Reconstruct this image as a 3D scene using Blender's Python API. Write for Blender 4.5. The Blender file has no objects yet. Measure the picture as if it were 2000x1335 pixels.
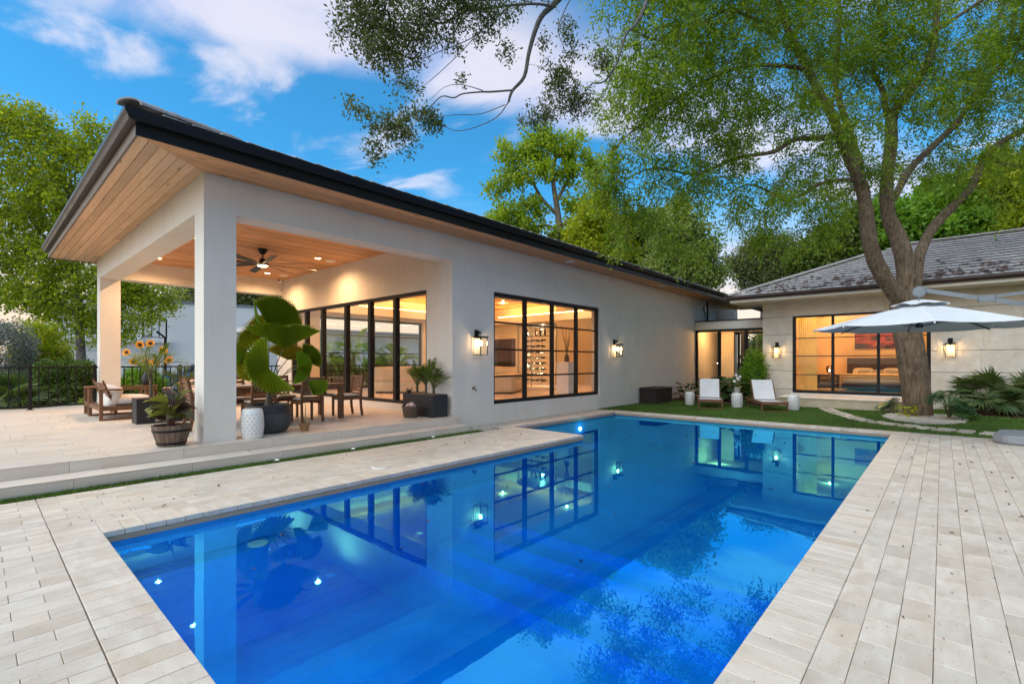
import bpy, bmesh, math, random
import numpy as np
from mathutils import Vector, Matrix
from mathutils.noise import noise as mnoise

random.seed(7)
RNG = np.random.default_rng(11)
SC = bpy.context.scene
COL = SC.collection
R = math.radians
PI = math.pi

# ------------------------------------------------------------------ camera
cam_data = bpy.data.cameras.new('camera')
cam = bpy.data.objects.new('camera', cam_data)
COL.objects.link(cam)
cam.location = (0, 0, 1.5)
cam.rotation_euler = (PI / 2, 0, R(41.82))
cam_data.sensor_width = 36.0
cam_data.lens = 16.92
cam_data.shift_y = 0.0195
cam_data.clip_start = 0.05
cam_data.clip_end = 2000
SC.camera = cam

# ------------------------------------------------------------------ world / sky
SUN_EL, SUN_AZ = R(50), R(192)      # azimuth measured clockwise from +Y
world = bpy.data.worlds.new('World')
SC.world = world
world.use_nodes = True
wt = world.node_tree
wt.nodes.clear()


def wn(kind, **kw):
    n = wt.nodes.new(kind)
    for k, v in kw.items():
        setattr(n, k, v)
    return n


def wl(a, b):
    wt.links.new(a, b)


def wmath(op, a, b=None, c=None, clamp=False):
    n = wn('ShaderNodeMath', operation=op)
    n.use_clamp = clamp
    for i, v in enumerate((a, b, c)):
        if v is None:
            continue
        if isinstance(v, (int, float)):
            n.inputs[i].default_value = v
        else:
            wl(v, n.inputs[i])
    return n.outputs[0]


def wmaprange(v, a, b, c=0.0, d=1.0):
    n = wn('ShaderNodeMapRange', interpolation_type='SMOOTHSTEP')
    wl(v, n.inputs[0])
    for i, x in enumerate((a, b, c, d)):
        n.inputs[i + 1].default_value = x
    return n.outputs[0]


def wmix(f, a, b, mode='MIX'):
    n = wn('ShaderNodeMix', data_type='RGBA', blend_type=mode)
    for sock, v in ((n.inputs[0], f), (n.inputs[6], a), (n.inputs[7], b)):
        if isinstance(v, (int, float)):
            sock.default_value = v
        elif isinstance(v, tuple):
            sock.default_value = (*v, 1)
        else:
            wl(v, sock)
    return n.outputs[2]


sky = wn('ShaderNodeTexSky', sky_type='NISHITA')
sky.sun_disc = False
sky.sun_elevation = SUN_EL
sky.sun_rotation = SUN_AZ
sky.air_density = 1.0
sky.dust_density = 0.6
sky.ozone_density = 2.0
tc = wn('ShaderNodeTexCoord')
sep = wn('ShaderNodeSeparateXYZ')
wl(tc.outputs['Generated'], sep.inputs[0])
zc = wmath('MAXIMUM', sep.outputs[2], 0.03)
px = wmath('DIVIDE', sep.outputs[0], zc)
py = wmath('DIVIDE', sep.outputs[1], zc)
comb = wn('ShaderNodeCombineXYZ')
wl(px, comb.inputs[0])
wl(py, comb.inputs[1])
SKY_TINT = (0.26, 0.97, 1.22)
blue = wmix(1.0, sky.outputs[0], SKY_TINT, 'MULTIPLY')
# thin warm haze low over the horizon
hz = wmaprange(sep.outputs[2], 0.33, 0.06)
hz = wmath('MULTIPLY', hz, 0.85)
blue = wmix(hz, blue, (7.0, 4.8, 3.3))
# cirrus: one big diagonal bank plus small broken wisps, all on a flat layer overhead
mp = wn('ShaderNodeMapping')
mp.inputs['Rotation'].default_value = (0, 0, R(28))
mp.inputs['Scale'].default_value = (0.8, 1.5, 1)
wl(comb.outputs[0], mp.inputs[0])
n1 = wn('ShaderNodeTexNoise')
n1.inputs['Scale'].default_value = 1.5
n1.inputs['Detail'].default_value = 8
n1.inputs['Roughness'].default_value = 0.55
n1.inputs['Distortion'].default_value = 0.5
wl(mp.outputs[0], n1.inputs['Vector'])
n2 = wn('ShaderNodeTexNoise')
n2.inputs['Scale'].default_value = 0.55
n2.inputs['Detail'].default_value = 3
wl(comb.outputs[0], n2.inputs['Vector'])
# signed distance from the lower edge of the bank, in layer units
edge = wmath('ADD', wmath('SUBTRACT', px, wmath('MULTIPLY', py, 0.38)), 1.93)
edge_n = wmath('ADD', edge, wmath('MULTIPLY', wmath('SUBTRACT', n1.outputs[0], 0.5), 0.42))
bank = wmath('MULTIPLY', wmaprange(edge_n, -0.03, 0.20), wmaprange(edge, 0.85, 0.45))
bank = wmath('MULTIPLY', bank, wmaprange(n1.outputs[0], 0.20, 0.55, 0.55, 1.0))
wisp = wmath('MULTIPLY', wmaprange(n1.outputs[0], 0.50, 0.68), wmaprange(n2.outputs[0], 0.42, 0.60))
cloud = wmath('MAXIMUM', bank, wmath('MULTIPLY', wisp, 0.9))
cloud = wmath('MULTIPLY', cloud, 0.70, clamp=True)
ccol = wmix(wmaprange(n1.outputs[0], 0.35, 0.62), (3.9, 4.0, 5.6), (6.0, 5.5, 5.7))
skycol = wmix(cloud, blue, ccol)
bg = wn('ShaderNodeBackground')
bg.inputs['Strength'].default_value = 0.072
wl(skycol, bg.inputs['Color'])
wo = wn('ShaderNodeOutputWorld')
wl(bg.outputs[0], wo.inputs[0])

# ------------------------------------------------------------------ sun (veiled by high cloud, very soft)
sl = bpy.data.lights.new('sun', 'SUN')
sl.energy = 1.5
sl.angle = R(92)
sl.color = (1.0, 0.86, 0.71)
sun = bpy.data.objects.new('sun', sl)
COL.objects.link(sun)
sd = Vector((math.sin(SUN_AZ) * math.cos(SUN_EL), math.cos(SUN_AZ) * math.cos(SUN_EL), math.sin(SUN_EL)))
sun.rotation_euler = sd.to_track_quat('Z', 'Y').to_euler()

# ------------------------------------------------------------------ exposure
SC.view_settings.view_transform = 'Standard'
SC.view_settings.look = 'None'
SC.view_settings.exposure = 1.36
SC.view_settings.gamma = 1.0
SC.view_settings.use_curve_mapping = False
SC.render.engine = 'CYCLES'
SC.cycles.use_denoising = True
SC.cycles.max_bounces = 9
SC.cycles.transparent_max_bounces = 24
SC.cycles.diffuse_bounces = 4
SC.cycles.glossy_bounces = 4
SC.cycles.sample_clamp_indirect = 6.0
SC.cycles.caustics_reflective = False
SC.cycles.caustics_refractive = False


# ------------------------------------------------------------------ geometry helpers
class MB:
    """collects faces for one mesh object"""

    def __init__(self):
        self.v = []
        self.f = []

    def add(self, vs, fs):
        o = len(self.v)
        self.v.extend([tuple(p) for p in vs])
        self.f.extend([tuple(i + o for i in f) for f in fs])
        return self

    def box(self, x0, x1, y0, y1, z0, z1):
        vs = [(x0, y0, z0), (x1, y0, z0), (x1, y1, z0), (x0, y1, z0), (x0, y0, z1), (x1, y0, z1), (x1, y1, z1), (x0, y1, z1)]
        return self.add(vs, [(0, 3, 2, 1), (4, 5, 6, 7), (0, 1, 5, 4), (1, 2, 6, 5), (2, 3, 7, 6), (3, 0, 4, 7)])

    def cbox(self, cx, cy, cz, sx, sy, sz):
        return self.box(cx - sx / 2, cx + sx / 2, cy - sy / 2, cy + sy / 2, cz - sz / 2, cz + sz / 2)

    def beam(self, p0, p1, w, h, up=(0, 0, 1)):
        """rectangular bar from p0 to p1, w across, h along up"""
        p0, p1 = Vector(p0), Vector(p1)
        d = (p1 - p0).normalized()
        up = Vector(up)
        sd = d.cross(up)
        if sd.length < 1e-4:
            sd = d.cross(Vector((1, 0, 0)))
        sd.normalize()
        u2 = sd.cross(d).normalized()
        a, b = sd * w / 2, u2 * h / 2
        vs = [p0 - a - b, p0 + a - b, p0 + a + b, p0 - a + b, p1 - a - b, p1 + a - b, p1 + a + b, p1 - a + b]
        return self.add(vs, [(0, 3, 2, 1), (4, 5, 6, 7), (0, 1, 5, 4), (1, 2, 6, 5), (2, 3, 7, 6), (3, 0, 4, 7)])

    def tube(self, pts, rad, n=8, cap=True):
        pts = [Vector(p) for p in pts]
        if isinstance(rad, (int, float)):
            rad = [rad] * len(pts)
        prev = None
        o = len(self.v)
        m = len(pts)
        for i, p in enumerate(pts):
            t = (pts[min(i + 1, m - 1)] - pts[max(i - 1, 0)])
            if t.length < 1e-9:
                t = Vector((0, 0, 1))
            t.normalize()
            if prev is None:
                a = t.orthogonal().normalized()
            else:
                a = prev - t * prev.dot(t)
                if a.length < 1e-6:
                    a = t.orthogonal()
                a.normalize()
            prev = a
            b = t.cross(a)
            for k in range(n):
                w = 2 * PI * k / n
                self.v.append(tuple(p + (a * math.cos(w) + b * math.sin(w)) * rad[i]))
        for i in range(m - 1):
            for k in range(n):
                k2 = (k + 1) % n
                self.f.append((o + i * n + k, o + i * n + k2, o + (i + 1) * n + k2, o + (i + 1) * n + k))
        if cap:
            self.f.append(tuple(o + k for k in reversed(range(n))))
            self.f.append(tuple(o + (m - 1) * n + k for k in range(n)))
        return self

    def lathe(self, prof, n=24, c=(0, 0, 0), cap0=True, cap1=True):
        o = len(self.v)
        for r, z in prof:
            for k in range(n):
                w = 2 * PI * k / n
                self.v.append((c[0] + r * math.cos(w), c[1] + r * math.sin(w), c[2] + z))
        m = len(prof)
        for i in range(m - 1):
            for k in range(n):
                k2 = (k + 1) % n
                self.f.append((o + i * n + k, o + i * n + k2, o + (i + 1) * n + k2, o + (i + 1) * n + k))
        if cap0:
            self.f.append(tuple(o + k for k in reversed(range(n))))
        if cap1:
            self.f.append(tuple(o + (m - 1) * n + k for k in range(n)))
        return self

    def prism(self, poly, z0, z1):
        n = len(poly)
        vs = [(x, y, z0) for x, y in poly] + [(x, y, z1) for x, y in poly]
        fs = [tuple(reversed(range(n))), tuple(range(n, 2 * n))]
        fs += [(i, (i + 1) % n, n + (i + 1) % n, n + i) for i in range(n)]
        return self.add(vs, fs)

    def mesh(self, name, bevel=0.0, smooth=False, seg=1):
        me = bpy.data.meshes.new(name)
        me.from_pydata(self.v, [], self.f)
        if bevel > 0:
            bm = bmesh.new()
            bm.from_mesh(me)
            bmesh.ops.remove_doubles(bm, verts=bm.verts, dist=1e-5)
            es = [e for e in bm.edges if len(e.link_faces) == 2 and e.calc_face_angle(0) > 0.6]
            bmesh.ops.bevel(bm, geom=es, offset=bevel, segments=seg, affect='EDGES', clamp_overlap=True)
            bm.to_mesh(me)
            bm.free()
        if smooth:
            me.shade_smooth()
            try:
                me.set_sharp_from_angle(angle=R(40))
            except Exception:
                pass
        me.update()
        return me

    def build(self, name, mat, parent=None, bevel=0.0, smooth=False, seg=1):
        return link(name, self.mesh(name, bevel, smooth, seg), mat, parent)


def link(name, me, mat=None, parent=None):
    o = bpy.data.objects.new(name, me)
    if mat is not None and me is not None and not me.materials:
        me.materials.append(mat)
    COL.objects.link(o)
    if parent is not None:
        o.parent = parent
    return o


def tag(o, label, cat, group=None):
    o['label'] = label
    o['category'] = cat
    if group:
        o['group'] = group
    return o


def thing(name, label, cat, loc=(0, 0, 0), rz=0.0, group=None):
    o = bpy.data.objects.new(name, None)
    o.empty_display_size = 0.2
    COL.objects.link(o)
    o.location = loc
    o.rotation_euler = (0, 0, rz)
    return tag(o, label, cat, group)


def kind(o, k):
    o['kind'] = k
    return o


def copy_tree(o, parent=None):
    c = o.copy()
    COL.objects.link(c)
    c.parent = parent
    for ch in list(o.children):
        copy_tree(ch, c)
    return c


def clone(root, loc, rz=0.0, label=None, scale=None):
    c = copy_tree(root)
    c.location = loc
    c.rotation_euler = (0, 0, rz)
    if label:
        c['label'] = label
    if scale:
        c.scale = (scale, scale, scale)
    return c


def np_mesh(name, verts, quads=None, tris=None):
    """fast mesh from numpy arrays"""
    me = bpy.data.meshes.new(name)
    verts = np.asarray(verts, dtype=np.float32)
    me.vertices.add(len(verts))
    me.vertices.foreach_set('co', verts.ravel())
    q = np.zeros((0, 4), np.int32) if quads is None else np.asarray(quads, np.int32)
    t = np.zeros((0, 3), np.int32) if tris is None else np.asarray(tris, np.int32)
    loops = np.concatenate([q.ravel(), t.ravel()])
    starts = np.concatenate([np.arange(len(q)) * 4, len(q) * 4 + np.arange(len(t)) * 3])
    tot = np.concatenate([np.full(len(q), 4), np.full(len(t), 3)])
    me.loops.add(len(loops))
    me.loops.foreach_set('vertex_index', loops.astype(np.int32))
    me.polygons.add(len(starts))
    me.polygons.foreach_set('loop_start', starts.astype(np.int32))
    me.polygons.foreach_set('loop_total', tot.astype(np.int32))
    me.update(calc_edges=True)
    return me


# ------------------------------------------------------------------ materials
class NT:
    def __init__(self, name):
        self.m = bpy.data.materials.new(name)
        self.m.use_nodes = True
        self.t = self.m.node_tree
        self.t.nodes.clear()
        self.out = self.n('ShaderNodeOutputMaterial')

    def n(self, kind_, **kw):
        x = self.t.nodes.new(kind_)
        for k, v in kw.items():
            setattr(x, k, v)
        return x

    def l(self, a, b):
        self.t.links.new(a, b)

    def put(self, sock, v):
        if isinstance(v, (int, float)):
            sock.default_value = v
        elif isinstance(v, tuple):
            sock.default_value = (*v, 1) if len(v) == 3 and sock.type == 'RGBA' else v
        else:
            self.l(v, sock)

    def math(self, op, a, b=None, clamp=False):
        x = self.n('ShaderNodeMath', operation=op)
        x.use_clamp = clamp
        self.put(x.inputs[0], a)
        if b is not None:
            self.put(x.inputs[1], b)
        return x.outputs[0]

    def mix(self, f, a, b, mode='MIX'):
        x = self.n('ShaderNodeMix', data_type='RGBA', blend_type=mode)
        self.put(x.inputs[0], f)
        self.put(x.inputs[6], a)
        self.put(x.inputs[7], b)
        return x.outputs[2]

    def rng(self, v, a, b, c=0.0, d=1.0):
        x = self.n('ShaderNodeMapRange')
        self.put(x.inputs[0], v)
        for i, q in enumerate((a, b, c, d)):
            x.inputs[i + 1].default_value = q
        return x.outputs[0]

    def coord(self, which='Object', scale=(1, 1, 1), offset=None, rot=(0, 0, 0)):
        c = self.n('ShaderNodeTexCoord')
        m = self.n('ShaderNodeMapping')
        m.inputs['Scale'].default_value = scale
        m.inputs['Rotation'].default_value = rot
        self.l(c.outputs[which], m.inputs[0])
        if offset is not None:
            self.l(offset, m.inputs['Location'])
        return m.outputs[0]

    def noise(self, vec, scale=5.0, detail=4.0, rough=0.55, dist=0.0):
        x = self.n('ShaderNodeTexNoise')
        x.inputs['Scale'].default_value = scale
        x.inputs['Detail'].default_value = detail
        x.inputs['Roughness'].default_value = rough
        x.inputs['Distortion'].default_value = dist
        self.l(vec, x.inputs['Vector'])
        return x.outputs[0]

    def rand(self, island=False):
        if island:
            return self.n('ShaderNodeNewGeometry').outputs['Random Per Island']
        return self.n('ShaderNodeObjectInfo').outputs['Random']

    def randvec(self, island=False, k=37.0):
        r = self.rand(island)
        c = self.n('ShaderNodeCombineXYZ')
        self.l(self.math('MULTIPLY', r, k), c.inputs[0])
        self.l(self.math('MULTIPLY', r, k * 1.7), c.inputs[1])
        self.l(self.math('MULTIPLY', r, k * 2.3), c.inputs[2])
        return c.outputs[0]

    def bump(self, h, strength=0.3, dist=0.01):
        b = self.n('ShaderNodeBump')
        b.inputs['Strength'].default_value = strength
        b.inputs['Distance'].default_value = dist
        self.l(h, b.inputs['Height'])
        return b.outputs[0]

    def pbr(self, col, rough=0.5, metal=0.0, normal=None, spec=0.5, **kw):
        p = self.n('ShaderNodeBsdfPrincipled')
        self.put(p.inputs['Base Color'], col)
        self.put(p.inputs['Roughness'], rough)
        p.inputs['Metallic'].default_value = metal
        p.inputs['Specular IOR Level'].default_value = spec
        if normal is not None:
            self.l(normal, p.inputs['Normal'])
        for k, v in kw.items():
            self.put(p.inputs[k], v)
        self.l(p.outputs[0], self.out.inputs[0])
        return p


def m_plain(name, col, rough=0.5, metal=0.0, var=0.12, scale=6.0, bump=0.0, bscale=60.0, spec=0.5, objvar=0.0):
    t = NT(name)
    v = t.coord('Object')
    n = t.noise(v, scale, 4)
    dark = tuple(c * (1 - var) for c in col)
    lite = tuple(min(1, c * (1 + var)) for c in col)
    c = t.mix(t.rng(n, 0.3, 0.7), dark, lite)
    if objvar:
        c = t.mix(1.0, c, t.mix(t.rand(), (1 - objvar,) * 3, (1 + objvar,) * 3), 'MULTIPLY')
    nm = t.bump(t.noise(v, bscale, 3), bump, 0.01) if bump else None
    t.pbr(c, t.rng(n, 0.3, 0.7, max(0, rough - 0.06), min(1, rough + 0.06)), metal, nm, spec)
    return t.m


def m_wood(name, c1, c2, axis='X', rough=0.55, knots=True, stretch=14.0, objvar=0.18, scale=1.0):
    """timber with grain running along one local axis; each board differs"""
    t = NT(name)
    s = {'X': (1, stretch, stretch), 'Y': (stretch, 1, stretch), 'Z': (stretch, stretch, 1)}[axis]
    s = tuple(q * scale for q in s)
    off = t.randvec()
    v = t.coord('Object', s, off)
    g = t.noise(v, 1.6, 6, 0.65, 0.6)
    f = t.noise(t.coord('Object', tuple(q * 5 for q in s), off), 1.2, 3, 0.6)
    c = t.mix(t.rng(g, 0.32, 0.68), c1, c2)
    c = t.mix(t.rng(f, 0.45, 0.75, 0, 0.35), c, tuple(q * 0.62 for q in c1))
    if knots:
        ks = {'X': (2.2, 7, 7), 'Y': (7, 2.2, 7), 'Z': (7, 7, 2.2)}[axis]
        vo = t.n('ShaderNodeTexVoronoi')
        vo.inputs['Scale'].default_value = 0.9
        t.l(t.coord('Object', ks, off), vo.inputs['Vector'])
        k = t.rng(vo.outputs['Distance'], 0.17, 0.05)
        c = t.mix(t.math('MULTIPLY', k, 0.75), c, tuple(q * 0.22 for q in c1))
    c = t.mix(1.0, c, t.mix(t.rand(), (1 - objvar,) * 3, (1 + objvar,) * 3), 'MULTIPLY')
    t.pbr(c, rough, 0, t.bump(g, 0.15, 0.004), 0.3)
    return t.m


def m_stone(name, c1, c2, pits=0.5, rough=0.6, island=False, vein=(1, 3, 3), scale=1.0, objvar=0.10, stain=None):
    """travertine: drifting bands, pores, every slab its own tone"""
    t = NT(name)
    off = t.randvec(island)
    g = t.noise(t.coord('Object', tuple(q * scale for q in vein), off), 3.0, 7, 0.6, 0.4)
    b = t.noise(t.coord('Object', (1, 1, 1), off), 1.3 * scale, 3, 0.5)
    c = t.mix(t.rng(g, 0.3, 0.7), c1, c2)
    c = t.mix(t.rng(b, 0.5, 0.8, 0, 0.5), c, tuple(q * w for q, w in zip(c1, (0.92, 0.80, 0.66))))
    p = t.noise(t.coord('Object', tuple(q * scale * 1.6 for q in vein), off), 24.0, 3, 0.6, 0.3)
    pit = t.rng(p, 0.655, 0.70)
    c = t.mix(t.math('MULTIPLY', pit, pits), c, tuple(q * 0.35 for q in c1))
    if stain:
        sn = t.noise(t.coord('Object', (1, 1, 1)), 0.35, 4, 0.6)
        c = t.mix(t.rng(sn, 0.5, 0.75, 0, stain), c, tuple(q * 0.55 for q in c1))
    c = t.mix(1.0, c, t.mix(t.rand(island), (1 - objvar,) * 3, (1 + objvar * 0.7,) * 3), 'MULTIPLY')
    h = t.math('SUBTRACT', t.math('MULTIPLY', g, 0.4), pit)
    t.pbr(c, t.rng(g, 0.3, 0.7, rough - 0.1, rough + 0.1), 0, t.bump(h, 0.25, 0.004), 0.35)
    return t.m


def m_leaf(name, c1, c2, trans=0.35, rough=0.5, island=True, big=False):
    t = NT(name)
    r = t.rand(island)
    c = t.mix(r, c1, c2)
    n = t.noise(t.coord('Object'), 0.9 if not big else 3.0, 2)
    c = t.mix(t.rng(n, 0.35, 0.7, 0, 0.45), c, tuple(q * 0.6 for q in c1))
    p = t.n('ShaderNodeBsdfPrincipled')
    t.put(p.inputs['Base Color'], c)
    p.inputs['Roughness'].default_value = rough
    p.inputs['Specular IOR Level'].default_value = 0.3
    tr = t.n('ShaderNodeBsdfTranslucent')
    t.put(tr.inputs[0], t.mix(1.0, c, (1.7, 1.6, 0.6), 'MULTIPLY'))
    mx = t.n('ShaderNodeMixShader')
    mx.inputs[0].default_value = trans
    t.l(p.outputs[0], mx.inputs[1])
    t.l(tr.outputs[0], mx.inputs[2])
    t.l(mx.outputs[0], t.out.inputs[0])
    return t.m


def m_bark(name, c1, c2, scale=1.0, bump=0.8):
    t = NT(name)
    n = t.noise(t.coord('Object', (6 * scale, 6 * scale, 1.4 * scale)), 2.2, 7, 0.65, 0.5)
    b = t.noise(t.coord('Object'), 1.2 * scale, 3)
    c = t.mix(t.rng(n, 0.3, 0.7), c1, c2)
    c = t.mix(t.rng(b, 0.5, 0.75, 0, 0.5), c, tuple(q * 0.55 for q in c1))
    t.pbr(c, 0.85, 0, t.bump(n, bump, 0.03), 0.2)
    return t.m


def m_glass(name, tint=(1, 1, 1), ior=1.5, rough=0.0, refl=1.0):
    t = NT(name)
    f0 = ((ior - 1) / (ior + 1)) ** 2
    lw = t.n('ShaderNodeLayerWeight')
    lw.inputs[0].default_value = 0.5
    sch = t.math('ADD', t.math('MULTIPLY', t.math('POWER', lw.outputs['Facing'], 5.0), 1 - f0), f0)
    tr = t.n('ShaderNodeBsdfTransparent')
    tr.inputs[0].default_value = (*tint, 1)
    gl = t.n('ShaderNodeBsdfGlossy')
    gl.inputs['Roughness'].default_value = rough
    mx = t.n('ShaderNodeMixShader')
    t.l(t.math('MULTIPLY', sch, refl, clamp=True), mx.inputs[0])
    t.l(tr.outputs[0], mx.inputs[1])
    t.l(gl.outputs[0], mx.inputs[2])
    t.l(mx.outputs[0], t.out.inputs[0])
    return t.m


def m_emit(name, col, strength):
    t = NT(name)
    e = t.n('ShaderNodeEmission')
    e.inputs[0].default_value = (*col, 1)
    e.inputs[1].default_value = strength
    t.l(e.outputs[0], t.out.inputs[0])
    return t.m


WARM = (1.0, 0.56, 0.22)
M = {}
M['stucco'] = None
t = NT('stucco')
v = t.coord('Object')
n = t.noise(v, 1.1, 5, 0.6)
c = t.mix(t.rng(n, 0.3, 0.7), (0.71, 0.67, 0.60), (0.77, 0.73, 0.665))
dirt = t.noise(t.coord('Object', (2.5, 2.5, 0.35)), 1.6, 5, 0.65)
c = t.mix(t.rng(dirt, 0.52, 0.85, 0, 0.22), c, (0.38, 0.35, 0.30))
trow = t.noise(t.coord('Object', (1, 1, 1.6)), 3.5, 6, 0.7, 0.8)
c = t.mix(t.rng(trow, 0.35, 0.75, 0, 0.08), c, (0.46, 0.43, 0.385))
t.pbr(c, 0.9, 0, t.bump(t.math('ADD', t.noise(v, 110, 4), t.math('MULTIPLY', trow, 1.5)), 0.22, 0.008), 0.15)
M['stucco'] = t.m
M['inner_wall'] = m_plain('inner_wall', (0.72, 0.66, 0.56), 0.9, var=0.03, scale=1.5)
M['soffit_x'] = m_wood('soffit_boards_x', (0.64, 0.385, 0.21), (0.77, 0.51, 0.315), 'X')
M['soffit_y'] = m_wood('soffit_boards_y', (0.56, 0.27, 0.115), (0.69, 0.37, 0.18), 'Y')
M['fascia_wood'] = m_wood('fascia_timber', (0.17, 0.12, 0.085), (0.26, 0.19, 0.135), 'X', knots=False)
M['black_metal'] = m_plain('black_metal', (0.006, 0.006, 0.0065), 0.45, var=0.25, scale=3, spec=0.3)
M['bronze'] = m_plain('bronze_gutter', (0.075, 0.062, 0.055), 0.38, 0.4, var=0.25, scale=2.5)
M['brown_gutter'] = m_plain('brown_gutter', (0.055, 0.032, 0.026), 0.4, 0.1, var=0.2, scale=2.5)
M['roof_tile'] = m_stone('roof_tile', (0.34, 0.315, 0.30), (0.44, 0.42, 0.41), 0.2, 0.7, scale=2.5, objvar=0.16)
M['roof_tiles'] = m_stone('roof_tile_mass', (0.34, 0.315, 0.30), (0.44, 0.42, 0.41), 0.2, 0.7, True, scale=2.5, objvar=0.16)
M['roof_under'] = m_plain('roof_underlay', (0.055, 0.04, 0.035), 0.9)
M['travertine'] = m_stone('travertine_paver', (0.56, 0.475, 0.37), (0.70, 0.63, 0.53), 0.9, 0.6, vein=(3, 1, 3), objvar=0.10, stain=.30)
M['travertines'] = m_stone('travertine_paver_mass', (0.56, 0.475, 0.37), (0.70, 0.63, 0.53), 0.9, 0.6, True, vein=(3, 1, 3), objvar=0.10, stain=.30)
M['coping'] = m_stone('travertine_coping', (0.57, 0.485, 0.38), (0.71, 0.64, 0.54), 0.8, 0.55, vein=(1, 3, 3), objvar=0.07)
M['joint'] = m_plain('sand_joint', (0.29, 0.25, 0.19), 0.95, var=0.4, scale=14)
M['porcelain'] = m_stone('patio_tile', (0.61, 0.535, 0.445), (0.69, 0.62, 0.53), 0.12, 0.42, vein=(5, 0.8, 5), scale=0.7, objvar=0.03)
M['stone_panel'] = m_stone('limestone_panel', (0.70, 0.60, 0.485), (0.83, 0.755, 0.66), 0.35, 0.7, vein=(1, 1, 1.4), scale=1.5, objvar=0.06)
M['coral_stone'] = m_stone('coral_stone', (0.46, 0.38, 0.24), (0.62, 0.55, 0.42), 1.0, 0.8, vein=(1, 1, 1), scale=0.8, objvar=0.05)
M['teak'] = m_wood('teak', (0.135, 0.062, 0.030), (0.22, 0.110, 0.055), 'X', 0.5, False, 8, 0.12)
M['teak_y'] = m_wood('teak_y', (0.135, 0.062, 0.030), (0.22, 0.110, 0.055), 'Y', 0.5, False, 8, 0.12)
M['teak_z'] = m_wood('teak_z', (0.135, 0.062, 0.030), (0.22, 0.110, 0.055), 'Z', 0.5, False, 8, 0.12)
M['cushion'] = m_plain('cushion_fabric', (0.66, 0.61, 0.56), 0.95, var=0.08, scale=4, bump=0.25, bscale=220)
M['white_mesh'] = m_plain('sling_fabric', (0.70, 0.71, 0.72), 0.85, var=0.05, scale=4, bump=0.2, bscale=300)
M['white_ceramic'] = m_plain('white_ceramic', (0.74, 0.74, 0.72), 0.22, var=0.03, scale=4, spec=0.6)
M['black_planter'] = m_plain('black_planter', (0.016, 0.017, 0.019), 0.5, var=0.25, scale=5, bump=0.15, bscale=90)
M['grey_concrete'] = m_plain('grey_concrete', (0.055, 0.058, 0.062), 0.8, var=0.3, scale=9, bump=0.3, bscale=70)
M['barrel'] = m_wood('barrel_stave', (0.13, 0.085, 0.06), (0.22, 0.155, 0.115), 'Z', 0.7, False, 8, 0.2)
M['soil'] = m_plain('soil', (0.06, 0.038, 0.024), 0.95, var=0.5, scale=30, bump=0.8, bscale=60)
M['chips'] = m_plain('bark_chips', (0.22, 0.135, 0.075), 0.9, var=0.5, scale=30, bump=0.8, bscale=60, objvar=0.3)
M['terracotta'] = m_plain('tan_pot', (0.30, 0.16, 0.07), 0.8, var=0.2, scale=12)
M['umbrella_cloth'] = m_plain('umbrella_cloth', (0.74, 0.765, 0.79), 0.85, var=0.04, scale=3, bump=0.15, bscale=260)
M['grey_metal'] = m_plain('grey_metal', (0.20, 0.225, 0.25), 0.4, 0.35, var=0.08, scale=4)
M['resin_grey'] = m_plain('grey_resin', (0.25, 0.265, 0.285), 0.55, var=0.12, scale=8, bump=0.15, bscale=80)
M['brown_resin'] = m_plain('brown_resin', (0.030, 0.022, 0.019), 0.6, var=0.25, scale=6, bump=0.3, bscale=50)
M['white_paint'] = m_plain('white_paint', (0.80, 0.80, 0.79), 0.6, var=0.02)
M['glass'] = m_glass('window_glass', (0.97, 0.98, 0.97), 1.52, 0.0, 0.85)
M['lamp_glass'] = m_glass('lantern_glass', (0.98, 0.97, 0.94), 1.45, 0.02)
M['bulb'] = m_emit('bulb_glow', (1.0, 0.66, 0.32), 40)
M['downlight'] = m_emit('downlight_glow', (1.0, 0.62, 0.30), 10)
M['cove'] = m_emit('cove_strip_glow', (1.0, 0.50, 0.13), 18)
M['white_led'] = m_emit('garden_led', (1.0, 0.97, 0.9), .5)
M['pool_lamp'] = m_emit('pool_lamp_glow', (0.75, 0.95, 1.0), 9)

# =================================================================== THE SETTING
WALL_X = -8.25            # outer face of the long house wall
PATIO_Z, STEP_Z, FLOOR_Z = 0.28, 0.14, 0.45
SOFFIT_Z = 4.335
POOL = dict(xl=-5.5, xr=-0.8, yn=0.755, ym=8.35, xl2=-7.42, yf=13.0)

M['earth'] = m_plain('garden_earth', (0.075, 0.085, 0.035), 0.95, var=0.4, scale=0.8)
M['grass_base'] = m_plain('lawn_turf', (0.035, 0.085, 0.014), 0.95, var=0.4, scale=5, bump=0.5, bscale=120)
t = NT('grass_blade')
c = t.mix(t.rand(True), (0.050, 0.125, 0.012), (0.145, 0.235, 0.030))
nz = t.noise(t.coord('Object'), 0.9, 3)
c = t.mix(t.rng(nz, 0.4, 0.7, 0, 0.6), c, (0.035, 0.075, 0.012))
nz2 = t.noise(t.coord('Object'), 3.5, 4)
c = t.mix(t.rng(nz2, 0.55, 0.75, 0, 0.5), c, (0.16, 0.19, 0.05))
t.pbr(c, 0.6, 0, None, 0.25)
M['grass'] = t.m

# ground sheet to the horizon, with the hole the pool sits in
gm = MB()
E_ = 420.0
hx0, hx1, hy0, hy1 = -7.75, -0.5, 0.44, 13.28
for x0, x1, y0, y1 in ((-E_, hx0, -E_, E_), (hx1, E_, -E_, E_), (hx0, hx1, -E_, hy0), (hx0, hx1, hy1, E_)):
    gm.add([(x0, y0, -0.03), (x1, y0, -0.03), (x1, y1, -0.03), (x0, y1, -0.03)], [(0, 1, 2, 3)])
kind(gm.build('ground', M['earth']), 'structure')

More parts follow.
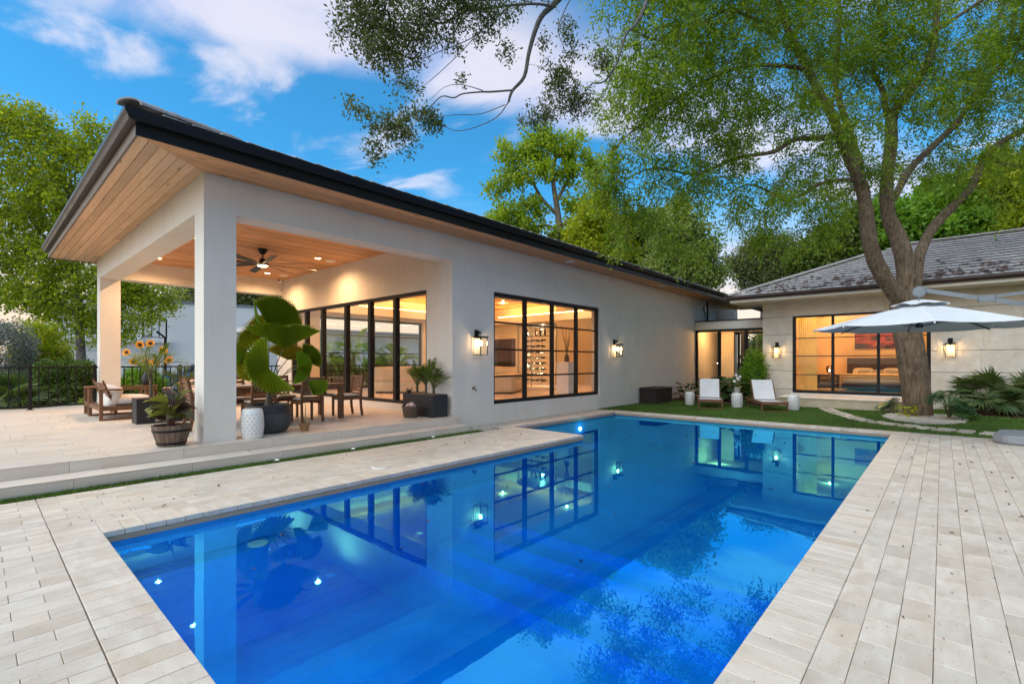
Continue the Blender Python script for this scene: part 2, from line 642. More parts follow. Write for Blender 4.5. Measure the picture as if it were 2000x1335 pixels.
# ------------------------------------------------------------------ pool basin and water
t = NT('pool_plaster')
v = t.coord('Object')
n = t.noise(v, 1.6, 6, 0.6, 0.3)
c = t.mix(t.rng(n, 0.28, 0.72), (0.001, 0.20, 0.76), (0.002, 0.34, 1.0))
f = t.noise(v, 26, 4, 0.7)
c = t.mix(t.rng(f, 0.4, 0.7, 0, 0.35), c, (0.001, 0.16, 0.64))
t.pbr(c, 0.7, 0, None, 0.2)
M['plaster'] = t.m
P = POOL
bm_ = MB()
outer = [(P['xl'], P['yn']), (P['xr'], P['yn']), (P['xr'], P['yf']), (P['xl2'], P['yf']), (P['xl2'], P['ym']), (P['xl'], P['ym'])]
o = 0.02
shell = [(P['xl'] - o, P['yn'] - o), (P['xr'] + o, P['yn'] - o), (P['xr'] + o, P['yf'] + o), (P['xl2'] - o, P['yf'] + o), (P['xl2'] - o, P['ym'] - o), (P['xl'] - o, P['ym'] - o)]
DEPTH = -1.35
nS = len(shell)
vs = [(x, y, -0.075) for x, y in shell] + [(x, y, DEPTH) for x, y in shell]
fs = [(i, nS + i, nS + (i + 1) % nS, (i + 1) % nS) for i in range(nS)]
bm_.add(vs, fs)
bm_.add([(-8, 0.3, DEPTH + 0.002), (0, 0.3, DEPTH + 0.002), (0, 13.4, DEPTH + 0.002), (-8, 13.4, DEPTH + 0.002)], [(0, 1, 2, 3)])
# the stair that crosses the pool: deep end near, shallow end far
for k, (y0, z) in enumerate(((4.0, -1.2), (4.36, -1.06), (4.72, -0.92), (5.08, -0.80))):
    y1 = (4.36, 4.72, 5.08, 13.2)[k]
    bm_.box(-7.9 if y0 > 8 else -5.51, -0.79, y0, y1, DEPTH, z)
bm_.box(-7.6, -5.52, 8.34, 13.1, DEPTH, -0.79)
basin = kind(bm_.build('pool_basin', M['plaster']), 'structure')
# ledge just under the waterline along the house side
lb = MB().box(-5.515, -5.28, 0.74, 8.34, DEPTH, -0.42)
lb.build('bench', M['plaster'], basin)
# eyeball fitting on the floor and the lamp on the far-left wall
MB().lathe([(0.10, 0), (0.10, 0.012), (0.07, 0.02)], 20, (-5.39, 2.0, -0.42)).build('drain_cover', M['white_paint'], basin, smooth=True)
lamp = MB().lathe([(0.055, 0), (0.05, 0.03)], 16).build('pool_lamp', M['pool_lamp'], basin)
lamp.location = (-7.43, 11.1, -0.33)
lamp.rotation_euler = (0, PI / 2, 0)
pl = bpy.data.lights.new('pool_lamp_light', 'POINT')
pl.energy = 1.5
pl.color = (0.7, 0.95, 1.0)
pl.shadow_soft_size = 0.06
plo = bpy.data.objects.new('pool_lamp_light', pl)
plo.location = (-7.30, 11.1, -0.33)
COL.objects.link(plo)

fill_lamp = MB().lathe([(0.055, 0), (0.05, 0.03)], 16).build('pool_lamp', M['pool_lamp'], basin)  # extra unseen lamp added on the near wall to brighten the near water
fill_lamp.location = (-3.1, 0.745, -0.5)
fill_lamp.rotation_euler = (-PI / 2, 0, 0)
fill_light = bpy.data.lights.new('pool_lamp_light', 'POINT')
fill_light.energy = 30
fill_light.color = (0.7, 0.95, 1.0)
fill_light.shadow_soft_size = 0.02
fill_light_obj = bpy.data.objects.new('pool_lamp_light', fill_light)
fill_light_obj.location = (-3.1, 0.95, -0.5)
COL.objects.link(fill_light_obj)

t = NT('pool_water')
wv = t.coord('Object', (1, 1, 1))
hgt = t.math('ADD', t.noise(wv, 1.1, 2, 0.5, 0.4), t.math('MULTIPLY', t.noise(wv, 9.0, 2), 0.10))
nm = t.bump(hgt, 0.004, 0.25)
lw = t.n('ShaderNodeLayerWeight')
lw.inputs[0].default_value = 0.5
t.l(nm, lw.inputs['Normal'])
sch = t.math('ADD', t.math('MULTIPLY', t.math('POWER', lw.outputs['Facing'], 3.2), 0.70), 0.28)
tr = t.n('ShaderNodeBsdfTransparent')
tr.inputs[0].default_value = (0.45, 0.88, 0.96, 1)
gl = t.n('ShaderNodeBsdfGlossy')
gl.inputs['Roughness'].default_value = 0.012
gl.inputs[0].default_value = (0.09, 0.72, 1.0, 1)
t.l(nm, gl.inputs['Normal'])
mx = t.n('ShaderNodeMixShader')
t.l(sch, mx.inputs[0])
t.l(tr.outputs[0], mx.inputs[1])
t.l(gl.outputs[0], mx.inputs[2])
t.l(mx.outputs[0], t.out.inputs[0])
M['water'] = t.m
WATER_Z = -0.10
ws = [(P['xl'] - .01, P['yn'] - .01), (P['xr'] + .01, P['yn'] - .01), (P['xr'] + .01, P['yf'] + .01), (P['xl2'] - .01, P['yf'] + .01), (P['xl2'] - .01, P['ym'] - .01), (P['xl'] - .01, P['ym'] - .01)]
water = MB().add([(x, y, WATER_Z) for x, y in ws], [(0, 1, 2, 3, 4, 5)]).build('pool_water', M['water'])
kind(water, 'structure')

# ------------------------------------------------------------------ deck of 6 x 12 inch travertine pavers
PW, PL, G = 0.1535, 0.307, 0.0028
deckm = MB()
ZB = -0.014
for x0, x1, y0, y1 in ((-0.5, 3.2, -2.2, 13.3), (-7.4, -0.5, -2.2, 0.45), (-7.4, -5.8, 0.45, 8.05)):
    deckm.box(x0, x1, y0, y1, -0.2, ZB)
deck = kind(deckm.build('pool_deck', M['joint']), 'structure')

cosA, sinA = math.cos(R(41.82)), math.sin(R(41.82))


def depth_of(x, y):
    return -sinA * x + cosA * y


def paver_mesh(w, l, name, th=0.03, bev=0.0022):
    return MB().box(-w / 2, w / 2, -l / 2, l / 2, -th, 0).mesh(name, bev)


spots = []
rr = random.Random(3)


def paver_rows(x0, x1, y0, y1, phase):
    n = int(round((x1 - x0) / PW))
    w = (x1 - x0) / n
    for i in range(n):
        cx = x0 + (i + .5) * w
        y = y0 - (PL * 0.5 if (i + phase) % 2 else 0)
        while y < y1 - 0.02:
            a, b = max(y, y0), min(y + PL, y1)
            if b - a > 0.03:
                spots.append((cx, (a + b) / 2, w - G, b - a - G))
            y += PL


paver_rows(-0.495, 2.42, 1.2, 13.3, 0)
paver_rows(-7.4, -5.805, 0.45, 8.045, 1)
paver_rows(-7.4, -0.495, -0.93, 0.445, 0)
vis = []
for s_ in spots:
    d = depth_of(s_[0], s_[1])
    rr_ = (cosA * s_[0] + sinA * s_[1]) / max(d, 0.01)
    inview = d > 2.0 and abs(rr_) < 1.12
    vis.append((0 if inview else 1, d, s_))
vis.sort(key=lambda q: (q[0], q[1]))
pm_cache = {}
rest = MB()
for i, (_, d, (cx, cy, w, l)) in enumerate(vis):
    key = (round(w, 4), round(l, 3))
    if key not in pm_cache:
        pm_cache[key] = paver_mesh(w, l, 'paver')
    me = pm_cache[key]
    dz = rr.uniform(-0.0012, 0.0008)
    if i < 300:
        p = link('paver', me, M['travertine'], deck)
        p.location = (cx + rr.uniform(-.0008, .0008), cy + rr.uniform(-.001, .001), dz)
        p.rotation_euler = (rr.uniform(-.002, .002), rr.uniform(-.004, .004), rr.uniform(-.003, .003))
    else:
        c_, s2 = math.cos(rr.uniform(-.003, .003)), 0
        rest.add([(v.co.x + cx, v.co.y + cy, v.co.z + dz) for v in me.vertices], [tuple(pp.vertices) for pp in me.polygons])
kind(rest.build('paver_field', M['travertines'], deck), 'stuff')

# coping: the same stones laid as headers round the water's edge
copm = MB()
for x0, x1, y0, y1 in ((-0.8, -0.52, 0.47, 13.28), (-5.79, -0.82, 0.47, 0.75), (-5.79, -5.52, 0.75, 8.06), (-7.7, -5.52, 8.06, 8.34), (-7.7, -7.44, 8.34, 13.28), (-7.44, -0.82, 13.02, 13.28)):
    copm.box(x0 + .02, x1 - .02, y0, y1, -0.072, -0.052)
coping = kind(copm.build('pool_coping', M['joint']), 'structure')
cop_x = MB().box(-.151, .151, -PW / 2 + .002, PW / 2 - .002, -0.05, 0.002).mesh('coping_stone', 0.003)
cop_y = MB().box(-PW / 2 + .002, PW / 2 - .002, -.151, .151, -0.05, 0.002).mesh('coping_stone', 0.003)


def coping_run(x, y, n, axis, w):
    for k in range(n):
        if axis == 'Y':
            q = link('coping_stone', cop_x, M['coping'], coping)
            q.location = (x, y + (k + .5) * w, rr.uniform(-.001, .001))
            q.scale = (1, w / PW, 1)
        else:
            q = link('coping_stone', cop_y, M['coping'], coping)
            q.location = (x + (k + .5) * w, y, rr.uniform(-.001, .001))
            q.scale = (w / PW, 1, 1)
        q.rotation_euler = (rr.uniform(-.0012, .0012), rr.uniform(-.0012, .0012), rr.uniform(-.003, .003))


coping_run(-0.6475, 0.45, 84, 'Y', (13.3 - 0.45) / 84)
coping_run(-5.805, 0.6025, 33, 'X', (5.805 - 0.8) / 33)
coping_run(-5.6525, 0.755, 47, 'Y', (8.045 - 0.755) / 47)
coping_run(-7.725, 8.1975, 14, 'X', (7.725 - 5.5) / 14)
coping_run(-7.5725, 8.35, 32, 'Y', (13.3 - 8.35) / 32)
coping_run(-7.42, 13.1525, 43, 'X', (7.42 - 0.8) / 43)
# pale waterline slabs under the far coping
tm = MB()
tm.box(-7.40, -0.82, 13.0, 13.02, -0.099, -0.054)
tm.box(-7.44, -7.42, 8.36, 13.0, -0.099, -0.054)
tm.box(-5.52, -5.5, 0.77, 8.33, -0.099, -0.054)
tm.box(-7.40, -5.52, 8.33, 8.35, -0.099, -0.054)
tm.box(-0.8, -0.78, 0.77, 13.0, -0.099, -0.054)
tm.box(-5.5, -0.8, 0.735, 0.755, -0.099, -0.054)
t = NT('waterline_band')
t.pbr(t.mix(t.noise(t.coord('Object', (1, 1, 3)), 6, 4), (0.30, 0.22, 0.13), (0.44, 0.34, 0.22)), 0.7)
tm.build('waterline_band', t.m, coping)

# skimmer lid in the paving
sk = thing('skimmer_lid', 'round white skimmer lid set in the paving beside the pool', 'lid', (-5.98, 3.87, 0.002))
MB().lathe([(0.125, 0), (0.125, 0.006), (0.118, 0.009)], 28).build('rim', M['white_paint'], sk)
MB().lathe([(0.108, 0.009), (0.108, 0.012), (0.0, 0.0125)], 28, cap1=False).build('cover', M['coping'], sk)

# ------------------------------------------------------------------ patio slab, step, large tiles
patm = MB()
patm.box(-17.45, -8.02, -3.0, 7.2, -0.1, PATIO_Z - 0.014)
patm.box(-8.02, -7.60, -3.0, 7.08, -0.1, STEP_Z - 0.014)
patio = kind(patm.build('patio', M['joint']), 'structure')


def slab(parent, name, x0, x1, y0, y1, z0, z1, mat, cache={}):
    key = (round(x1 - x0, 3), round(y1 - y0, 3), round(z1 - z0, 3), mat.name)
    if key not in cache:
        cache[key] = MB().box(-(x1 - x0) / 2, (x1 - x0) / 2, -(y1 - y0) / 2, (y1 - y0) / 2, -(z1 - z0) / 2, (z1 - z0) / 2).mesh(name, 0.0025)
    o_ = link(name, cache[key], mat, parent)
    o_.location = ((x0 + x1) / 2, (y0 + y1) / 2, (z0 + z1) / 2)
    return o_


g = 0.0018
ys = [7.19 - 1.2 * k for k in range(9)]
for i in range(16):
    x1 = -8.0 - 0.6 * i
    x0 = max(x1 - 0.6, -17.45)
    off = 0.4 * (i % 3)
    cuts = [7.19] + [7.19 - off - 1.2 * k for k in range(0 if off else 1, 10)]
    for a, b in zip(cuts[1:], cuts[:-1]):
        if b - a > 0.05:
            slab(patio, 'floor_tile', x0 + g, x1 - g, a + g, b - g, PATIO_Z - 0.012, PATIO_Z, M['porcelain'])
for a in [7.1 - 1.2 * k for k in range(1, 10)]:
    y1 = a + 1.2
    slab(patio, 'step_tile', -8.005, -7.58, a + g, y1 - g, STEP_Z - 0.012, STEP_Z, M['porcelain'])
for k in range(9):
    b = 7.1 - 0.32 - 1.2 * k
    a = b - 1.2
    top = 7.1 if k == 0 else None
    if top:
        slab(patio, 'riser_tile', -8.018, -8.004, b + g, 7.1, STEP_Z, PATIO_Z - 0.013, M['porcelain'])
        slab(patio, 'riser_tile', -7.598, -7.584, b + 0.5 + g - 0.5, 7.1, -0.02, STEP_Z - 0.013, M['porcelain'])
    slab(patio, 'riser_tile', -8.018, -8.004, a + g, b - g, STEP_Z, PATIO_Z - 0.013, M['porcelain'])
    slab(patio, 'riser_tile', -7.598, -7.584, a + g, b - g, -0.02, STEP_Z - 0.013, M['porcelain'])
slab(patio, 'riser_tile', -8.0, -7.58, 7.082, 7.096, -0.02, STEP_Z - 0.013, M['porcelain'])
slab(patio, 'riser_tile', -8.018, -8.004, 7.1, 7.2, -0.02, PATIO_Z - 0.013, M['porcelain'])
slab(patio, 'riser_tile', -8.248, -8.02, 7.201, 7.213, -0.02, PATIO_Z, M['porcelain'])

# ------------------------------------------------------------------ lawn, beds, gravel
lw = MB()
lw.box(-8.24, 5.0, 13.302, 21.4, -0.05, 0.0)
lw.box(3.2, 12.0, -3.0, 13.302, -0.05, -0.002)
lawn = kind(lw.build('lawn', M['grass_base']), 'structure')
ls = MB().box(-7.58, -7.402, -3.0, 7.3, -0.05, -0.008).build('grass_strip', M['grass_base'])
kind(ls, 'structure')
gb = MB()
gb.box(-8.25, -7.402, 7.3, 8.04, -0.05, -0.012)
gb.box(-8.25, -7.728, 8.04, 14.0, -0.05, -0.012)
gb.box(-8.25, -7.585, 7.1, 7.3, -0.05, -0.012)
kind(gb.build('gravel_bed', m_plain('gravel_sand', (0.34, 0.30, 0.24), 0.95, var=0.35, scale=30)), 'structure')
mb_ = MB()
mb_.prism([(-8.2, 18.3), (-7.2, 17.9), (-5.4, 17.85), (-4.25, 18.3), (-4.25, 20.38), (-5.2, 20.38), (-5.2, 21.3), (-8.2, 21.3)], -0.02, 0.012)
mb_.prism([(0.5, 18.75), (1.6, 18.45), (5.0, 18.3), (5.0, 20.38), (0.2, 20.38), (0.2, 19.4)], -0.02, 0.012)
M['mulch'] = m_plain('mulch', (0.065, 0.020, 0.014), 0.95, var=0.5, scale=25, bump=0.9, bscale=60)
kind(mb_.build('mulch_bed', M['mulch']), 'structure')


def inside(poly, x, y):
    c_ = False
    j = len(poly) - 1
    for i in range(len(poly)):
        (xi, yi), (xj, yj) = poly[i], poly[j]
        if (yi > y) != (yj > y) and x < (xj - xi) * (y - yi) / (yj - yi) + xi:
            c_ = not c_
        j = i
    return c_


def blades(name, pts, h0, h1, w, mat):
    n_ = len(pts)
    pts = np.asarray(pts)
    a = RNG.uniform(0, 2 * PI, n_)
    h = RNG.uniform(h0, h1, n_)
    lean = RNG.uniform(0.1, 0.6, n_) * h
    b = RNG.uniform(0, 2 * PI, n_)
    dx, dy = np.cos(a) * w, np.sin(a) * w
    v_ = np.zeros((n_, 3, 3))
    v_[:, 0] = np.stack([pts[:, 0] - dx, pts[:, 1] - dy, pts[:, 2]], 1)
    v_[:, 1] = np.stack([pts[:, 0] + dx, pts[:, 1] + dy, pts[:, 2]], 1)
    v_[:, 2] = np.stack([pts[:, 0] + np.cos(b) * lean, pts[:, 1] + np.sin(b) * lean, pts[:, 2] + h], 1)
    me = np_mesh(name, v_.reshape(-1, 3), tris=np.arange(n_ * 3).reshape(-1, 3))
    return kind(link(name, me, mat), 'stuff')


BED1 = [(-8.2, 18.3), (-7.2, 17.9), (-5.4, 17.85), (-4.25, 18.3), (-4.25, 20.38), (-5.2, 20.38), (-5.2, 21.3), (-8.2, 21.3)]
BED2 = [(0.5, 18.75), (1.6, 18.45), (5.0, 18.3), (5.0, 20.38), (0.2, 20.38), (0.2, 19.4)]
GRAVEL = [(-1.25, 16.6), (-0.9, 15.6), (-0.35, 15.1), (0.1, 15.45), (0.42, 16.2), (0.5, 17.1), (0.2, 18.1), (-0.7, 18.2), (-1.15, 17.5)]
PLATFORM = [(-4.2, 18.4), (-0.75, 18.4), (-0.75, 20.4), (-4.2, 20.4)]
pts = []
while len(pts) < 70000:
    x, y = RNG.uniform(-8.2, 2.6), RNG.uniform(13.31, 20.3)
    if y > 18 and (inside(BED1, x, y) or inside(BED2, x, y) or inside(PLATFORM, x, y)):
        continue
    if inside(GRAVEL, x, y) or x > 0.13 * y + 0.4:
        continue
    pts.append((x, y, -0.002))
grass = blades('lawn_grass', pts, 0.018, 0.05, 0.006, M['grass'])
pts = [(RNG.uniform(-7.58, -7.385), RNG.uniform(-0.3, 7.35), -0.008) for _ in range(16000)]
blades('strip_grass', pts, 0.02, 0.05, 0.004, M['grass'])


def pebbles(name, pts, r0, r1, mat):
    ico = [(0, 0, 1), (0.9, 0, 0.1), (0.28, 0.85, 0.1), (-0.72, 0.53, 0.1), (-0.72, -0.53, 0.1), (0.28, -0.85, 0.1)]
    fc = [(0, 1, 2), (0, 2, 3), (0, 3, 4), (0, 4, 5), (0, 5, 1)]
    n_ = len(pts)
    base = np.array(ico)
    pts = np.asarray(pts)
    r_ = RNG.uniform(r0, r1, n_)
    a = RNG.uniform(0, 2 * PI, n_)
    sc = RNG.uniform(0.6, 1.2, (n_, 3))
    sc[:, 2] *= 0.7
    jit = RNG.uniform(0.8, 1.2, (n_, 6, 3))
    vv = base[None] * sc[:, None] * r_[:, None, None] * jit
    ca, sa = np.cos(a)[:, None], np.sin(a)[:, None]
    out = np.stack([vv[..., 0] * ca - vv[..., 1] * sa, vv[..., 0] * sa + vv[..., 1] * ca, vv[..., 2]], -1) + pts[:, None]
    f_ = (np.array(fc)[None] + (np.arange(n_) * 6)[:, None, None]).reshape(-1, 3)
    me = np_mesh(name, out.reshape(-1, 3), tris=f_)
    return kind(link(name, me, mat), 'stuff')


t = NT('pebble')
t.pbr(t.mix(t.rand(True), (0.28, 0.24, 0.19), (0.72, 0.68, 0.60)), 0.7)
M['pebble'] = t.m
pts = []
for _ in range(9000):
    y = RNG.uniform(7.1, 14.0)
    lim = -7.59 if y < 7.3 else (-7.41 - max(0, (y - 7.3)) * 0.42 if y < 8.04 else -7.735)
    x = RNG.uniform(-8.24, lim)
    pts.append((x, y, -0.012))
pebbles('gravel', pts, 0.007, 0.018, M['pebble'])
pts = []
while len(pts) < 5000:
    x, y = RNG.uniform(-1.3, 0.6), RNG.uniform(15.0, 18.3)
    if inside(GRAVEL, x, y):
        pts.append((x, y, 0.0 + 0.03 * RNG.uniform()))
pebbles('tree_ring_gravel', pts, 0.015, 0.032, m_plain('white_pebble', (0.50, 0.45, 0.37), 0.8, var=0.3, scale=40))
t = NT('mulch_chip')
t.pbr(t.mix(t.rand(True), (0.035, 0.010, 0.008), (0.13, 0.045, 0.03)), 0.9)
pts = []
while len(pts) < 5000:
    x, y = RNG.uniform(-8.2, 3.0), RNG.uniform(17.8, 21.3)
    if inside(BED1, x, y) or inside(BED2, x, y):
        pts.append((x, y, 0.012))
pebbles('mulch_chips', pts, 0.015, 0.04, t.m)

# stepping stones: two rows of split slabs curving over the lawn
path = kind(MB().prism([(-2.7, 17.9), (-2.2, 16.6), (-1.75, 15.5), (-1.3, 14.8), (-1.2, 14.9), (-1.65, 15.6), (-2.1, 16.7), (-2.6, 17.9)], -0.03, 0.002).build('stone_path', M['joint']), 'structure')
M['flagstone'] = m_stone('flagstone', (0.46, 0.40, 0.31), (0.66, 0.60, 0.50), 0.6, 0.75, vein=(1, 1, 2), scale=1.5, objvar=0.2)
cl = [(-2.78, 18.1), (-2.37, 16.89), (-2.02, 16.12), (-1.71, 15.43), (-1.46, 15.07), (-1.12, 14.7), (-0.72, 14.43), (-0.35, 14.25), (0.0, 14.1), (0.32, 14.02), (0.59, 13.98), (0.95, 13.9), (1.4, 13.85)]
acc = []
for (xa, ya), (xb, yb) in zip(cl[:-1], cl[1:]):
    L_ = math.hypot(xb - xa, yb - ya)
    for k in range(int(L_ / 0.05)):
        f_ = k * 0.05 / L_
        acc.append((xa + (xb - xa) * f_, ya + (yb - ya) * f_, math.atan2(yb - ya, xb - xa)))
i = 0
rs = random.Random(5)
while i < len(acc) - 3:
    x, y, a = acc[i]
    ln = rs.uniform(0.26, 0.46)
    for side in (-1, 1):
        w = rs.uniform(0.11, 0.16)
        cx = x - math.sin(a) * side * 0.105 + math.cos(a) * ln / 2
        cy = y + math.cos(a) * side * 0.105 + math.sin(a) * ln / 2
        poly = []
        for k in range(9):
            th = 2 * PI * k / 9
            rad = 1 / max(abs(math.cos(th)) / (ln * .5), abs(math.sin(th)) / (w * .62)) * rs.uniform(0.84, 1.05)
            px_, py_ = rad * math.cos(th), rad * math.sin(th)
            poly.append((px_ * math.cos(a) - py_ * math.sin(a), px_ * math.sin(a) + py_ * math.cos(a)))
        st = MB().prism(poly, -0.03, rs.uniform(0.035, 0.055)).build('flagstone', M['flagstone'], path, bevel=0.008)
        st.location = (cx, cy, 0)
    i += max(3, int(ln / 0.05 + 0.8))

# =================================================================== MAIN HOUSE
house = thing('house', 'low white stucco house with open corner patio and wood plank soffit', 'house')
ST = M['stucco']


def part(name, mat, parent, *boxes, bevel=0.0):
    m_ = MB()
    for b in boxes:
        m_.box(*b)
    return m_.build(name, mat, parent, bevel=bevel)


HX0, HX1 = -17.62, WALL_X      # west and east faces
HY0, HYB, HY1 = 2.295, 7.2, 27.4
CW = 0.445
TH = 0.30
# open corner: columns and beams
part('column', ST, house, (HX1 - CW, HX1, HY0, HY0 + CW, PATIO_Z, 3.8))
part('column', ST, house, (HX0, HX0 + CW, HY0, HY0 + CW, PATIO_Z, 3.8))
part('beam', ST, house, (HX0, HX1, HY0, HY0 + CW, 3.8, SOFFIT_Z + 0.1))
part('beam', ST, house, (HX1 - CW, HX1, HY0 + CW, HYB, 3.8, SOFFIT_Z + 0.1))
part('beam', ST, house, (HX0, HX0 + CW, HY0 + CW, HYB, 3.82, SOFFIT_Z + 0.1))
# long east wall round its window
WY0, WY1, WZ0, WZ1 = 8.55, 13.455, 0.455, 3.235
part('wall', ST, house, (HX1 - TH, HX1, HYB, WY0, -0.1, SOFFIT_Z + 0.1), (HX1 - TH, HX1, WY0, WY1, -0.1, WZ0), (HX1 - TH, HX1, WY0, WY1, WZ1, SOFFIT_Z + 0.1), (HX1 - TH, HX1, WY1, HY1, -0.1, SOFFIT_Z + 0.1))
# wall behind the patio round the sliding door
DX0, DX1, DZ1 = -16.52, -9.18, 3.22
part('wall', ST, house, (DX1, HX1 - TH, HYB, HYB + TH, 0.1, SOFFIT_Z + 0.1), (DX0, DX1, HYB, HYB + TH, DZ1, SOFFIT_Z + 0.1), (HX0, DX0, HYB, HYB + TH, 0.1, SOFFIT_Z + 0.1))
part('door_step', M['porcelain'], house, (DX0, DX1, HYB - 0.06, HYB + TH + 0.05, 0.2, FLOOR_Z - 0.004))
# west wall round its big window, north wall
part('wall', ST, house, (HX0, HX0 + TH, HYB + TH, 8.6, -0.1, SOFFIT_Z + 0.1), (HX0, HX0 + TH, 8.6, 13.4, 3.235, SOFFIT_Z + 0.1), (HX0, HX0 + TH, 13.4, HY1, -0.1, SOFFIT_Z + 0.1), (HX0, HX0 + TH, 8.6, 13.4, -0.1, 0.45))
part('wall', ST, house, (HX0 + TH, HX1 - TH, HY1 - TH, HY1, -0.1, SOFFIT_Z + 0.1))

# ceiling planks of the patio (run along Y)
ceil = part('ceiling', M['roof_under'], house, (HX0 + CW, HX1 - CW, HY0 + CW, HYB, SOFFIT_Z + 0.035, SOFFIT_Z + 0.08))
BW = 0.132
nb = int((HX1 - HX0 - 2 * CW) / BW)
bw = (HX1 - HX0 - 2 * CW) / nb
rb = random.Random(9)
cb_cache = {}
for i in range(nb):
    cx = HX0 + CW + (i + .5) * bw
    cut = rb.uniform(HY0 + CW + 0.8, HYB - 0.8)
    for a, b in ((HY0 + CW, cut), (cut, HYB)):
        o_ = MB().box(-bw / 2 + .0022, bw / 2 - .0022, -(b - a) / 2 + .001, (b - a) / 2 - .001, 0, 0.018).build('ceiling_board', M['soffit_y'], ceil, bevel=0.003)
        o_.location = (cx, (a + b) / 2, SOFFIT_Z + 0.012)

# eaves: soffit planks mitred at the corner
EX, EY, EXW, EYN = -7.50, 1.37, -18.12, 28.0
sof = part('soffit', M['roof_under'], house,
           (EXW, EX, EY, HY0 - .002, SOFFIT_Z + 0.03, SOFFIT_Z + 0.07),
           (HX1 + .002, EX, HY0, EYN, SOFFIT_Z + 0.03, SOFFIT_Z + 0.07),
           (EXW, HX0 - .002, HY0, EYN, SOFFIT_Z + 0.03, SOFFIT_Z + 0.07),
           (HX0 - .002, HX1 + .002, HY1 + .002, EYN, SOFFIT_Z + 0.03, SOFFIT_Z + 0.07))
nr = 7
dy = (HY0 - EY) / nr
for i in range(nr):
    y0, y1 = EY + i * dy, EY + (i + 1) * dy
    # mitre: x at east end follows the 45-degree-ish corner line
    xa = EX + (HX1 - EX) * i / nr
    xb = EX + (HX1 - EX) * (i + 1) / nr
    cut = [EXW] + sorted(rb.uniform(-17.3, -9.2) for _ in range(2))
    ends = cut[1:] + [None]
    for k, (a, b) in enumerate(zip(cut, ends)):
        g2 = 0.003
        if b is None:
            poly = [(a + g2, y0 + g2), (xa - g2, y0 + g2), (xb - g2, y1 - g2), (a + g2, y1 - g2)]
        else:
            poly = [(a + g2, y0 + g2), (b - g2, y0 + g2), (b - g2, y1 - g2), (a + g2, y1 - g2)]
        m_ = MB().prism([(x - a, y - y0) for x, y in poly], 0, 0.018)
        q = m_.build('soffit_board', M['soffit_x'], sof, bevel=0.002)
        q.location = (a, y0, SOFFIT_Z + 0.006)
nr = 6
dx = (EX - HX1) / nr
for i in range(nr):
    x0, x1 = HX1 + i * dx, HX1 + (i + 1) * dx
    ya = HY0 + (EY - HY0) * i / nr
    yb = HY0 + (EY - HY0) * (i + 1) / nr
    cuts = [None] + sorted(rb.uniform(4, 26) for _ in range(6)) + [EYN]
    for a, b in zip(cuts[:-1], cuts[1:]):
        g2 = 0.003
        if a is None:
            poly = [(x0 + g2, ya + g2), (x1 - g2, yb + g2), (x1 - g2, b - g2), (x0 + g2, b - g2)]
            a = ya
        else:
            poly = [(x0 + g2, a + g2), (x1 - g2, a + g2), (x1 - g2, b - g2), (x0 + g2, b - g2)]
        m_ = MB().prism([(x - x0, y - a) for x, y in poly], 0, 0.018)
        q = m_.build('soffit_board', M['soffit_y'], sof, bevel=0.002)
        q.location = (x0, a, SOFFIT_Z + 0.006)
part('soffit_board', M['soffit_y'], sof, (EXW, HX0 - .004, HY0 + .004, 8.0, SOFFIT_Z + 0.006, SOFFIT_Z + 0.024))

# fascia and gutters
FZ0, FZ1 = SOFFIT_Z - 0.012, 4.56
part('fascia', M['black_metal'], house, (EX, EX + 0.03, EY - 0.03, EYN, FZ0, FZ1))  # side turned from the light: its darkness is put into the colour
part('fascia', M['fascia_wood'], house, (EXW - 0.03, EX - .001, EY - 0.03, EY, FZ0, FZ1))
part('fascia', M['fascia_wood'], house, (EXW - 0.03, EXW, EY, EYN, FZ0, FZ1))


def gutter(parent, p0, p1, out, mat, z, h=0.13, w=0.13):
    """K-style gutter: p0->p1 in plan, out = outward unit (x, y)"""
    prof = [(0.002, 0), (w * 0.62, 0), (w * 0.80, h * 0.35), (w, h * 0.62), (w, h), (w - 0.018, h), (w - 0.018, h * 0.66), (w * 0.7, h * 0.40), (w * 0.55, 0.02), (0.002, 0.02)]
    n_ = len(prof)
    d_ = Vector((p1[0] - p0[0], p1[1] - p0[1], 0)).normalized()
    vs = []
    for pp, sgn in ((p0, -1), (p1, 1)):
        for a, b in prof:
            e = 0
            if pp[2]:
                e = a * sgn           # mitre: run on by the projection
            vs.append((pp[0] + out[0] * a + d_.x * e, pp[1] + out[1] * a + d_.y * e, z + b))
    fs = [(i, (i + 1) % n_, n_ + (i + 1) % n_, n_ + i) for i in range(n_)]
    fs += [tuple(range(n_)), tuple(reversed(range(n_, 2 * n_)))]
    return MB().add(vs, fs).build('gutter', mat, parent)


GZ = 4.475
gutter(house, (EX + 0.03, EY - 0.03, 1), (EX + 0.03, EYN, 0), (1, 0), M['black_metal'], GZ)  # black puts the shade of this side into the colour; front run is bronze
gutter(house, (EX + 0.03, EY - 0.03, 1), (EXW - 0.03, EY - 0.03, 0), (0, -1), M['bronze'], GZ)

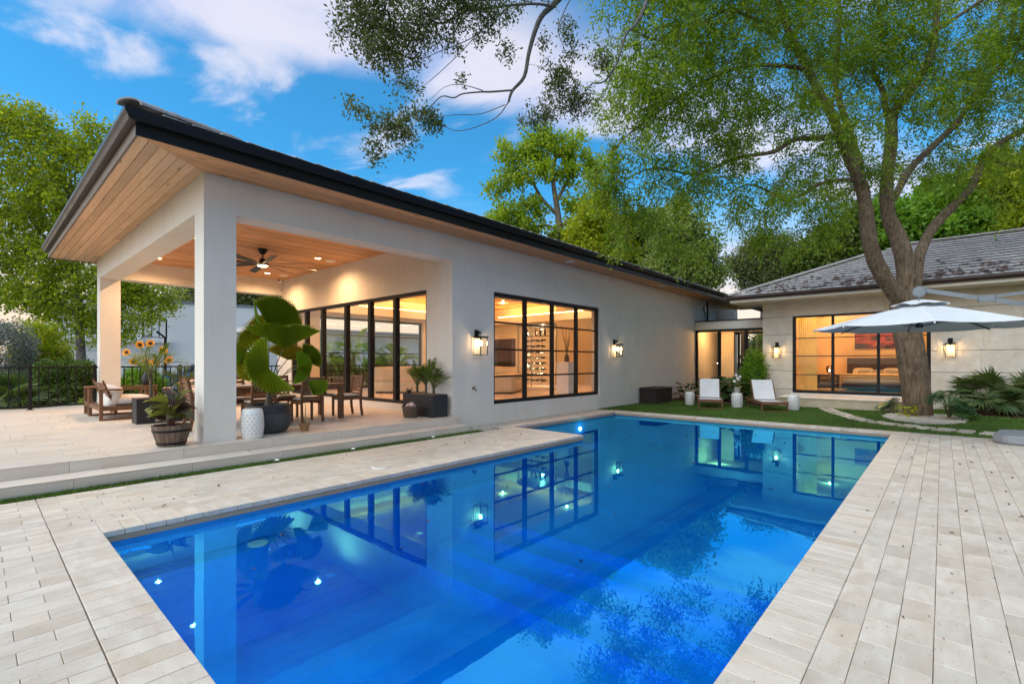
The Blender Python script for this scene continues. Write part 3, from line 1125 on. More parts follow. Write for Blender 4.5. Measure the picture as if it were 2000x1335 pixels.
# roof: hipped deck with the tile courses that show over the gutter
PITCH = 0.385
RZ = 4.60
rx0, rx1, ry0, ry1 = EXW - 0.1, EX + 0.10, EY - 0.10, EYN + 0.1
half = (rx1 - rx0) / 2
rise = half * PITCH
xm = (rx0 + rx1) / 2
roof = MB().add([(rx0, ry0, RZ), (rx1, ry0, RZ), (rx1, ry1, RZ), (rx0, ry1, RZ), (xm, ry0 + half, RZ + rise), (xm, ry1 - half, RZ + rise),
                 (rx0, ry0, RZ - .04), (rx1, ry0, RZ - .04), (rx1, ry1, RZ - .04), (rx0, ry1, RZ - .04)],
                [(0, 1, 4), (1, 2, 5, 4), (2, 3, 5), (3, 0, 4, 5), (6, 9, 8, 7), (0, 6, 7, 1), (1, 7, 8, 2), (2, 8, 9, 3), (3, 9, 6, 0)]).build('roof', M['roof_under'], house)
TW, TL = 0.333, 0.40
tile_me = MB().box(-TW / 2 + .003, TW / 2 - .003, -0.03, TL, 0, 0.028).mesh('roof_tile', 0.006)


def put_tile(parent, x, y, z, eave_dir, pitch, mat=None, me=None, jit=0.012, name='roof_tile'):
    """tile at its lower edge; eave_dir = angle of the up-slope direction"""
    q = link(name, me or tile_me, mat or M['roof_tile'], parent)
    q.location = (x, y, z)
    q.rotation_mode = 'ZYX'
    up = Vector((math.cos(eave_dir) * 1, math.sin(eave_dir) * 1, pitch)).normalized()
    side = Vector((0, 0, 1)).cross(up).normalized() * -1
    nrm = side.cross(up).normalized()
    mt = Matrix((side, up, nrm)).transposed()
    q.rotation_mode = 'QUATERNION'
    q.rotation_quaternion = mt.to_quaternion() @ Matrix.Rotation(0.05 + rb.uniform(-jit, jit), 3, 'Y').to_quaternion() @ Matrix.Rotation(-0.06, 3, 'X').to_quaternion()
    return q


ny = int((ry1 - ry0) / TW)
for k in range(2):
    off = 0.31 * k
    for j in range(int(off / TW) + 1, ny):
        y = ry0 + (j + .5 + .5 * (k % 2)) * TW
        if y > 24:
            continue
        put_tile(roof, rx1 - off, y, RZ + 0.006 + off * PITCH, PI, PITCH)
nx = int((rx1 - rx0) / TW)
for j in range(1, nx):
    put_tile(roof, rx1 - (j + .5) * TW, ry0, RZ + 0.006, PI / 2, PITCH)
# hip caps climbing the corner
hip_me = MB()
prof = [(0.155 * math.cos(w), 0.085 * math.sin(w) ** 0.8) for w in np.linspace(0, PI, 11)]
prof_i = [(x * 0.86, z * 0.80) for x, z in prof]
n_ = len(prof)
vs = []
for yy, s_ in ((0, 1.0), (0.42, 0.86)):
    vs += [(x * s_, yy, z * s_) for x, z in prof] + [(x * s_, yy, z * s_) for x, z in prof_i]
fs = []
for i in range(n_ - 1):
    fs.append((i, i + 1, 2 * n_ + i + 1, 2 * n_ + i))
    fs.append((n_ + i + 1, n_ + i, 3 * n_ + i, 3 * n_ + i + 1))
    fs.append((i + 1, i, n_ + i, n_ + i + 1))
hip_me = MB().add(vs, fs).mesh('hip_cap', 0, True)
for k in range(7):
    d_ = 0.36 * k / math.sqrt(2 + PITCH ** 2)
    up = Vector((-1, 1, PITCH)).normalized()
    side = Vector((0, 0, 1)).cross(up).normalized() * -1
    nrm = side.cross(up).normalized()
    q = link('hip_cap', hip_me, M['roof_tile'], roof)
    q.rotation_mode = 'QUATERNION'
    q.rotation_quaternion = Matrix((side, up, nrm)).transposed().to_quaternion()
    q.location = (rx1 - d_ + .01, ry0 + d_ - .01, RZ + 0.035 + d_ * PITCH)

# ------------------------------------------------------------------ glazing
BK = M['black_metal']


def glazing(parent, name, axis, a0, a1, z0, z1, pos, vcuts, hrows, frame=0.07, mull=0.07, bar=0.022, depth=0.09, out=1, handles=()):
    """window in a wall: axis 'Y' = runs along Y at x = pos; frame, mullions, glazing bars, one pane per light"""
    w = MB()

    def bx(u0, u1, zz0, zz1, d0, d1):
        if axis == 'Y':
            return (min(pos + d0, pos + d1), max(pos + d0, pos + d1), u0, u1, zz0, zz1)
        return (u0, u1, min(pos + d0, pos + d1), max(pos + d0, pos + d1), zz0, zz1)
    for b in ((a0, a1, z0, z0 + frame), (a0, a1, z1 - frame, z1), (a0, a0 + frame, z0 + frame, z1 - frame), (a1 - frame, a1, z0 + frame, z1 - frame)):
        w.box(*bx(*b, -depth / 2, depth / 2))
    root = w.build(name, BK, parent, bevel=0.004)
    xs = [a0 + frame] + list(vcuts) + [a1 - frame]
    for c_ in vcuts:
        part('mullion', BK, root, bx(c_ - mull / 2, c_ + mull / 2, z0 + frame, z1 - frame, -depth / 2 + .004, depth / 2 - .004), bevel=0.004)
    zs = [z0 + frame] + list(hrows) + [z1 - frame]
    for i in range(len(xs) - 1):
        u0 = xs[i] + (mull / 2 if i else 0)
        u1 = xs[i + 1] - (mull / 2 if i < len(xs) - 2 else 0)
        for h in hrows:
            part('glazing_bar', BK, root, bx(u0, u1, h - bar / 2, h + bar / 2, -0.018, 0.018))
        for j in range(len(zs) - 1):
            b0 = zs[j] + (bar / 2 if j else 0)
            b1 = zs[j + 1] - (bar / 2 if j < len(zs) - 2 else 0)
            part('pane', M['glass'], root, bx(u0 + .0005, u1 - .0005, b0 + .0005, b1 - .0005, -0.003, 0.003))
    return root


wy = [WY0 + (WY1 - WY0) * k for k in (0.262, 0.508, 0.755)]
glazing(house, 'window', 'Y', WY0 + .002, WY1 - .002, WZ0 + .002, WZ1 - .002, WALL_X - 0.10, wy, [WZ0 + (WZ1 - WZ0) * k for k in (0.245, 0.49, 0.735)], frame=0.09, mull=0.12, bar=0.045)
dxs = [-15.3, -14.1, -13.0, -11.66, -10.45]
glazing(house, 'sliding_door', 'X', DX0 + .002, DX1 - .002, FLOOR_Z, DZ1 - .002, HYB + 0.10, [-15.55, -14.45, -13.02, -11.75, -10.55], [], frame=0.07, mull=0.13, depth=0.14)
glazing(house, 'window', 'Y', 8.602, 13.398, 0.452, 3.233, HX0 + 0.12, [9.8, 11.0, 12.2], [1.15, 1.85, 2.55], frame=0.08, mull=0.09, bar=0.04)
# ------------------------------------------------------------------ living room inside
floor_i = part('interior_floor', M['porcelain'], house, (HX0 + TH, HX1 - TH, HYB + TH, 22.0, 0.3, FLOOR_Z))
IW = M['inner_wall']
part('inner_wall', IW, house, (HX0 + TH, -13.2, 17.5, 17.7, FLOOR_Z, 4.3), (-13.2, -13.0, 17.5, 20.5, FLOOR_Z, 4.3), (-13.2, HX1 - TH, 20.5, 20.7, FLOOR_Z, 4.3))
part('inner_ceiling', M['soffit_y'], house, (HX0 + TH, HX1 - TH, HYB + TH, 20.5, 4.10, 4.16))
# lowered perimeter with a hidden light strip
part('cove', IW, house, (HX0 + TH, -16.4, HYB + TH, 17.5, 3.30, 3.62), (-9.4, HX1 - TH, HYB + TH, 17.5, 3.30, 3.62), (-16.4, -9.4, HYB + TH, HYB + 1.0, 3.30, 3.62), (-16.4, -9.4, 16.8, 17.5, 3.30, 3.62))
part('cove_strip', M['cove'], house, (-16.62, -16.56, 8.4, 16.6, 3.63, 3.65), (-9.24, -9.18, 8.4, 16.6, 3.63, 3.65), (-16.0, -9.8, HYB + 0.84, HYB + 0.90, 3.63, 3.65), (-16.0, -9.8, 16.9, 16.96, 3.63, 3.65))


def lamp_light(name, loc, energy, col=WARM, size=0.04, spot=None, blend=0.6, down=True):
    l_ = bpy.data.lights.new(name, 'SPOT' if spot else 'POINT')
    l_.energy = energy
    l_.color = col
    l_.shadow_soft_size = size
    if spot:
        l_.spot_size = R(spot)
        l_.spot_blend = blend
    o_ = bpy.data.objects.new(name, l_)
    o_.location = loc
    COL.objects.link(o_)
    return o_


for i, (x, y) in enumerate(((-15.2, 9.3), (-12.9, 9.3), (-10.6, 9.3), (-15.2, 12.5), (-12.9, 12.5), (-10.6, 12.5), (-14.5, 15.6), (-11.2, 15.8), (-10.4, 18.8))):
    MB().lathe([(0.06, 0), (0.06, 0.02)], 16, (x, y, 4.082)).build('room_downlight', M['downlight'], house)
    lamp_light('room_light', (x, y, 4.06), 22, (1.0, 0.57, 0.25), 0.015)

# =================================================================== PATIO CEILING FITTINGS
for i, (x, y, lab) in enumerate(((-12.815, 6.31, 'lit round ceiling light beside the ceiling speaker at the fan tip'), (-16.18, 6.29, 'lit round ceiling light near the security camera corner'), (-16.09, 3.38, 'lit round ceiling light seen beside the left white column'), (-12.813, 3.37, 'lit round ceiling light half hidden by the near column'), (-9.6, 6.3, 'round ceiling light near the pool side beam'))):
    if i == 4:
        continue
    tl = thing('recessed_light', lab, 'light', (x, y, SOFFIT_Z + 0.012), group='lights recessed in the patio ceiling')
    MB().lathe([(0.075, -0.002), (0.095, -0.002), (0.095, 0.0)], 24, cap0=False, cap1=False).build('trim_ring', M['white_paint'], tl)
    MB().lathe([(0.073, -0.003), (0.073, -0.001)], 24).build('lens', M['downlight'], tl)
    lamp_light('recessed_light_beam', (x, y, SOFFIT_Z - 0.004), 105, (1.0, 0.60, 0.30), 0.004, 160, 0.9)
for x, y, z, lab in ((-12.89, 6.72, SOFFIT_Z + 0.012, 'white round speaker in the patio ceiling nearer the pool'), (-16.19, 6.8, SOFFIT_Z + 0.012, 'white round speaker in the patio ceiling near the camera'), (-7.88, 11.27, SOFFIT_Z + .006, 'white round speaker in the soffit above the large window'), (-7.88, 17.2, SOFFIT_Z + .006, 'white round speaker in the soffit towards the glass link')):
    sp = thing('ceiling_speaker', lab, 'speaker', (x, y, z), group='round ceiling speakers')
    MB().lathe([(0.135, -0.006), (0.135, 0), (0.12, -0.008)], 28, cap1=False).build('bezel', M['white_paint'], sp)
    MB().lathe([(0.118, -0.007), (0.118, -0.004)], 28).build('grille', M['white_mesh'], sp)

fan = thing('ceiling_fan', 'dark ceiling fan with eight long blades and a lit centre over the table', 'ceiling fan', (-12.8, 4.86, SOFFIT_Z + 0.012))
MB().lathe([(0.03, -0.14), (0.075, -0.11), (0.115, -0.03), (0.115, 0)], 24).build('canopy', BK, fan, smooth=True)
MB().tube([(0, 0, -0.12), (0, 0, -0.26)], 0.018, 10).build('rod', BK, fan)
MB().lathe([(0.11, -0.42), (0.135, -0.40), (0.13, -0.36), (0.09, -0.32), (0.065, -0.25), (0.03, -0.235)], 24).build('motor', BK, fan, smooth=True)
MB().lathe([(0.02, -0.455), (0.09, -0.445), (0.125, -0.42), (0.10, -0.415)], 24).build('light', m_emit('fan_light_glow', (1.0, 0.66, 0.34), 5), fan, smooth=True)
bl = MB()
nseg = 8
vs = []
for s_ in (1, -1):
    for k in range(nseg + 1):
        f_ = k / nseg
        xx = 0.12 + 1.18 * f_
        hw = 0.045 + 0.035 * min(1, f_ * 2.2)
        tilt = 0.22
        for sgn in (-1, 1):
            vs.append((xx, sgn * hw, -0.385 + sgn * hw * tilt + s_ * 0.005))
fs = []
o2 = 2 * (nseg + 1)
for k in range(nseg):
    a = 2 * k
    fs.append((a, a + 2, a + 3, a + 1))
    fs.append((o2 + a, o2 + a + 1, o2 + a + 3, o2 + a + 2))
    fs.append((a, o2 + a, o2 + a + 2, a + 2))
    fs.append((a + 1, a + 3, o2 + a + 3, o2 + a + 1))
fs.append((0, 1, o2 + 1, o2))
fs.append((2 * nseg, o2 + 2 * nseg, o2 + 2 * nseg + 1, 2 * nseg + 1))
bl_me = MB().add(vs, fs).mesh('blade')
M['fan_blade'] = m_wood('fan_blade_wood', (0.030, 0.022, 0.018), (0.055, 0.042, 0.035), 'X', 0.45, False, 6, 0.05)
for k in range(8):
    b_ = link('blade', bl_me, M['fan_blade'], fan)
    b_.rotation_euler = (0, 0, 2 * PI * k / 8 + 0.62)

# =================================================================== WALL LANTERNS


def lantern(loc, rz, label):
    """open box lantern hung from a square back plate; local -Y faces out of the wall"""
    t_ = thing('wall_lantern', label, 'lantern', loc, rz, 'black box lanterns on the walls')
    part('back_plate', BK, t_, (-0.06, 0.06, -0.03, 0, 0.40, 0.60), bevel=0.004)
    MB().beam((0, -0.03, 0.53), (0, -0.15, 0.53), 0.03, 0.05).build('arm', BK, t_)
    w, d0, d1, z0, z1 = 0.115, -0.265, -0.035, 0.0, 0.42
    fm = MB()
    r_ = 0.014
    for x in (-w, w):
        for y in (d0, d1):
            fm.box(x - r_ / 2, x + r_ / 2, y - r_ / 2, y + r_ / 2, z0, z1)
    for z in (z0, z1 - 0.014):
        fm.box(-w + r_ / 2, w - r_ / 2, d0 - r_ / 2, d0 + r_ / 2, z, z + 0.014)
        fm.box(-w + r_ / 2, w - r_ / 2, d1 - r_ / 2, d1 + r_ / 2, z, z + 0.014)
        fm.box(-w - r_ / 2, -w + r_ / 2, d0 + r_ / 2, d1 - r_ / 2, z, z + 0.014)
        fm.box(w - r_ / 2, w + r_ / 2, d0 + r_ / 2, d1 - r_ / 2, z, z + 0.014)
    fm.build('frame', BK, t_)
    part('roof_plate', BK, t_, (-w - 0.02, w + 0.02, d0 - 0.02, d1 + 0.008, z1, z1 + 0.02), bevel=0.003)
    for b in ((-w + .009, w - .009, d0 - .002, d0 + .002, .016, z1 - .016), (-w - .002, -w + .002, d0 + .009, d1 - .009, .016, z1 - .016), (w - .002, w + .002, d0 + .009, d1 - .009, .016, z1 - .016)):
        part('pane', M['lamp_glass'], t_, b)
    MB().tube([(0, -0.15, 0.42), (0, -0.15, 0.34)], 0.018, 10).build('socket', BK, t_)
    MB().lathe([(0.012, 0.0), (0.027, -0.03), (0.033, -0.07), (0.026, -0.105), (0.008, -0.125)], 14, (0, -0.15, 0.34)).build('bulb', M['bulb'], t_, smooth=True)
    c_, s_ = math.cos(rz), math.sin(rz)
    lx, ly = 0 * c_ + 0.15 * s_, 0 * s_ - 0.15 * c_
    lamp_light('lantern_light', (loc[0] + lx, loc[1] + ly, loc[2] + 0.27), 42, (1.0, 0.58, 0.24), 0.03)
    return t_


lantern((WALL_X, 7.945, 1.66), PI / 2, 'lit black box lantern between the patio and the large window')
lantern((WALL_X, 14.37, 1.66), PI / 2, 'lit black box lantern just past the large window')
lantern((-4.70, 20.4, 1.65), 0, 'lit black box lantern on stone beside the bedroom window, left of the tree')
lantern((0.18, 20.4, 1.65), 0, 'lit black box lantern on stone under the parasol, right of the tree')

# =================================================================== GLASS LINK
link_b = thing('glass_link', 'flat roofed glass passage joining the two wings behind the plants', 'building')
LY = 21.5
part('roof_slab', M['stucco'], link_b, (WALL_X + .002, -5.0, LY, 24.6, 2.91, 3.27), bevel=0.004)
part('roof_edge', BK, link_b, (WALL_X + .002, -5.0, LY - 0.03, 24.6, 3.27, 3.31))
part('floor', M['porcelain'], link_b, (WALL_X + .002, -5.0, LY, 24.6, -0.05, 0.36))
glazing(link_b, 'glass_front', 'X', WALL_X + .01, -5.02, 0.36, 2.905, LY + 0.08, [-7.22, -6.12], [], frame=0.09, mull=0.11, depth=0.12)
glazing(link_b, 'glass_back', 'X', WALL_X + .01, -5.02, 0.36, 2.905, 24.5, [-7.3, -6.1], [], frame=0.08, mull=0.1, depth=0.1)
part('side_wall', M['inner_wall'], link_b, (-7.95, -7.25, 23.6, 23.8, 0.36, 2.9))
part('inner_column', M['black_metal'], link_b, (-6.95, -6.8, 23.6, 23.75, 0.36, 2.9))
lamp_light('link_light', (-7.5, 22.4, 2.75), 26, (1.0, 0.50, 0.17), 0.06)
MB().lathe([(0.06, 0), (0.06, 0.02)], 16, (-7.5, 22.4, 2.885)).build('downlight', M['downlight'], link_b)

ac = thing('utility_box', 'pale grey metal utility box standing on the glass link roof', 'box', (-7.2, 22.6, 3.31))
part('case', M['grey_metal'], ac, (-0.45, 0.35, -0.2, 0.2, 0.02, 0.5), bevel=0.012)
part('foot', BK, ac, (-0.4, -0.3, -0.18, 0.18, 0, 0.02))
part('foot', BK, ac, (0.2, 0.3, -0.18, 0.18, 0, 0.02))
part('side_panel', M['white_paint'], ac, (0.352, 0.362, -0.17, 0.17, 0.06, 0.46))
cd = thing('conduit', 'black conduit and looped cable rising up the wall above the glass link', 'conduit', (WALL_X, 22.9, 3.3))
MB().tube([(0.05, 0, 0.0), (0.05, 0, 1.02)], 0.035, 10).build('pipe', BK, cd)
part('junction_box', M['grey_metal'], cd, (0.0, 0.08, -0.42, -0.26, 0.55, 0.75), bevel=0.006)
MB().tube([(0.04, -0.34, 0.55), (0.06, -0.36, 0.25), (0.06, -0.28, 0.08), (0.06, -0.12, 0.02), (0.05, -0.02, 0.03)], 0.014, 8).build('cable', BK, cd)

# =================================================================== BEDROOM WING
bed = thing('bedroom_wing', 'limestone clad bedroom wing with grey tiled hip roof behind the tree', 'house')
BY = 20.4
BX0, BX1 = -5.2, 5.0
BWX0, BWX1, BWZ0, BWZ1 = -4.18, -0.28, 0.36, 3.24
BSOF = 3.76
core = part('wall', M['joint'], bed, (BX0 + .03, BWX0, BY + 0.03, BY + 0.3, -0.05, BSOF + .1), (BWX1, BX1, BY + 0.03, BY + 0.3, -0.05, BSOF + .1), (BWX0, BWX1, BY + 0.03, BY + 0.3, BWZ1, BSOF + .1), (BWX0, BWX1, BY + 0.03, BY + 0.3, -0.05, BWZ0), (BX0 + .03, BX0 + .3, BY + .3, 27.5, -0.05, BSOF + .1))
zc_ = [-0.05, 0.487, 1.174, 1.86, 2.525, 3.198, BSOF + 0.05]
rj = random.Random(21)


def stone_course(x0, x1, z0, z1):
    x = x0
    while x < x1 - 0.01:
        w = min(rj.uniform(0.75, 1.25), x1 - x)
        if x1 - (x + w) < 0.25:
            w = x1 - x
        a = 0.0035
        gz = 0.008
        q = MB().box(-w / 2 + a * .3, w / 2 - a * .3, 0, 0.03, z0 + gz, z1 - gz).build('stone_panel', M['stone_panel'], core, bevel=0.002)
        q.location = (x + w / 2, BY + rj.uniform(-.0008, .0008), 0)
        x += w


for z0, z1 in zip(zc_[:-1], zc_[1:]):
    a, b = z0, z1
    segs = [(BX0, BX1)]
    if a >= BWZ1 - .05:
        stone_course(BX0, BX1, a, b)
    elif b <= BWZ0:
        stone_course(BX0, BX1, a, b)
    else:
        stone_course(BX0, BWX0, a, b)
        stone_course(BWX1, BX1, a, b)
        if b > BWZ1:
            pass
        if a < BWZ0 < b:
            stone_course(BWX0, BWX1, a, BWZ0)
part('stone_panel', M['stone_panel'], core, (BX0, BX0 + .028, BY + .031, 27.5, 0, BSOF))
part('sill', M['white_paint'], bed, (BWX0 - .06, BWX1 + .06, BY - 0.05, BY + 0.02, BWZ0 - 0.06, BWZ0 - .002), bevel=0.004)
glazing(bed, 'window', 'X', BWX0 + .002, BWX1 - .002, BWZ0, BWZ1 - .002, BY + 0.06, [-2.92, -1.62], [0.36 + 2.88 * k for k in (0.235, 0.47, 0.70)], frame=0.10, mull=0.085, bar=0.03, depth=0.11)
plat = part('stone_terrace', M['coral_stone'], bed, (-4.2, -0.75, 18.42, BY - .002, -0.03, 0.285))
for k in range(4):
    x0 = -4.22 + k * 0.87
    slab(plat, 'terrace_slab', x0 + .002, x0 + 0.868, 18.39, BY - 0.055, 0.287, 0.325, M['stone_panel'])
# soffit, fascia, gutter
BEX, BEY = -6.05, 19.35
part('soffit', M['inner_wall'], bed, (BEX, 5.5, BEY, BY - .002, BSOF, BSOF + 0.03), (BEX, BX0 - .002, BY - .002, 27.5, BSOF, BSOF + 0.03))
part('fascia', M['inner_wall'], bed, (BEX - .03, 5.5, BEY - 0.03, BEY, BSOF - .01, 3.90), (BEX - .03, BEX, BEY, 27.5, BSOF - .01, 3.90))
gutter(bed, (BEX - 0.03, BEY - 0.03, 1), (5.5, BEY - 0.03, 0), (0, -1), M['brown_gutter'], 3.85, 0.12, 0.12)
gutter(bed, (BEX - 0.03, BEY - 0.03, 1), (BEX - .03, 27.5, 0), (-1, 0), M['brown_gutter'], 3.85, 0.12, 0.12)
BP, BRZ = 0.42, 3.95
bx0, by0 = BEX - 0.10, BEY - 0.10
ridge_y = 24.15
d_ = ridge_y - by0
broof = MB().add([(bx0, by0, BRZ), (6.0, by0, BRZ), (6.0, ridge_y, BRZ + d_ * BP), (bx0 + d_, ridge_y, BRZ + d_ * BP), (bx0, 2 * ridge_y - by0, BRZ), (6.0, 2 * ridge_y - by0, BRZ)],
                 [(0, 1, 2, 3), (0, 3, 4), (3, 2, 5, 4), (0, 4, 5, 1)]).build('roof', M['roof_under'], bed)
course = 0.315
nc = int(d_ / course) + 1
spots = []
for k in range(nc):
    yy = by0 + k * course
    j = 0
    x = bx0 + k * course + 0.1 + (TW / 2 if k % 2 else 0)
    while x < 3.6:
        spots.append((depth_of(x, yy), x + TW / 2, yy, BRZ + 0.008 + k * course * BP, k))
        x += TW
spots.sort()
tile_b = MB().box(-TW / 2 + .003, TW / 2 - .003, -0.03, 0.36, 0, 0.05).mesh('roof_tile')
M['tile_butt'] = m_plain('shaded_tile_edge', (0.075, 0.052, 0.043), 0.85, var=.3, scale=8)  # butt faces coloured dark as the shadow line under each course
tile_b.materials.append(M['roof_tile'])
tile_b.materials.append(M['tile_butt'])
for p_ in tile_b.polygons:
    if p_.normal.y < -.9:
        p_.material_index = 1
mass = MB()
up = Vector((0, 1, BP)).normalized()
side = Vector((1, 0, 0))
nrm = side.cross(up).normalized()
bmat = Matrix((side, up, nrm)).transposed()
rest_n = 0
for i, (dd, x, y, z, k) in enumerate(spots):
    rot = bmat @ Matrix.Rotation(0.075, 3, 'X').inverted() @ Matrix.Rotation(rb.uniform(-.012, .012), 3, 'Z') @ Matrix.Rotation(rb.uniform(-.012, .02), 3, 'Y')
    if i < 300:
        q = link('roof_tile', tile_b, M['roof_tile'], broof)
        q.rotation_mode = 'QUATERNION'
        q.rotation_quaternion = rot.to_quaternion()
        q.location = (x, y, z)
    else:
        mass.add([tuple(rot @ v.co + Vector((x, y, z))) for v in tile_b.vertices], [tuple(pp.vertices) for pp in tile_b.polygons])
        rest_n += 1
if rest_n:
    fld = kind(mass.build('roof_tile_field', M['roof_tiles'], broof), 'stuff')
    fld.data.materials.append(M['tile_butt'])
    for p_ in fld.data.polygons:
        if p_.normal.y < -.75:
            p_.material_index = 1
for k in range(16):
    d2 = 0.38 * k / math.sqrt(2 + BP ** 2)
    if d2 > d_:
        break
    upv = Vector((1, 1, BP)).normalized()
    sd_ = Vector((0, 0, 1)).cross(upv).normalized() * -1
    q = link('hip_cap', hip_me, M['roof_tile'], broof)
    q.rotation_mode = 'QUATERNION'
    q.rotation_quaternion = Matrix((sd_, upv, sd_.cross(upv).normalized())).transposed().to_quaternion()
    q.location = (bx0 + d2 - .01, by0 + d2 - .01, BRZ + 0.045 + d2 * BP)
for k in range(16):
    q = link('ridge_cap', hip_me, M['roof_tile'], broof)
    q.rotation_euler = (0.02, 0, -PI / 2)
    q.location = (bx0 + d_ + 0.38 * k, ridge_y, BRZ + 0.035 + d_ * BP)
# fallen leaves lying on the roof
n_l = 420
lx = RNG.uniform(-5.2, 3.2, n_l)
lt = RNG.beta(1.0, 4.0, n_l) * 3.0
keep = lt < (lx - bx0)
lx, lt = lx[keep], lt[keep]
n_l = len(lx)
base = np.array([(-.05, -.03, 0), (.05, -.03, .004), (.05, .03, .01), (-.05, .03, .006)])
a = RNG.uniform(0, PI, n_l)
ca, sa = np.cos(a)[:, None], np.sin(a)[:, None]
sz = RNG.uniform(0.5, 1.5, n_l)[:, None]
qv = np.stack([(base[None, :, 0] * ca - base[None, :, 1] * sa) * sz + lx[:, None], (base[None, :, 0] * sa + base[None, :, 1] * ca) * sz + (by0 + lt)[:, None], np.zeros((n_l, 4))], -1)
qv[..., 2] = BRZ + 0.085 + (qv[..., 1] - by0) * BP + RNG.uniform(0, .02, n_l)[:, None]
t = NT('dead_leaf')
t.pbr(t.mix(t.rand(True), (0.035, 0.016, 0.009), (0.13, 0.055, 0.025)), 0.9)
M['dead_leaf'] = t.m
kind(link('roof_leaf_litter', np_mesh('roof_leaf_litter', qv.reshape(-1, 3), quads=np.arange(n_l * 4).reshape(-1, 4)), t.m), 'stuff')

# bedroom inside
part('interior_floor', M['porcelain'], bed, (BX0 + .3, BX1, BY + .3, 25.4, 0.1, 0.35))
M['bed_wall'] = m_plain('bedroom_plaster', (0.66, 0.46, 0.25), 0.9, var=0.08, scale=1.2)
part('inner_wall', M['bed_wall'], bed, (BX0 + .3, BX1, 25.4, 25.5, 0.35, 3.7), (BX0 + .3, BX0 + .4, BY + .3, 25.4, 0.35, 3.7), (BX1 - .1, BX1, BY + .3, 25.4, 0.35, 3.7))
part('inner_ceiling', M['inner_wall'], bed, (BX0 + .3, BX1, BY + .3, 25.5, 3.5, 3.56))
for x, y in ((-3.6, 21.8), (-1.6, 21.8), (-3.6, 24.4), (-1.4, 24.4), (1.2, 23.2)):
    MB().lathe([(0.06, 0), (0.06, 0.02)], 16, (x, y, 3.482)).build('room_downlight', M['downlight'], bed)
    lamp_light('bedroom_light', (x, y, 3.465), 30, (1.0, 0.53, 0.19), 0.015)

# =================================================================== FURNITURE ON THE PATIO
def soft_box(sx, sy, sz, r=0.06, puff=0.02, seg=3):
    """cushion: rounded box centred in plan, bottom at z=0, slightly domed"""
    me = MB().box(-sx / 2, sx / 2, -sy / 2, sy / 2, 0, sz).mesh('cushion', 0)
    bm = bmesh.new()
    bm.from_mesh(me)
    bmesh.ops.subdivide_edges(bm, edges=bm.edges[:], cuts=5, use_grid_fill=True)
    for v_ in bm.verts:
        fx, fy = 1 - (2 * v_.co.x / sx) ** 2, 1 - (2 * v_.co.y / sy) ** 2
        fz = (v_.co.z / sz - .5) * 2
        v_.co.z += puff * max(0, fx) * max(0, fy) * fz
        k = 1 - (fz ** 4) * r / max(sx, sy) * 2
        e = 1 - ((2 * v_.co.x / sx) ** 6) * ((2 * v_.co.y / sy) ** 6) * r / max(sx, sy)
        v_.co.x *= k * e
        v_.co.y *= k * e
        v_.co += Vector((mnoise(v_.co * 6 + Vector((3, 0, 0))), mnoise(v_.co * 6 + Vector((0, 7, 0))), mnoise(v_.co * 6))) * 0.006
    bm.to_mesh(me)
    bm.free()
    me.shade_smooth()
    return me


# ---- dining table and chairs
tb = thing('dining_table', 'long reddish teak dining table with square legs on the patio', 'table', (-10.25, 4.15, PATIO_Z))
for k in range(7):
    x0 = -0.5 + k * 1.0 / 7
    q = MB().box(-1.0 / 14 + .002, 1.0 / 14 - .002, -1.25, 1.25, 0.72, 0.755).build('top_plank', M['teak_y'], tb, bevel=0.003)
    q.location = (x0 + 1.0 / 14, 0, 0)
part('apron', M['teak_y'], tb, (0.44, 0.47, -1.13, 1.13, 0.63, 0.718), (-0.47, -0.44, -1.13, 1.13, 0.63, 0.718), (-.44, .44, 1.16, 1.19, .63, .718), (-.44, .44, -1.19, -1.16, .63, .718))
for x in (-0.45, 0.45):
    for y in (-1.19, 1.19):
        part('leg', M['teak_z'], tb, (x - .05, x + .05, y - .05, y + .05, 0, 0.719), bevel=0.004)
rn = tag(part('table_runner', M['cushion'], None, (-10.45, -10.05, 3.1, 5.2, PATIO_Z + 0.757, PATIO_Z + 0.763)), 'pale cloth runner laid along the dining table', 'runner')


def dining_chair(label, loc, rz):
    """faces local +Y; back at -Y"""
    c_ = thing('dining_chair', label, 'chair', loc, rz, 'slatted teak dining chairs')
    for x in (-0.21, 0.21):
        MB().beam((x, 0.22, 0), (x, 0.22, 0.43), 0.04, 0.045, (0, 1, 0)).build('leg', M['teak_z'], c_)
        pts = [(x, -0.27, 0.0), (x, -0.235, 0.22), (x, -0.225, 0.43), (x, -0.25, 0.66), (x, -0.30, 0.92)]
        bk = MB()
        for a, b in zip(pts[:-1], pts[1:]):
            bk.beam(a, b, 0.035, 0.05, (0, 1, 0))
        bk.build('back_leg', M['teak_z'], c_)
        part('seat_rail', M['teak_y'], c_, (x - .016, x + .016, -.215, .2, .37, .43))
    for k in range(6):
        z = 0.47 + k * 0.075
        y = -0.232 - 0.068 * ((z - .43) / .49) ** 1.3
        part('back_slat', M['teak'], c_, (-0.195, 0.195, y - .01, y + .01, z, z + .055 + (.012 if k == 5 else 0)), bevel=0.003)
    part('front_rail', M['teak'], c_, (-.19, .19, .205, .235, .37, .43))
    part('seat', M['teak'], c_, (-.2, .2, -.215, .25, .43, .45), bevel=.004)
    cu = link('seat_pad', soft_box(.41, .43, .045, .03, .008), M['cushion'], c_)
    cu.location = (0, 0.02, .45)
    return c_


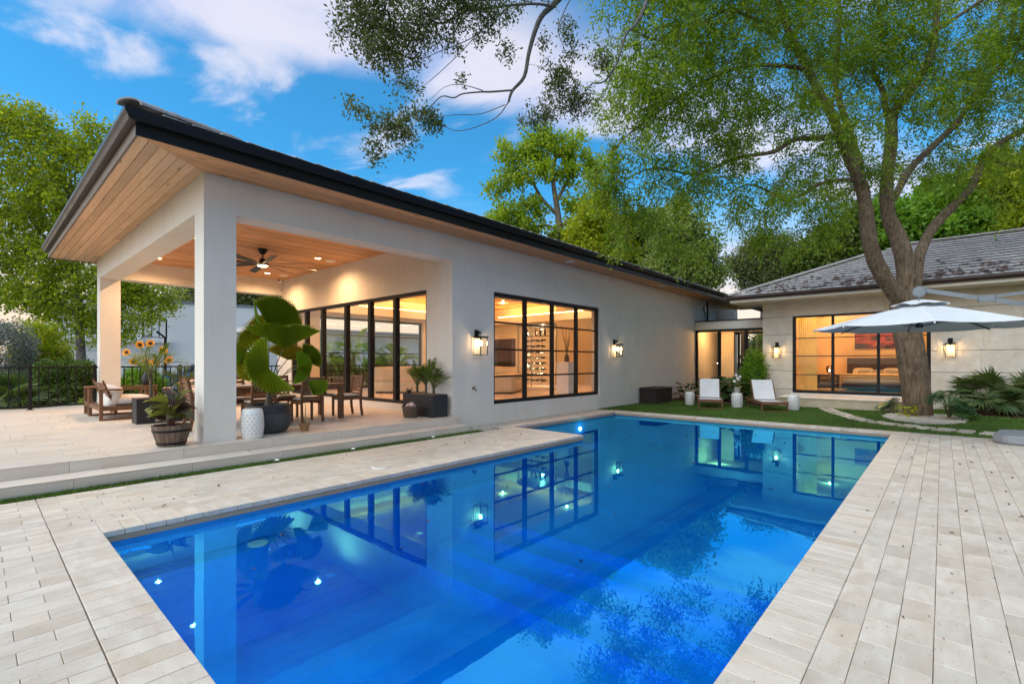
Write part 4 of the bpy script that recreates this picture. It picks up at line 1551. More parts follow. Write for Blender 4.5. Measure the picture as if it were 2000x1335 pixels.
dining_chair('slatted teak dining chair nearest the small tan pot, back to the pool', (-9.72, 4.55, PATIO_Z), PI / 2)
dining_chair('slatted teak dining chair behind the big fan palm, back to the pool', (-9.72, 3.62, PATIO_Z), PI / 2)
dining_chair('slatted teak dining chair on the far side of the table, facing the tan pot', (-10.85, 4.55, PATIO_Z), -PI / 2)
dining_chair('slatted teak dining chair on the far side of the table, behind the palm bowl', (-10.85, 3.62, PATIO_Z), -PI / 2)
dining_chair('slatted teak dining chair at the table end by the glass door', (-10.15, 5.68, PATIO_Z), PI)
dining_chair('slatted teak dining chair at the near table end, behind the barrel plant', (-10.0, 2.78, PATIO_Z), 0)

# ---- lounge chair, side table, sofa


def lounge_seat(name, label, cat, loc, rz, W, n_cush):
    """teak frame with deep cushions; faces +Y, back slats lean to -Y"""
    c_ = thing(name, label, cat, loc, rz)
    D = 0.98
    for sx in (-1, 1):
        x = sx * (W / 2 - .03)
        part('leg', M['teak_z'], c_, (x - .03, x + .03, 0, .06, 0, .62), bevel=.003)
        part('leg', M['teak_z'], c_, (x - .03, x + .03, D - .06, D, 0, .62), bevel=.003)
        part('armrest', M['teak_y'], c_, (x - .035, x + .035, -.005, D + .005, .62, .655), bevel=.004)
        part('runner', M['teak_y'], c_, (x - .03, x + .03, .062, D - .062, 0, .035))
        part('side_rail', M['teak_y'], c_, (x - .02, x + .02, .062, D - .062, .20, .30))
    part('back_rail', M['teak'], c_, (-W / 2 + .062, W / 2 - .062, .01, .05, .20, .30))
    part('front_rail', M['teak'], c_, (-W / 2 + .062, W / 2 - .062, D - .05, D - .01, .20, .30))
    part('deck', M['teak'], c_, (-W / 2 + .062, W / 2 - .062, .06, D - .06, .27, .29))
    bk = MB()
    for k in range(6):
        z = .32 + k * .085
        y = .24 - .17 * (z - .30) / .5
        q = MB().beam((-W / 2 + .09, y, z), (W / 2 - .09, y, z), .02, .065, (0, -.33, 1)).build('back_slat', M['teak'], c_)
    for sx in (-1, 1):
        MB().beam((sx * (W / 2 - .12), .27, .29), (sx * (W / 2 - .12), .07, .83), .05, .03, (0, 1, .3)).build('back_post', M['teak_z'], c_)
    w1 = (W - .14) / n_cush
    for k in range(n_cush):
        x = -W / 2 + .07 + w1 * (k + .5)
        q = link('seat_cushion', soft_box(w1 - .01, .70, .17, .06, .025), M['cushion'], c_)
        q.location = (x, .60, .295)
        q = link('back_cushion', soft_box(w1 - .01, .50, .18, .07, .05), M['cushion'], c_)
        q.location = (x, .36, .43)
        q.rotation_euler = (R(72), 0, 0)
    return c_


lounge_seat('lounge_chair', 'wide teak lounge chair with white cushions beside the railing', 'armchair', (-13.66, 1.72, PATIO_Z), 0, 1.44, 1)
lounge_seat('sofa', 'teak outdoor sofa with pale cushions along the far railing', 'sofa', (-16.55, 5.2, PATIO_Z), -PI / 2, 2.5, 3)
st_ = thing('side_table', 'open teak side table beside the lounge chair at the railing', 'side table', (-14.85, 2.0, PATIO_Z))
for x in (-.24, .24):
    for y in (-.24, .24):
        part('leg', M['teak_z'], st_, (x - .03, x + .03, y - .03, y + .03, 0, .62), bevel=.003)
for k in range(4):
    part('top_slat', M['teak_y'], st_, (-.27 + k * .136, -.142 + k * .136, -.28, .28, .62, .65), bevel=.003)
part('shelf', M['teak'], st_, (-.208, .208, -.21, .21, .24, .27))
part('apron', M['teak'], st_, (-.208, .208, -.26, -.235, .20, .30), (-.208, .208, .235, .26, .20, .30))
ct = thing('coffee_table', 'low teak coffee table between the lounge chair and the sofa', 'table', (-14.9, 4.6, PATIO_Z))
for k in range(6):
    part('top_slat', M['teak_y'], ct, (-.36 + k * .12, -.243 + k * .12, -.6, .6, .36, .39), bevel=.003)
for x in (-.3, .3):
    for y in (-.5, .5):
        part('leg', M['teak_z'], ct, (x - .03, x + .03, y - .03, y + .03, 0, .36))
pil = link('throw_pillow', soft_box(.5, .5, .16, .08, .05), m_plain('grey_linen', (0.34, 0.31, 0.29), 0.95, var=.1), None)
pil.location = (-16.1, 4.6, PATIO_Z + .55)
pil.rotation_euler = (0, R(62), 0)
tag(pil, 'grey linen throw pillow propped on the outdoor sofa', 'pillow')


# ---- pots and planters
def planter_box(name, label, loc, rz, L=1.1, W=0.42, H_=0.5):
    p_ = thing(name, label, 'planter', loc, rz)
    m_ = MB()
    w = .025
    m_.box(-L / 2, L / 2, -W / 2, -W / 2 + w, 0, H_)
    m_.box(-L / 2, L / 2, W / 2 - w, W / 2, 0, H_)
    m_.box(-L / 2, -L / 2 + w, -W / 2 + w, W / 2 - w, 0, H_)
    m_.box(L / 2 - w, L / 2, -W / 2 + w, W / 2 - w, 0, H_)
    m_.box(-L / 2 + w, L / 2 - w, -W / 2 + w, W / 2 - w, 0, .03)
    m_.build('trough', M['black_planter'], p_, bevel=0.003)
    pts_ = []
    sm = MB()
    nx_, ny_ = 22, 9
    vs_ = [((-L / 2 + w) + (L - 2 * w) * i / nx_, (-W / 2 + w) + (W - 2 * w) * j / ny_, H_ - .03 + random.uniform(0, .035)) for j in range(ny_ + 1) for i in range(nx_ + 1)]
    fs_ = [(j * (nx_ + 1) + i, j * (nx_ + 1) + i + 1, (j + 1) * (nx_ + 1) + i + 1, (j + 1) * (nx_ + 1) + i) for j in range(ny_) for i in range(nx_)]
    sm.add(vs_, fs_).build('bark_chips', M['chips'], p_)
    return p_


def frond(L, nleaf, leaf_len, leaf_w, arch, mat_mesh=None, droop=0.5, vshape=0.5, rs_=random):
    """pinnate palm frond rooted at origin growing along +X and up; returns MB of rachis and MB of leaflets"""
    ra, lf = MB(), MB()
    pts_ = []
    n_ = 14
    for k in range(n_ + 1):
        f_ = k / n_
        pts_.append(Vector((L * (f_ * math.cos(arch[0]) + 0 * f_) * (1 - .15 * f_), 0, L * (f_ * math.sin(arch[0]) - arch[1] * f_ * f_))))
    ra.tube(pts_, [.011 * (1 - .75 * k / n_) + .002 for k in range(n_ + 1)], 6)
    for k in range(nleaf):
        f_ = 0.22 + 0.78 * (k + .5) / nleaf
        i_ = min(n_ - 1, int(f_ * n_))
        p = pts_[i_].lerp(pts_[i_ + 1], f_ * n_ - i_)
        tn = (pts_[i_ + 1] - pts_[i_]).normalized()
        up = Vector((0, 1, 0)).cross(tn) * -1
        for sgn in (-1, 1):
            ll = leaf_len * (0.55 + 0.9 * math.sin(PI * min(1, f_ * .95 + .08)) * .6) * rs_.uniform(.85, 1.1)
            d_ = (tn * (.65 + .5 * f_) + Vector((0, sgn, 0)) * (1.0 - .35 * f_) + up * (vshape + rs_.uniform(-.15, .15))).normalized()
            m1 = p + d_ * ll * .5
            m2 = p + d_ * ll + Vector((0, 0, -droop * ll * (0.6 + .4 * rs_.random())))
            wv_ = d_.cross(Vector((0, sgn * .2, 1))).normalized() * leaf_w
            lf.add([p - wv_ * .4, p + wv_ * .4, m1 + wv_, m2, m1 - wv_], [(0, 1, 2, 4), (4, 2, 3)])
    return ra, lf


M['palm_leaf'] = m_leaf('palm_leaf', (0.075, 0.15, 0.022), (0.15, 0.22, 0.045), 0.3, 0.45, False)
M['palm_stem'] = m_plain('palm_stem', (0.12, 0.14, 0.045), 0.6, var=.3)
M['cane'] = m_plain('palm_cane', (0.10, 0.075, 0.045), 0.7, var=.3)


def palm_clump(parent, loc, nf, L, rs_, lean=0.0, cane=.25, spread=(0.5, 1.25), leaf_len=.27, leaf_w=.0065, nleaf=17, mat=None):
    for k in range(nf):
        az = 2 * PI * (k + rs_.uniform(-.3, .3)) / nf * 1.618 * 2
        el = rs_.uniform(*spread)
        ra, lf = frond(L * rs_.uniform(.8, 1.1), nleaf, leaf_len, leaf_w, (el, rs_.uniform(.25, .55)), droop=rs_.uniform(.1, .4), rs_=rs_)
        r_ = ra.build('frond', M['palm_stem'], parent)
        r_.location = (loc[0] + rs_.uniform(-.03, .03), loc[1] + rs_.uniform(-.03, .03), loc[2] + cane * rs_.uniform(.6, 1.1))
        r_.rotation_euler = (0, 0, az)
        lf.build('leaflets', mat or M['palm_leaf'], r_)
    MB().tube([(loc[0], loc[1], loc[2] - .02), (loc[0], loc[1], loc[2] + cane * 1.1)], [.035, .022], 8).build('stem', M['cane'], parent, smooth=True)


rp = random.Random(31)
p2 = planter_box('black_planter', 'black trough planter with leafy palms at the patio step by the wall', (-8.81, 6.86, PATIO_Z), 0)
palm_clump(p2, (-.28, 0, .48), 13, .72, rp, cane=.25, spread=(.7, 1.5), leaf_len=.24)
palm_clump(p2, (.02, .02, .48), 13, .78, rp, cane=.28, spread=(.8, 1.5), leaf_len=.24)
palm_clump(p2, (.32, 0, .48), 12, .7, rp, cane=.22, spread=(.5, 1.3), leaf_len=.24)
wcan = thing('garden_ornament', 'small black metal ornament stuck in the planter by the wall', 'ornament', (-9.25, 6.74, PATIO_Z + .47))
MB().lathe([(.05, 0), (.06, .05), (.045, .10), (.02, .11)], 14).build('body', BK, wcan, smooth=True)
MB().tube([(.05, 0, .04), (.11, -.02, .10), (.15, -.03, .15)], .012, 8).build('spout', BK, wcan)
MB().tube([(-.05, 0, .03), (-.10, 0, .09), (-.06, 0, .14), (-.01, 0, .11)], .008, 8).build('handle', BK, wcan)
p1 = planter_box('black_planter', 'black trough planter with slim palms behind the barrel plant', (-11.92, 2.66, PATIO_Z), PI / 2)
palm_clump(p1, (-.28, 0, .48), 8, .95, rp, cane=.55, spread=(.55, 1.35), leaf_len=.34, leaf_w=.007)
palm_clump(p1, (.25, 0, .48), 9, .7, rp, cane=.25, spread=(.4, 1.3), leaf_len=.28)

# barrel with broad purple-green leaves
br = thing('barrel_planter', 'wooden half barrel planted with broad purple green leaves on the patio edge', 'potted plant', (-8.42, 1.93, PATIO_Z))
br.scale = (.86, .86, .92)
prof_b = [(.195, 0), (.215, .06), (.25, .16), (.275, .26), (.285, .33)]
ns = 20
for k in range(ns):
    a0, a1 = 2 * PI * k / ns + .012, 2 * PI * (k + 1) / ns - .012
    vs = []
    for r_, z in prof_b:
        for a in (a0, (a0 + a1) / 2, a1):
            vs.append((r_ * math.cos(a), r_ * math.sin(a), z))
    n0 = len(vs)
    for r_, z in prof_b:
        for a in (a0, (a0 + a1) / 2, a1):
            vs.append(((r_ - .025) * math.cos(a), (r_ - .025) * math.sin(a), z))
    fs = []
    for i in range(len(prof_b) - 1):
        for j in range(2):
            a = i * 3 + j
            fs.append((a, a + 1, a + 4, a + 3))
            fs.append((n0 + a + 1, n0 + a, n0 + a + 3, n0 + a + 4))
        fs.append((i * 3, i * 3 + 3, n0 + i * 3 + 3, n0 + i * 3))
        fs.append((i * 3 + 5, i * 3 + 2, n0 + i * 3 + 2, n0 + i * 3 + 5))
    t0 = (len(prof_b) - 1) * 3
    fs += [(t0, t0 + 1, n0 + t0 + 1, n0 + t0), (t0 + 1, t0 + 2, n0 + t0 + 2, n0 + t0 + 1)]
    MB().add(vs, fs).build('stave', M['barrel'], br)
for z, r_ in ((.05, .2145), (.245, .2735)):
    MB().lathe([(r_ - .004, z - .016), (r_ + .004, z - .016), (r_ + .008, z + .016), (r_ - .002, z + .016)], 40, cap0=False, cap1=False).build('hoop', BK, br)
MB().lathe([(.19, .005), (.25, .285), (.12, .30), (0.0, .305)], 24, cap1=False).build('soil', M['soil'], br)


def broad_leaf(L, W, bend=0.5, fold=0.25, n_=9, tip=1.0):
    """one leaf along +X with a midrib fold and arching tip"""
    vs_, fs_ = [], []
    for k in range(n_ + 1):
        f_ = k / n_
        w = W * (math.sin(PI * min(1, f_ ** .75)) ** .8) * (1 if f_ < .97 else .3) + .002
        ang = bend * f_
        x = L * (math.sin(ang) / bend if abs(bend) > 1e-3 else f_)
        z = -L * ((1 - math.cos(ang)) / bend if abs(bend) > 1e-3 else 0)
        wob = .02 * L * math.sin(f_ * 9)
        vs_ += [(x, -w / 2, z + fold * w / 2 + wob), (x, 0, z), (x, w / 2, z + fold * w / 2 - wob)]
    for k in range(n_):
        a = 3 * k
        fs_ += [(a, a + 3, a + 4, a + 1), (a + 1, a + 4, a + 5, a + 2)]
    return vs_, fs_


M['purple_leaf'] = m_leaf('purple_green_leaf', (0.085, 0.075, 0.050), (0.15, 0.17, 0.05), 0.15, 0.3, False, True)
M['purple_leaf2'] = m_leaf('plum_leaf', (0.11, 0.045, 0.045), (0.09, 0.10, 0.075), 0.15, 0.28, False, True)
M['purple_leaf3'] = m_leaf('olive_leaf', (0.16, 0.19, 0.04), (0.22, 0.24, 0.06), 0.2, 0.3, False, True)
rl = random.Random(12)
for k in range(26):
    az = k * 2.4 + rl.uniform(-.6, .6)
    f_ = k / 25
    base_z = .33 + rl.uniform(.02, .48) * (.4 + .6 * f_)
    vs, fs = broad_leaf(rl.uniform(.26, .46), rl.uniform(.15, .24), rl.uniform(.2, 1.6), rl.uniform(.1, .9))
    q = MB().add(vs, fs).build('leaf', (M['purple_leaf'], M['purple_leaf2'], M['purple_leaf3'])[k % 3], br, smooth=True)
    r_ = .03 + .10 * rl.random()
    q.location = (r_ * math.cos(az), r_ * math.sin(az), base_z)
    q.rotation_euler = (rl.uniform(-.8, .8), -rl.uniform(-.1, 1.0) - .4 * f_, az)
for k in range(6):
    az = k * 1.05
    MB().tube([(.03 * math.cos(az), .03 * math.sin(az), .29), (.07 * math.cos(az), .07 * math.sin(az), .55), (.06 * math.cos(az), .06 * math.sin(az), .74)], [.012, .01, .006], 7).build('stem', m_plain('plum_stem', (0.09, 0.03, 0.025), 0.6) if k == 0 else bpy.data.materials['plum_stem'], br, smooth=True)

# big fan palm in a round bowl
fp = thing('fan_palm_pot', 'large pleated fan palm in a dark round pot on the patio', 'potted plant', (-8.74, 3.42, PATIO_Z))
MB().lathe([(.22, 0), (.29, .03), (.345, .12), (.36, .24), (.352, .34)], 36, cap1=False).build('pot_lower', M['grey_concrete'], fp, smooth=True)
MB().lathe([(.353, .34), (.347, .42), (.335, .49), (.31, .49), (.30, .44)], 36, cap0=False, cap1=False).build('pot_band', M['black_planter'], fp, smooth=True)
MB().lathe([(.31, .44), (.15, .46), (0.0, .47)], 24, cap0=False, cap1=False).build('soil', M['soil'], fp)
MB().tube([(0, 0, .44), (.01, 0, .60), (0, .01, .72)], [.075, .05, .035], 12).build('trunk', M['cane'], fp, smooth=True)


def fan_leaf(Rr, span=290, pleats=30, depth=.075, cup=.25, jag=.07, droop=.15, flat=.38):
    """round pleated fan; hub at origin, mid direction +X, upper side +Z"""
    vs_, fs_ = [(0, 0, 0)], []
    nr_ = 5
    n_ = pleats * 2
    for j in range(1, nr_ + 1):
        f_ = j / nr_
        for k in range(n_ + 1):
            a = R(-span / 2 + span * k / n_)
            r_ = Rr * f_
            if j == nr_:
                r_ *= 1 + (jag if k % 2 else -jag) + .05 * math.sin(k * 2.7 + Rr * 40)
            r_ *= 1 - flat + flat * (abs(a) / R(span / 2)) ** 1.5
            z = (depth * f_ * (1 if k % 2 else -1)) * (1 - .3 * f_) + cup * Rr * f_ ** 2 * .4 - droop * Rr * f_ ** 3
            vs_.append((r_ * math.cos(a), r_ * math.sin(a), z))
    for k in range(n_):
        fs_.append((0, 1 + k, 2 + k))
    for j in range(nr_ - 1):
        for k in range(n_):
            a = 1 + j * (n_ + 1) + k
            b = a + n_ + 1
            fs_.append((a, b, b + 1, a + 1))
    return vs_, fs_


M['fan_leaf_lit'] = m_leaf('fan_leaf_yellow_lit', (0.36, 0.40, 0.05), (0.46, 0.47, 0.09), 0.45, 0.4, False, True)  # yellower copy: pale undersides and lamp-lit look put into the colour
M['fan_leaf'] = m_leaf('fan_leaf', (0.22, 0.36, 0.025), (0.32, 0.42, 0.05), 0.42, 0.4, False, True)


def oriented(q, loc, xdir, zdir):
    x_ = Vector(xdir).normalized()
    z_ = Vector(zdir)
    z_ = (z_ - x_ * z_.dot(x_)).normalized()
    y_ = z_.cross(x_)
    q.matrix_local = Matrix.Translation(loc) @ Matrix((x_, y_, z_)).transposed().to_4x4()


# camera-facing direction from the pot is about (0.93, -0.37); right of frame is (0.745, 0.667)
RT, TW_ = Vector((.745, .667, 0)), Vector((.93, -.37, 0))


def fl(hub, xdir, zdir, Rr, span=280, mat='fan_leaf', **kw):
    """hub given as (right, up, toward) metres from the pot's base"""
    h = RT * hub[0] + Vector((0, 0, hub[1])) + TW_ * hub[2]
    xd = RT * xdir[0] + Vector((0, 0, xdir[1])) + TW_ * xdir[2]
    zd = RT * zdir[0] + Vector((0, 0, zdir[1])) + TW_ * zdir[2]
    vs_, fs_ = fan_leaf(Rr, span, **kw)
    q = MB().add(vs_, fs_).build('fan_leaf', M[mat], fp)
    oriented(q, h, xd, zd)
    base = Vector((0, 0, .66))
    mid = (base + h) / 2 + Vector((0, 0, .10)) + (h - base) * .05
    MB().tube([base, mid, h], [.012, .009, .007], 6).build('petiole', M['palm_stem'], fp)


fl((.25, 1.45, .12), (.04, 1, .22), (.08, -.22, 1), .68, 124, flat=.42)
fl((0.0, 1.82, -.05), (.50, .85, -.2), (-.15, .25, 1), .54, 112, flat=-.05)
fl((-.13, 1.66, -.18), (-.85, .45, -.15), (-.2, .1, 1), .42, 140, mat='fan_leaf_lit', flat=.05)
fl((0.0, 1.11, .30), (-.92, -.36, .25), (.3, -.1, 1), .55, 225, flat=.38)
fl((.50, 1.12, .10), (.95, .05, .2), (-.35, .2, 1), .27, 200, flat=.05)
fl((.66, .90, .15), (.85, -.50, .1), (.1, .4, .9), .30, 70, flat=-.2)
fl((.33, 1.26, -.22), (.25, .95, -.3), (.1, .35, 1), .37, 150, mat='fan_leaf_lit', flat=.12)
fl((.62, 1.24, -.20), (.75, .50, -.2), (-.2, .2, 1), .30, 120, flat=0)
fl((-.36, 1.48, -.15), (-.98, .15, -.1), (.15, .2, 1), .32, 160, flat=.1)
fl((-.30, 1.22, -.12), (-.95, -.25, .1), (.2, .3, 1), .34, 150, mat='fan_leaf_lit', flat=.1)
MB().tube([(0, 0, .7), (-.08, -.06, 1.7), (-.16, -.14, 2.02), (-.20, -.18, 2.34)], [.010, .012, .03, .004], 7).build('spear_leaf', M['fan_leaf'], fp)

# pierced ceramic garden stools


def garden_stool(label, loc, H_=.47, rmax=.172, rows=7, ncol=16, fine=False):
    s_ = thing('garden_stool', label, 'stool', loc, 0, 'white pierced ceramic stools')
    pr = [(.80, 0), (.86, .03), (.95, .20), (1.0, .5), (.95, .80), (.86, .955), (.80, 1.0), (.74, 1.005)]
    MB().lathe([(r_ * rmax, z * H_) for r_, z in pr], 40).build('body', M['white_ceramic'], s_, smooth=True)
    hole = MB()
    for j in range(rows):
        z = H_ * (.14 + .72 * (j + .5) / rows)
        rr_ = rmax * np.interp(z / H_, [p_[1] for p_ in pr], [p_[0] for p_ in pr])
        for k in range(ncol):
            a = 2 * PI * (k + (.5 if (j % 2 and not fine) else 0)) / ncol
            c_ = Vector((math.cos(a) * (rr_ + .0012), math.sin(a) * (rr_ + .0012), z))
            tg = Vector((-math.sin(a), math.cos(a), 0))
            if fine:
                sz = .010
                hole.add([c_ - tg * sz, c_ + Vector((0, 0, -sz)), c_ + tg * sz, c_ + Vector((0, 0, sz))], [(0, 1, 2, 3)])
            else:
                for s2 in ((1, 1), (-1, 1)):
                    d_ = (tg * s2[0] + Vector((0, 0, s2[1]))).normalized()
                    e_ = d_.cross(Vector((math.cos(a), math.sin(a), 0)))
                    for q_ in (-1, 1):
                        m_ = c_ + d_ * .011 * q_
                        hole.add([m_ - d_ * .008, m_ - e_ * .0032, m_ + d_ * .008, m_ + e_ * .0032], [(0, 1, 2, 3)])
    hole.build('piercings', bpy.data.materials.get('piercing_shadow') or m_plain('piercing_shadow', (.05, .05, .05), .9), s_)
    MB().lathe([(.80 * rmax, -.002 + H_ * 1.004), (.74 * rmax, H_ * 1.012), (0, H_ * 1.02)], 40, cap0=False, cap1=False).build('top', M['white_ceramic'], s_, smooth=True)
    return s_


garden_stool('white pierced ceramic stool beside the dark palm pot', (-8.26, 2.98, PATIO_Z))
garden_stool('white ceramic stool left of both loungers, near the storage box', (-6.55, 16.6, 0), .46, .17, 8, 20, True)
s2_ = garden_stool('white ceramic stool between the loungers with a flower pot on it', (-5.03, 16.7, 0), .48, .18, 8, 20, True)
garden_stool('white ceramic stool right of the loungers by the stone terrace', (-3.46, 17.0, 0), .48, .18, 8, 20, True)

# small tan pot with a bare stalk
sp = thing('small_pot', 'small tan clay pot with a thin bare stalk on the patio edge', 'potted plant', (-8.42, 3.90, PATIO_Z))
MB().lathe([(.062, 0), (.085, .10), (.095, .10), (.095, .135), (.08, .135), (.075, .11)], 20, cap1=False).build('pot', M['terracotta'], sp, smooth=True)
MB().lathe([(.078, .115), (0, .12)], 16, cap0=False, cap1=False).build('soil', M['soil'], sp)
MB().tube([(0, 0, .11), (.012, .01, .22), (.0, .02, .36), (-.03, .03, .46), (-.07, .03, .49)], [.009, .008, .006, .004, .002], 6).build('stalk', M['palm_stem'], sp)

# wicker basket of towels
bk = thing('wicker_basket', 'dark wicker basket with rolled pink towels beside the wall planter', 'basket', (-8.72, 6.40, PATIO_Z), .2)
wick = m_plain('wicker', (0.10, 0.065, 0.042), 0.7, var=.45, scale=30, objvar=.1)
for j in range(9):
    z = .012 + j * .029
    rr_ = .135 + .05 * j / 8
    ptsr = [(rr_ * 1.12 * math.cos(2 * PI * k / 36), rr_ * .82 * math.sin(2 * PI * k / 36) + .006 * math.sin(k * PI), z + .004 * math.sin(k * 3.0 + j * PI)) for k in range(37)]
    MB().tube(ptsr, .0135, 6, False).build('weave_row', wick, bk)
sm_ = MB()
for k in range(18):
    a = 2 * PI * k / 18
    sm_.tube([(.15 * math.cos(a), .11 * math.sin(a), 0), (.21 * math.cos(a), .153 * math.sin(a), .27)], .007, 5)
sm_.build('stakes', wick, bk)
MB().lathe([(.14, .0), (.14, .012)], 20).build('bottom', wick, bk)
tw = thing('rolled_towel', 'pale pink rolled towels in the wicker basket', 'towel', (-8.72, 6.40, PATIO_Z + .17))
pk = m_plain('pink_towel', (0.62, 0.47, 0.46), 0.95, var=.08, bump=.4, bscale=160)
for k, (x, y) in enumerate(((-.06, -.03), (.05, .0), (-.02, .05), (.0, .0))):
    q = MB().tube([(x - .05, y, .03 + .02 * k), (x, y + .02, .09 + .01 * k), (x + .06, y, .08)], [.045, .05, .045], 12).build('roll', pk, tw, smooth=True)

# sunflowers in a vase on a pedestal
pdz = thing('pedestal', 'slim teak pedestal holding the sunflower vase near the far column', 'table', (-15.65, 3.05, PATIO_Z))
part('top', M['teak'], pdz, (-.2, .2, -.2, .2, .58, .61), bevel=.004)
part('foot', M['teak'], pdz, (-.17, .17, -.17, .17, 0, .03), bevel=.004)
part('post', M['teak_z'], pdz, (-.05, .05, -.05, .05, .03, .58), bevel=.004)
vz = thing('sunflower_vase', 'black vase of tall yellow sunflowers on the pedestal', 'flowers', (-15.65, 3.05, PATIO_Z + .61))
MB().lathe([(.08, 0), (.12, .08), (.13, .18), (.08, .30), (.07, .36), (.085, .38)], 24, cap1=False).build('vase', M['black_planter'], vz, smooth=True)
M['petal'] = m_leaf('sunflower_petal', (0.80, 0.34, 0.015), (0.90, 0.48, 0.03), 0.25, 0.6, False)
M['flower_disc'] = m_plain('sunflower_disc', (0.045, 0.02, 0.01), 0.9, var=.5, scale=60)
rf = random.Random(4)
for k, (rx_, zz) in enumerate(((-.62, .86), (-.42, .62), (-.05, .62), (.45, .92), (.10, 1.10), (-.22, 1.06), (.62, .66), (.25, .60))):
    hd = RT * rx_ * .9 + Vector((0, 0, zz)) + TW_ * rf.uniform(-.1, .2)
    st = MB().tube([(0, 0, .30), tuple(hd * .5 + Vector((0, 0, .22))), tuple(hd)], [.008, .007, .006], 6).build('stem', M['palm_stem'], vz)
    fl_ = MB()
    for j in range(26):
        a = 2 * PI * j / 26
        r0, r1 = .045, .105 * rf.uniform(.85, 1.1)
        w = .018
        c0, s0 = math.cos(a), math.sin(a)
        fl_.add([(r0 * c0, r0 * s0, 0), ((r0 + r1) / 2 * c0 - w * s0, (r0 + r1) / 2 * s0 + w * c0, .012), (r1 * c0, r1 * s0, rf.uniform(-.02, .03)), ((r0 + r1) / 2 * c0 + w * s0, (r0 + r1) / 2 * s0 - w * c0, .012)], [(0, 1, 2, 3)])
    q = fl_.build('petals', M['petal'], vz)
    fc = (TW_ + RT * rf.uniform(-.6, .6) + Vector((0, 0, rf.uniform(-.1, .5)))).normalized()
    oriented(q, hd, Vector((0, 0, 1)).cross(fc), fc)
    d_ = MB().lathe([(.050, 0), (.045, .014), (0, .019)], 18, cap1=False).build('disc', M['flower_disc'], q)
for k in range(10):
    az = k * .7
    vs, fs = broad_leaf(.22, .12, .9, .3)
    q = MB().add(vs, fs).build('leaf', M['palm_leaf'], vz, smooth=True)
    q.location = (.05 * math.cos(az), .05 * math.sin(az), .42 + .05 * (k % 4))
    q.rotation_euler = (0, -.4, az)

# =================================================================== RAILING
def railing(label, p0, p1, n_bal, posts):
    p0, p1 = Vector(p0), Vector(p1)
    L_ = (p1 - p0).length
    ang = math.atan2(p1.y - p0.y, p1.x - p0.x)
    f_ = thing('railing', label, 'railing', p0, ang, 'black metal patio railing')
    part('top_rail', BK, f_, (0, L_, -.022, .022, 1.06, 1.10), bevel=.004)
    part('bottom_rail', BK, f_, (0, L_, -.018, .018, .07, .105))
    bme = MB().box(-.012, .012, -.012, .012, .105, 1.06).mesh('baluster')
    for k in range(n_bal):
        q = link('baluster', bme, BK, f_)
        q.location = (L_ * (k + .5) / n_bal, 0, 0)
    for x in posts:
        part('post', BK, f_, (x - .035, x + .035, -.035, .035, 0, 1.14), bevel=.003)
        part('base_plate', BK, f_, (x - .07, x + .07, -.07, .07, 0, .012))
    return f_


railing('black railing along the patio edge left of the far column', (-17.3, -2.2, PATIO_Z), (-17.3, 2.27, PATIO_Z), 25, (.06, 1.6, 3.15, 4.40))
railing('black railing along the patio edge between far column and house', (-17.4, 2.76, PATIO_Z), (-17.4, 7.18, PATIO_Z), 24, (1.45, 2.95))
railing('black railing beyond the living room glass', (-18.6, 7.6, PATIO_Z), (-18.6, 16.0, PATIO_Z), 46, (.06, 2.1, 4.2, 6.3))
kind(MB().box(-18.8, -17.45, -3, 20, -.1, .24).build('side_path', M['porcelain']), 'structure')

